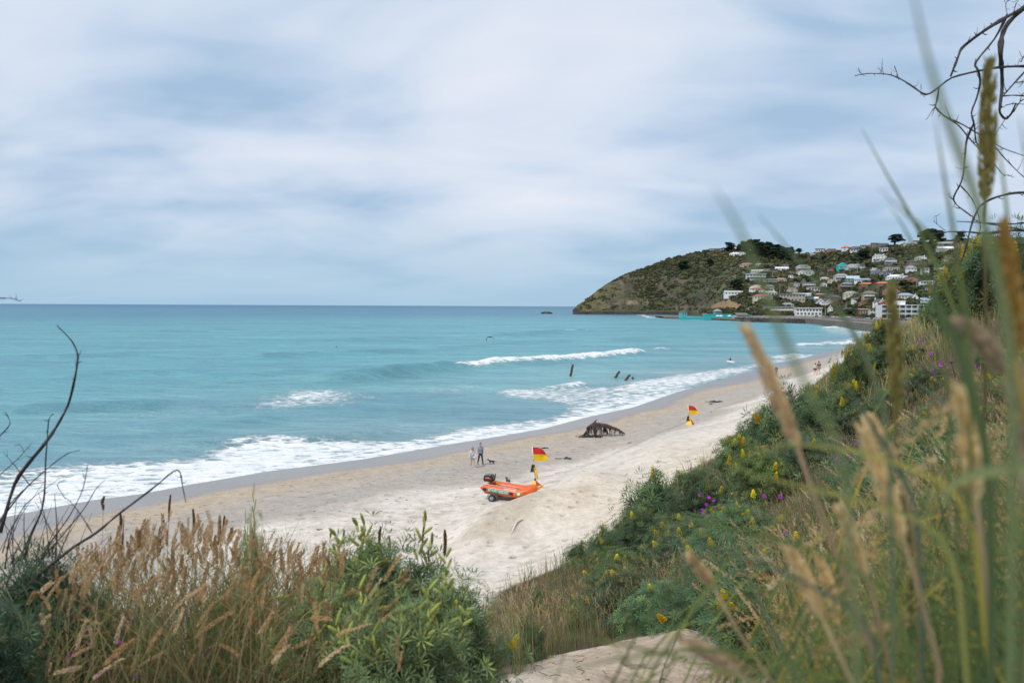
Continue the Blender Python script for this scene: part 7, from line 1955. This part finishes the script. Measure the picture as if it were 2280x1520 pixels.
for i, (u, v0, v1, d, w) in enumerate([(376, 1155, 1103, 4.3, .006), (432, 1185, 1135, 4.2, .007), (486, 1205, 1150, 4.0, .0075), (495, 1190, 1150, 4.4, .006), (845, 1210, 1175, 4.0, .007), (940, 1205, 1170, 4.3, .006), (990, 1232, 1183, 4.1, .0085), (735, 1192, 1178, 4.4, .005), (765, 1205, 1180, 4.4, .005), (230, 1130, 1108, 4.2, .007), (268, 1180, 1145, 4.2, .007), (955, 1245, 1220, 4.2, .006), (868, 1230, 1195, 4.2, .006)]):
    stalk([(u, v0), (u - 3, v0 + 90), (u - 12, v0 + 220)], [(u, v0 + 6), (u + random.uniform(-3, 3), (v0 + v1) / 2), (u + random.uniform(-4, 6), v1)], d, w, 'slim brown seed stalk rising above the rest of the grass against the sand', (0.30, 0.175, 0.085), 'tall brown seed stalks against the sand', blade=.0013)

# broad grass blades near the lens
def blade(px, d, w, col, label, group=None, d2=None, tip=None):
    n_ = len(px); ds = np.linspace(d, d2 or d, n_)
    pts = [at(u, v, k) for (u, v), k in zip(px, ds)]
    l = pts[-1]; g_ = gz(l.x + .02, l.y + .05)
    if l.z - g_ > .05: pts.append(Vector((l.x + .03, l.y + .05, g_ - .03)))
    base = pts[-1]; P = np.array([list(p - base) for p in pts])
    tt_ = np.linspace(0, 1, len(P)); tf = np.linspace(0, 1, 22)
    # smooth curve through the points
    P2 = np.stack([np.interp(tf, tt_, P[:, i]) for i in range(3)], 1)
    for _ in range(3): P2[1:-1] = (P2[:-2] + 2 * P2[1:-1] + P2[2:]) / 4
    side = unit(np.cross(np.gradient(P2, axis=0), np.array([0.15, 1, 0.1])))
    ww = w * .5 * np.clip(.12 + 2.2 * tf, 0, 1)[:, None]
    fold = np.array([0, 1.0, 0]) * ww * .5
    V = np.stack([P2 - side * ww, P2 + fold, P2 + side * ww], 1).reshape(-1, 3)
    f = [(i * 3 + j, i * 3 + j + 1, i * 3 + j + 4, i * 3 + j + 3) for i in range(21) for j in range(2)]
    c = np.repeat(mixc(np.asarray(tip if tip is not None else col), np.asarray(col), tf), 3, 0)
    mb = MB(); mb.add(V, f, c); o = mb.build('marram_grass', mgrass, None, True); o.location = base
    return tag(o, label, 'grass blade', group)
GB = (0.13, 0.165, 0.05); GY = (0.30, 0.28, 0.08); GD = (0.085, 0.12, 0.045); GO = (0.46, 0.32, 0.06)
blade([(2025, -60), (2060, 120), (2120, 300), (2190, 480), (2240, 700), (2280, 900)], .36, .0042, (0.15, .17, .07), 'very blurred broad blade rising past the top of the dead branches')
blade([(1918, 285), (1975, 390), (2040, 500), (2110, 640), (2160, 800), (2200, 1000)], .85, .0042, GB, 'slanting green blade whose tip stands out against the sky beside the dead branches')
blade([(1690, 478), (1760, 560), (1830, 640), (1900, 730), (1950, 850), (2010, 1020)], .62, .0040, (0.12, .14, .07), 'long blurred blade slanting across the hillside houses')
blade([(1588, 415), (1625, 470), (1660, 535), (1700, 640), (1760, 800), (1850, 950), (1950, 1150)], .34, .0030, (0.15, .17, .07), 'faint very blurred blade crossing the ridge wood')
blade([(1955, 418), (2010, 470), (2070, 520), (2130, 600), (2180, 720)], .60, .0028, GB, 'thin blurred blade above the macrocarpas')
blade([(1975, 450), (2010, 500), (2040, 560), (2080, 660), (2130, 800)], .8, .0028, GB, 'thin blade beside the macrocarpa skyline')
blade([(2080, 250), (2100, 380), (2128, 540), (2150, 700)], .62, .0030, (0.14, .17, .06), 'upright blurred blade in front of the dead branches')
blade([(2210, 250), (2235, 400), (2250, 560), (2270, 760)], .7, .0034, GB, 'upright blade just inland of the tall olive head')
blade([(2270, 260), (2290, 380), (2310, 600)], .55, .0030, (0.14, .17, .06), 'blurred blade at the upper inland edge')
blade([(2020, 560), (2080, 650), (2130, 760), (2170, 900), (2230, 1120)], .55, .0062, GD, 'broad dark green blade sweeping down past the yellow gabled house')
blade([(1668, 1002), (1740, 990), (1830, 990), (1950, 1012), (2080, 1060), (2250, 1160)], .62, .0034, GO, 'arching golden blade lying across the slope lupins', tip=(0.22, .23, .09))
blade([(1600, 1030), (1700, 1062), (1800, 1085), (1920, 1112), (2060, 1160), (2200, 1260)], .60, .0036, GY, 'long olive blade arching across the purple daisies')
blade([(1120, 1385), (1250, 1410), (1380, 1432), (1500, 1460), (1700, 1520), (1900, 1640)], .66, .0032, GY, 'long blurred blade reaching across the bare sand', tip=GB)
blade([(1190, 1505), (1330, 1478), (1450, 1452), (1600, 1440), (1800, 1480), (1950, 1600)], .66, .0034, GB, 'blurred green blade arching low over the bare sand')
blade([(1300, 1360), (1360, 1430), (1420, 1500), (1480, 1590)], .8, .0022, GY, 'thin blade crossing the bare sand steeply')
blade([(1480, 1150), (1600, 1172), (1740, 1200), (1900, 1260), (2080, 1380)], .64, .0034, GB, 'blurred green blade across the middle of the slope')
blade([(1370, 1180), (1520, 1200), (1700, 1250), (1880, 1340), (2000, 1440)], .60, .0030, (0.08, .12, .08), 'blurred dark blade reaching over the broad lupin bush')
blade([(2108, 1135), (2104, 1095), (2130, 1068), (2190, 1050), (2290, 1034), (2420, 1060), (2500, 1200)], .50, .0075, (0.26, .28, .11), 'pale green blade bent over like a hook near the inland edge')
blade([(1620, 1190), (1660, 1270), (1700, 1360), (1760, 1480), (1800, 1560)], .95, .0036, (0.14, .19, .13), 'pale slanting blade beside the path')
blade([(2025, 840), (2080, 880), (2130, 915), (2200, 990)], 1.0, .0045, (0.16, .21, .14), 'pale blade folded across the upper slope')
blade([(1860, 810), (1900, 880), (1950, 960), (2010, 1060), (2070, 1180)], .8, .0042, (0.10, .14, .09), 'slanting green blade over the yellow-flowered lupins')
n = 1250
tu = rng.uniform(1630, 2500, n); lo = np.interp(tu, [1630, 1700, 1800, 1950, 2050, 2200, 2500], [1480, 1330, 1220, 1000, 860, 760, 720]); tv_ = lo + (1560 - lo) * rng.random(n) ** .7
dd = rng.uniform(.75, 2.4, n); T = np.array([list(at(a, b_, c_)) for a, b_, c_ in zip(tu, tv_, dd)])
bx = T[:, 0] + rng.uniform(.25, 1.1, n) * np.where(rng.random(n) < .85, 1, -.5); by = np.maximum(T[:, 1] + rng.normal(.05, .15, n), .55); B = np.column_stack([bx, by, zt(bx, by)])
ok = T[:, 2] > B[:, 2] + .05; T, B = T[ok], B[ok]; n = len(T)
Cc = np.stack([B[:, 0] * .6 + T[:, 0] * .4, B[:, 1] * .6 + T[:, 1] * .4, B[:, 2] + (T[:, 2] - B[:, 2]) * rng.uniform(.9, 1.45, n)], 1)
mb = MB(); g = rng.random(n) < .66
pg = np.array([(0.11, .165, .05), (.075, .125, .05), (.17, .21, .06), (.36, .33, .07), (.50, .34, .06)])
ribbons(mb, B, Cc, T, rng.uniform(.0014, .0034, n), np.where(g[:, None], pick(pg[:3], n), pick(pg, n)), 8)
hd = rng.random(n) < .045; heads(mb, T[hd], T[hd] - Cc[hd], rng.uniform(.08, .13, hd.sum()), .006, pick(TAN * .72, hd.sum()), 60)
tag(mb.build('near_grass', [mgrass, mhead]), 'tall out-of-focus grass filling the inland lower corner', 'grass', kind='stuff')

# ---- purple daisies and tiny white ones
def daisy_mesh(seed, n, col, r=.016, spread=.22):
    global rng
    keep_ = rng; rng = np.random.default_rng(seed); sb_ = MB(); fl = []
    for i in range(n):
        mb = MB()
        p = np.array([rng.normal() * spread, rng.normal() * spread, rng.uniform(.22, .5)]); nrm = unit(np.array([rng.normal() * .5, -0.8 + rng.normal() * .4, .8])); a = unit(np.cross(nrm, rng.normal(size=3))); b = np.cross(nrm, a)
        c = np.asarray(col) * rng.uniform(.7, 1.2); nn = 9; V = [p + nrm * .001]
        for k in range(nn * 2):
            t = PI * k / nn; V.append(p + (a * math.cos(t) + b * math.sin(t)) * r * (1.05 if k % 2 else .62))
        mb.add(np.array(V), [(0, 1 + k, 1 + (k + 1) % (2 * nn)) for k in range(2 * nn)], c)
        fl.append(mb.mesh('flower', mflower))
        sb_.tube([p, p * [.5, .5, .4], p * [.3, .3, 0]], .0018, 4)
    rng = keep_
    return fl, sb_.mesh('stem', mstem)
PUR = [daisy_mesh(401 + i, 9, (0.42, 0.03, 0.50), (.028, .028, .034)[i], (.16, .26, .3)[i]) for i in range(3)]
def daisies(u, v, s, lab, group='purple daisy clumps on the slope', d=None):
    p = ground_hit(u, v + 12) if d is None else at(u, v, d)
    if d is not None: p = Vector((p.x, p.y, p.z - .10))
    fl, st = random.choice(PUR); k = s * max(.85, (p.y / 9) ** .8)
    t = thing('daisy_clump', lab, 'flowers', p, random.uniform(0, 6), group); t.scale = (k,) * 3
    for m_ in fl: ob('flower', m_, t)
    ob('stem', st, t)
for u, v in [(1440, 1238), (1575, 1190), (1560, 1225), (1585, 1245), (1660, 1175), (1605, 1165), (1640, 1190), (1920, 1065), (1985, 1050), (2020, 1045), (1935, 1105), (1895, 1045), (2005, 1110), (2105, 820), (2120, 870), (2140, 865), (1830, 925), (2010, 1160), (2035, 1155),
             (1545, 1270), (1590, 1255), (1610, 1370), (1960, 1145), (1500, 1360), (1650, 1230)]:
    daisies(u, v, 1.0, 'clump of bright purple daisies in the grass of the dune slope')
daisies(1168, 1418, .8, 'purple daisies beside the bare sand at the foot of the big lupin', None)
for u, v, d in [(185, 1440, 3.2), (205, 1455, 3.2), (435, 1390, 3.8), (175, 1395, 3.4), (230, 1505, 2.9), (460, 1432, 3.6), (335, 1415, 3.6)]:
    daisies(u, v, .36, 'small clump of purple daisies low in the grass under the dead twigs', 'purple daisies under the dead twigs', d)

# ---- dead shrub with long bare twigs at the seaward edge
def tw(pts, sx, ox, oy): return [(ox + x / sx, oy + y / sx) for x, y in pts]
ds = thing('dead_shrub', 'dead shrub of long bare dark twigs curling up against the sea', 'shrub', at(40, 1500, 3.5))
b0 = ds.location.copy()
def limb(px, d, r0, r1, parent, o, mat, name, wob=0.0, n=6):
    P = [at(u, v, d + wob * math.sin(i * 1.7)) - o for i, (u, v) in enumerate(px)]
    P = np.array([list(p) for p in P]); tf = np.linspace(0, len(P) - 1, (len(P) - 1) * 3 + 1); P2 = np.stack([np.interp(tf, range(len(P)), P[:, i]) for i in range(3)], 1)
    P2[1:-1] = (P2[:-2] + 2 * P2[1:-1] + P2[2:]) / 4
    mb = MB(); mb.tube(P2, np.linspace(r0, r1, len(P2)) * (1 + .16 * rng.normal(size=len(P2))), n)
    # buds and spurs
    for i in range(2, len(P2) - 1):
        if rng.random() < .42:
            dv = unit(rng.normal(size=3)); k = rng.uniform(.006, .022) * d / 3.5
            mb.tube([P2[i], P2[i] + dv * k, P2[i] + dv * k * 1.7 + np.array([0, 0, k * .5])], [r1 * .9 + .0006, r1 * .7, r1 * .35], 4)
    mb.build(name, mat, parent, True)
for pts, r0, r1, d in [
    ([(0, 900), (60, 690), (120, 610), (180, 540), (230, 470), (285, 370), (310, 260), (325, 170), (300, 110), (235, 45)][::1], .0085, .0022, 3.4),
    ([(100, 1010), (130, 900), (170, 820), (185, 740), (188, 600), (195, 520), (200, 430), (220, 408)], .0055, .0018, 3.5),
    ([(-30, 540), (0, 500), (48, 450), (22, 402)], .003, .0012, 3.3), ([(-20, 900), (0, 850), (100, 720), (200, 630), (280, 570), (330, 560)], .0045, .0015, 3.6),
    ([(60, 1180), (150, 1080), (300, 960), (400, 900), (480, 830), (560, 770), (640, 710), (720, 640), (745, 645), (755, 720), (768, 775)], .0065, .0016, 3.3),
    ([(170, 1010), (200, 950), (290, 830), (345, 720), (365, 605)], .0045, .0013, 3.4), ([(140, 1060), (180, 1000), (250, 920), (350, 800), (400, 710), (435, 682)], .004, .0012, 3.5),
    ([(-20, 690), (0, 660), (70, 600), (135, 525)], .0028, .001, 3.6), ([(120, 700), (60, 620), (15, 570)], .0025, .001, 3.6), ([(190, 690), (120, 700), (40, 780), (-20, 880)], .0025, .0014, 3.5),
    ([(100, 570), (85, 535), (60, 540)], .0018, .001, 3.6), ([(20, 1050), (40, 900), (100, 780), (240, 680)], .0035, .001, 3.4), ([(270, 760), (230, 700), (270, 680)], .002, .001, 3.5),
    ([(380, 900), (330, 820), (290, 770), (270, 755)], .0025, .001, 3.5), ([(505, 950), (512, 830)], .003, .0014, 3.6), ([(230, 1000), (235, 860), (225, 740)], .003, .001, 3.5)]:
    limb(tw(pts, 1.854, 0, 700), d, r0, r1, ds, b0, mtwig, 'twig', .05)
for i in range(34):
    x0 = random.uniform(-60, 330); y0 = random.uniform(980, 1180); a_ = random.uniform(-.5, .75); ln = random.uniform(130, 330)
    pts = [(x0, y0), (x0 + math.sin(a_) * ln * .5 + random.uniform(-15, 15), y0 - math.cos(a_) * ln * .5), (x0 + math.sin(a_ * 1.3) * ln, y0 - math.cos(a_) * ln)]
    limb(tw(pts, 1.854, 0, 700), random.uniform(3.2, 3.9), .0028, .0008, ds, b0, mtwig, 'twig', .04, 5)
limb([(-20, 664), (15, 663), (34, 666), (46, 671)], 3.4, .0022, .001, ds, b0, mtwig, 'twig', 0, 5)

# ---- dead tree whose branches hang in from the inland side
d0 = 5.6; base = at(2430, 1000, d0); base.z = gz(base.x, base.y)
dt = thing('dead_tree', 'dead leafless tree with crooked thorny branches hanging in from the inland edge', 'tree', base)
mb = MB(); tp = [Vector((0, 0, -.2)), Vector((.05, .1, .9)), at(2420, 420, d0) - base, at(2390, 150, d0) - base, at(2330, 10, d0) - base, at(2275, -20, d0) - base]
mb.tube(tp, [.11, .095, .075, .05, .03, .02], 10); mb.build('trunk', mtwig, dt, True)
Z = lambda pts: [(1580 + x / 2.171, y / 2.171) for x, y in pts]
for pts, r0, r1 in [
    ([(1560, 20), (1520, 40), (1440, 80), (1340, 140), (1270, 190), (1215, 235), (1200, 280), (1165, 370)], .017, .006),
    ([(1540, 20), (1440, 110), (1410, 180), (1405, 260), (1412, 330), (1415, 420), (1405, 500), (1400, 545), (1430, 580), (1460, 550), (1480, 500)], .019, .005),
    ([(1440, 70), (1380, 190), (1275, 310), (1300, 340), (1310, 400), (1290, 480), (1262, 545), (1280, 600), (1285, 680), (1300, 710)], .0085, .004),
    ([(1640, 330), (1520, 320), (1400, 325), (1290, 345), (1165, 375), (1100, 430), (1045, 465), (970, 410), (910, 375), (860, 358), (760, 355), (702, 367)], .0095, .0026),
    ([(1110, 420), (1100, 480), (1088, 520), (1130, 560), (1200, 600), (1240, 650), (1300, 720), (1325, 745)], .0075, .004),
    ([(1088, 520), (1068, 547)], .004, .0016), ([(1130, 560), (1220, 600), (1320, 660), (1420, 720), (1540, 760)], .005, .003),
    ([(1275, 600), (1240, 680), (1235, 770), (1220, 880), (1175, 955), (1190, 990), (1260, 1040), (1275, 1050)], .0075, .004),
    ([(1640, 230), (1520, 350), (1430, 450), (1415, 470)], .009, .004), ([(1415, 465), (1480, 460), (1560, 470)], .006, .004), ([(1380, 710), (1430, 770), (1515, 855), (1560, 880)], .0045, .0025),
    ([(1375, 790), (1420, 850), (1445, 845)], .0035, .0016), ([(1640, 930), (1520, 930), (1450, 935), (1360, 960), (1300, 1000), (1270, 1070), (1250, 1150), (1230, 1230), (1210, 1280)], .010, .0035),
    ([(1215, 900), (1270, 960), (1300, 1040), (1310, 1110), (1290, 1160)], .005, .002), ([(1640, 1130), (1500, 1110), (1320, 1130), (1250, 1120), (1150, 1120), (1060, 1135)], .010, .0025),
    ([(1140, 1115), (1100, 1085), (1083, 1068)], .0028, .0012), ([(1098, 1085), (1096, 1045)], .002, .001), ([(1640, 1100), (1520, 1075), (1450, 1085), (1300, 1075), (1195, 1070)], .008, .0025), ([(1640, 1160), (1520, 1110), (1400, 1090), (1330, 1080)], .007, .003),
    ([(1640, 1180), (1480, 1180), (1370, 1190), (1260, 1170)], .008, .003), ([(720, 330), (722, 345), (738, 358)], .002, .001), ([(815, 328), (828, 345), (833, 356)], .002, .001), ([(893, 320), (905, 350), (912, 370)], .0024, .001), ([(1022, 408), (1022, 447)], .0022, .001),
    ([(930, 385), (990, 420), (1040, 470)], .003, .002), ([(1470, 540), (1500, 490), (1540, 470)], .005, .003), ([(1440, 560), (1400, 620), (1385, 645)], .003, .0015), ([(1430, 510), (1470, 500), (1520, 505)], .003, .002),
    ([(1440, 75), (1430, 30), (1440, 0)], .003, .0015), ([(1470, 60), (1480, 20), (1500, -10)], .003, .0015), ([(1505, 300), (1520, 270), (1540, 250)], .004, .002), ([(1480, 400), (1520, 395), (1560, 400)], .004, .002)]:
    limb(Z(pts), d0, r0, r1, dt, base, mtwig, 'branch', .10, 7)
for i in range(46):
    x0 = random.uniform(1180, 1560); y0 = random.choice([random.uniform(60, 560), random.uniform(950, 1190)]); a_ = random.uniform(0, 6.28); ln = random.uniform(18, 60)
    # short spurs start on an existing branch
    br = random.choice([c for c in dt.children if c.name.startswith('branch')]); v = br.data.vertices[random.randrange(len(br.data.vertices))].co
    P = np.array([list(v)]); dv = unit(np.array([math.cos(a_), .2 * random.uniform(-1, 1), math.sin(a_)])); k = ln / 2.171 * d0 / F
    mb = MB(); mb.tube([P[0], P[0] + dv * k * .6, P[0] + dv * k + np.array([0, 0, k * .25])], [.0022, .0018, .0009], 5); mb.build('spur', mtwig, dt, True)

# litter of broken stalks on the bare sand
mb = MB()
for i in range(170):
    x, y = random.uniform(.1, 2.6), random.uniform(4.6, 10.4); z = gz(x, y) + .03; a_ = random.uniform(0, 6.28); ln = random.uniform(.008, .05)
    c_ = np.array((0.16, 0.11, 0.07)) * random.uniform(.4, 1.8)
    mb.tube([(x - math.cos(a_) * ln, y - math.sin(a_) * ln, z), (x + random.gauss(0, .01), y + random.gauss(0, .01), z + .008), (x + math.cos(a_ + random.gauss(0, .6)) * ln, y + math.sin(a_) * ln, z)], random.uniform(.0012, .0035), 4, c_)
tag(mb.build('stalk_litter', mgrass), 'broken dry stalks and crumbs littered over the bare sand by the path', 'litter', kind='stuff')
# ---- fallen wood
for pts, r0, r1, lab, m_ in [
    ([(1378, 1408), (1440, 1385), (1500, 1358), (1560, 1338)], .030, .018, 'bleached fallen branch lying along the top of the bare sand', mbone),
    ([(1400, 1285), (1450, 1325), (1500, 1360), (1560, 1385), (1600, 1400)], .014, .007, 'thin forked dead stick sloping down beside the bleached branch', mbone),
    ([(1440, 1400), (1490, 1382), (1545, 1382)], .010, .006, 'small crooked stick on the bare sand below the bleached branch', mbone),
    ([(1170, 1463), (1215, 1440), (1255, 1420)], .006, .004, 'dark root running across the corner of the bare sand', mtwig),
    ([(1905, 1290), (1950, 1265), (1985, 1248)], .022, .015, 'pale dead log end showing between the near seed heads', mbone),
    ([(1985, 1112), (2030, 1100), (2090, 1094)], .016, .009, 'pale dead stick lying across the purple daisies', mbone),
    ([(1775, 1245), (1820, 1228), (1850, 1222)], .014, .009, 'short pale dead stick in the middle of the slope grass', mbone)]:
    P = [ground_hit(u, v) + Vector((0, 0, .10 + .12 * (u > 1700))) for u, v in pts]; o0 = P[0].copy()
    P = np.array([list(p - o0) for p in P]); tf = np.linspace(0, len(P) - 1, 14); P2 = np.stack([np.interp(tf, range(len(P)), P[:, i]) for i in range(3)], 1)
    mb = MB(); k = np.clip(o0.y / 8.5, .8, 1.6); mb.tube(P2, np.linspace(r0, r1, 14) * k * (1 + .12 * rng.normal(size=14)), 8); o = mb.build('fallen_branch', m_, None, True); o.location = o0; tag(o, lab, 'branch')
q = ground_hit(1945, 1000); wt = thing('wiry_dead_plant', 'tangle of thin pale dead stems on the slope below the crest', 'plant', q)
for i in range(26):
    a_ = random.uniform(0, 6.28); r = random.uniform(.4, 1.3); h = random.uniform(.2, .8)
    mb = MB(); mb.tube([(0, 0, 0), (math.cos(a_) * r * .4, math.sin(a_) * r * .4, h), (math.cos(a_) * r, math.sin(a_) * r, h * random.uniform(.2, .9))], [.007, .005, .002], 4); mb.build('stem', mbone, wt, True)
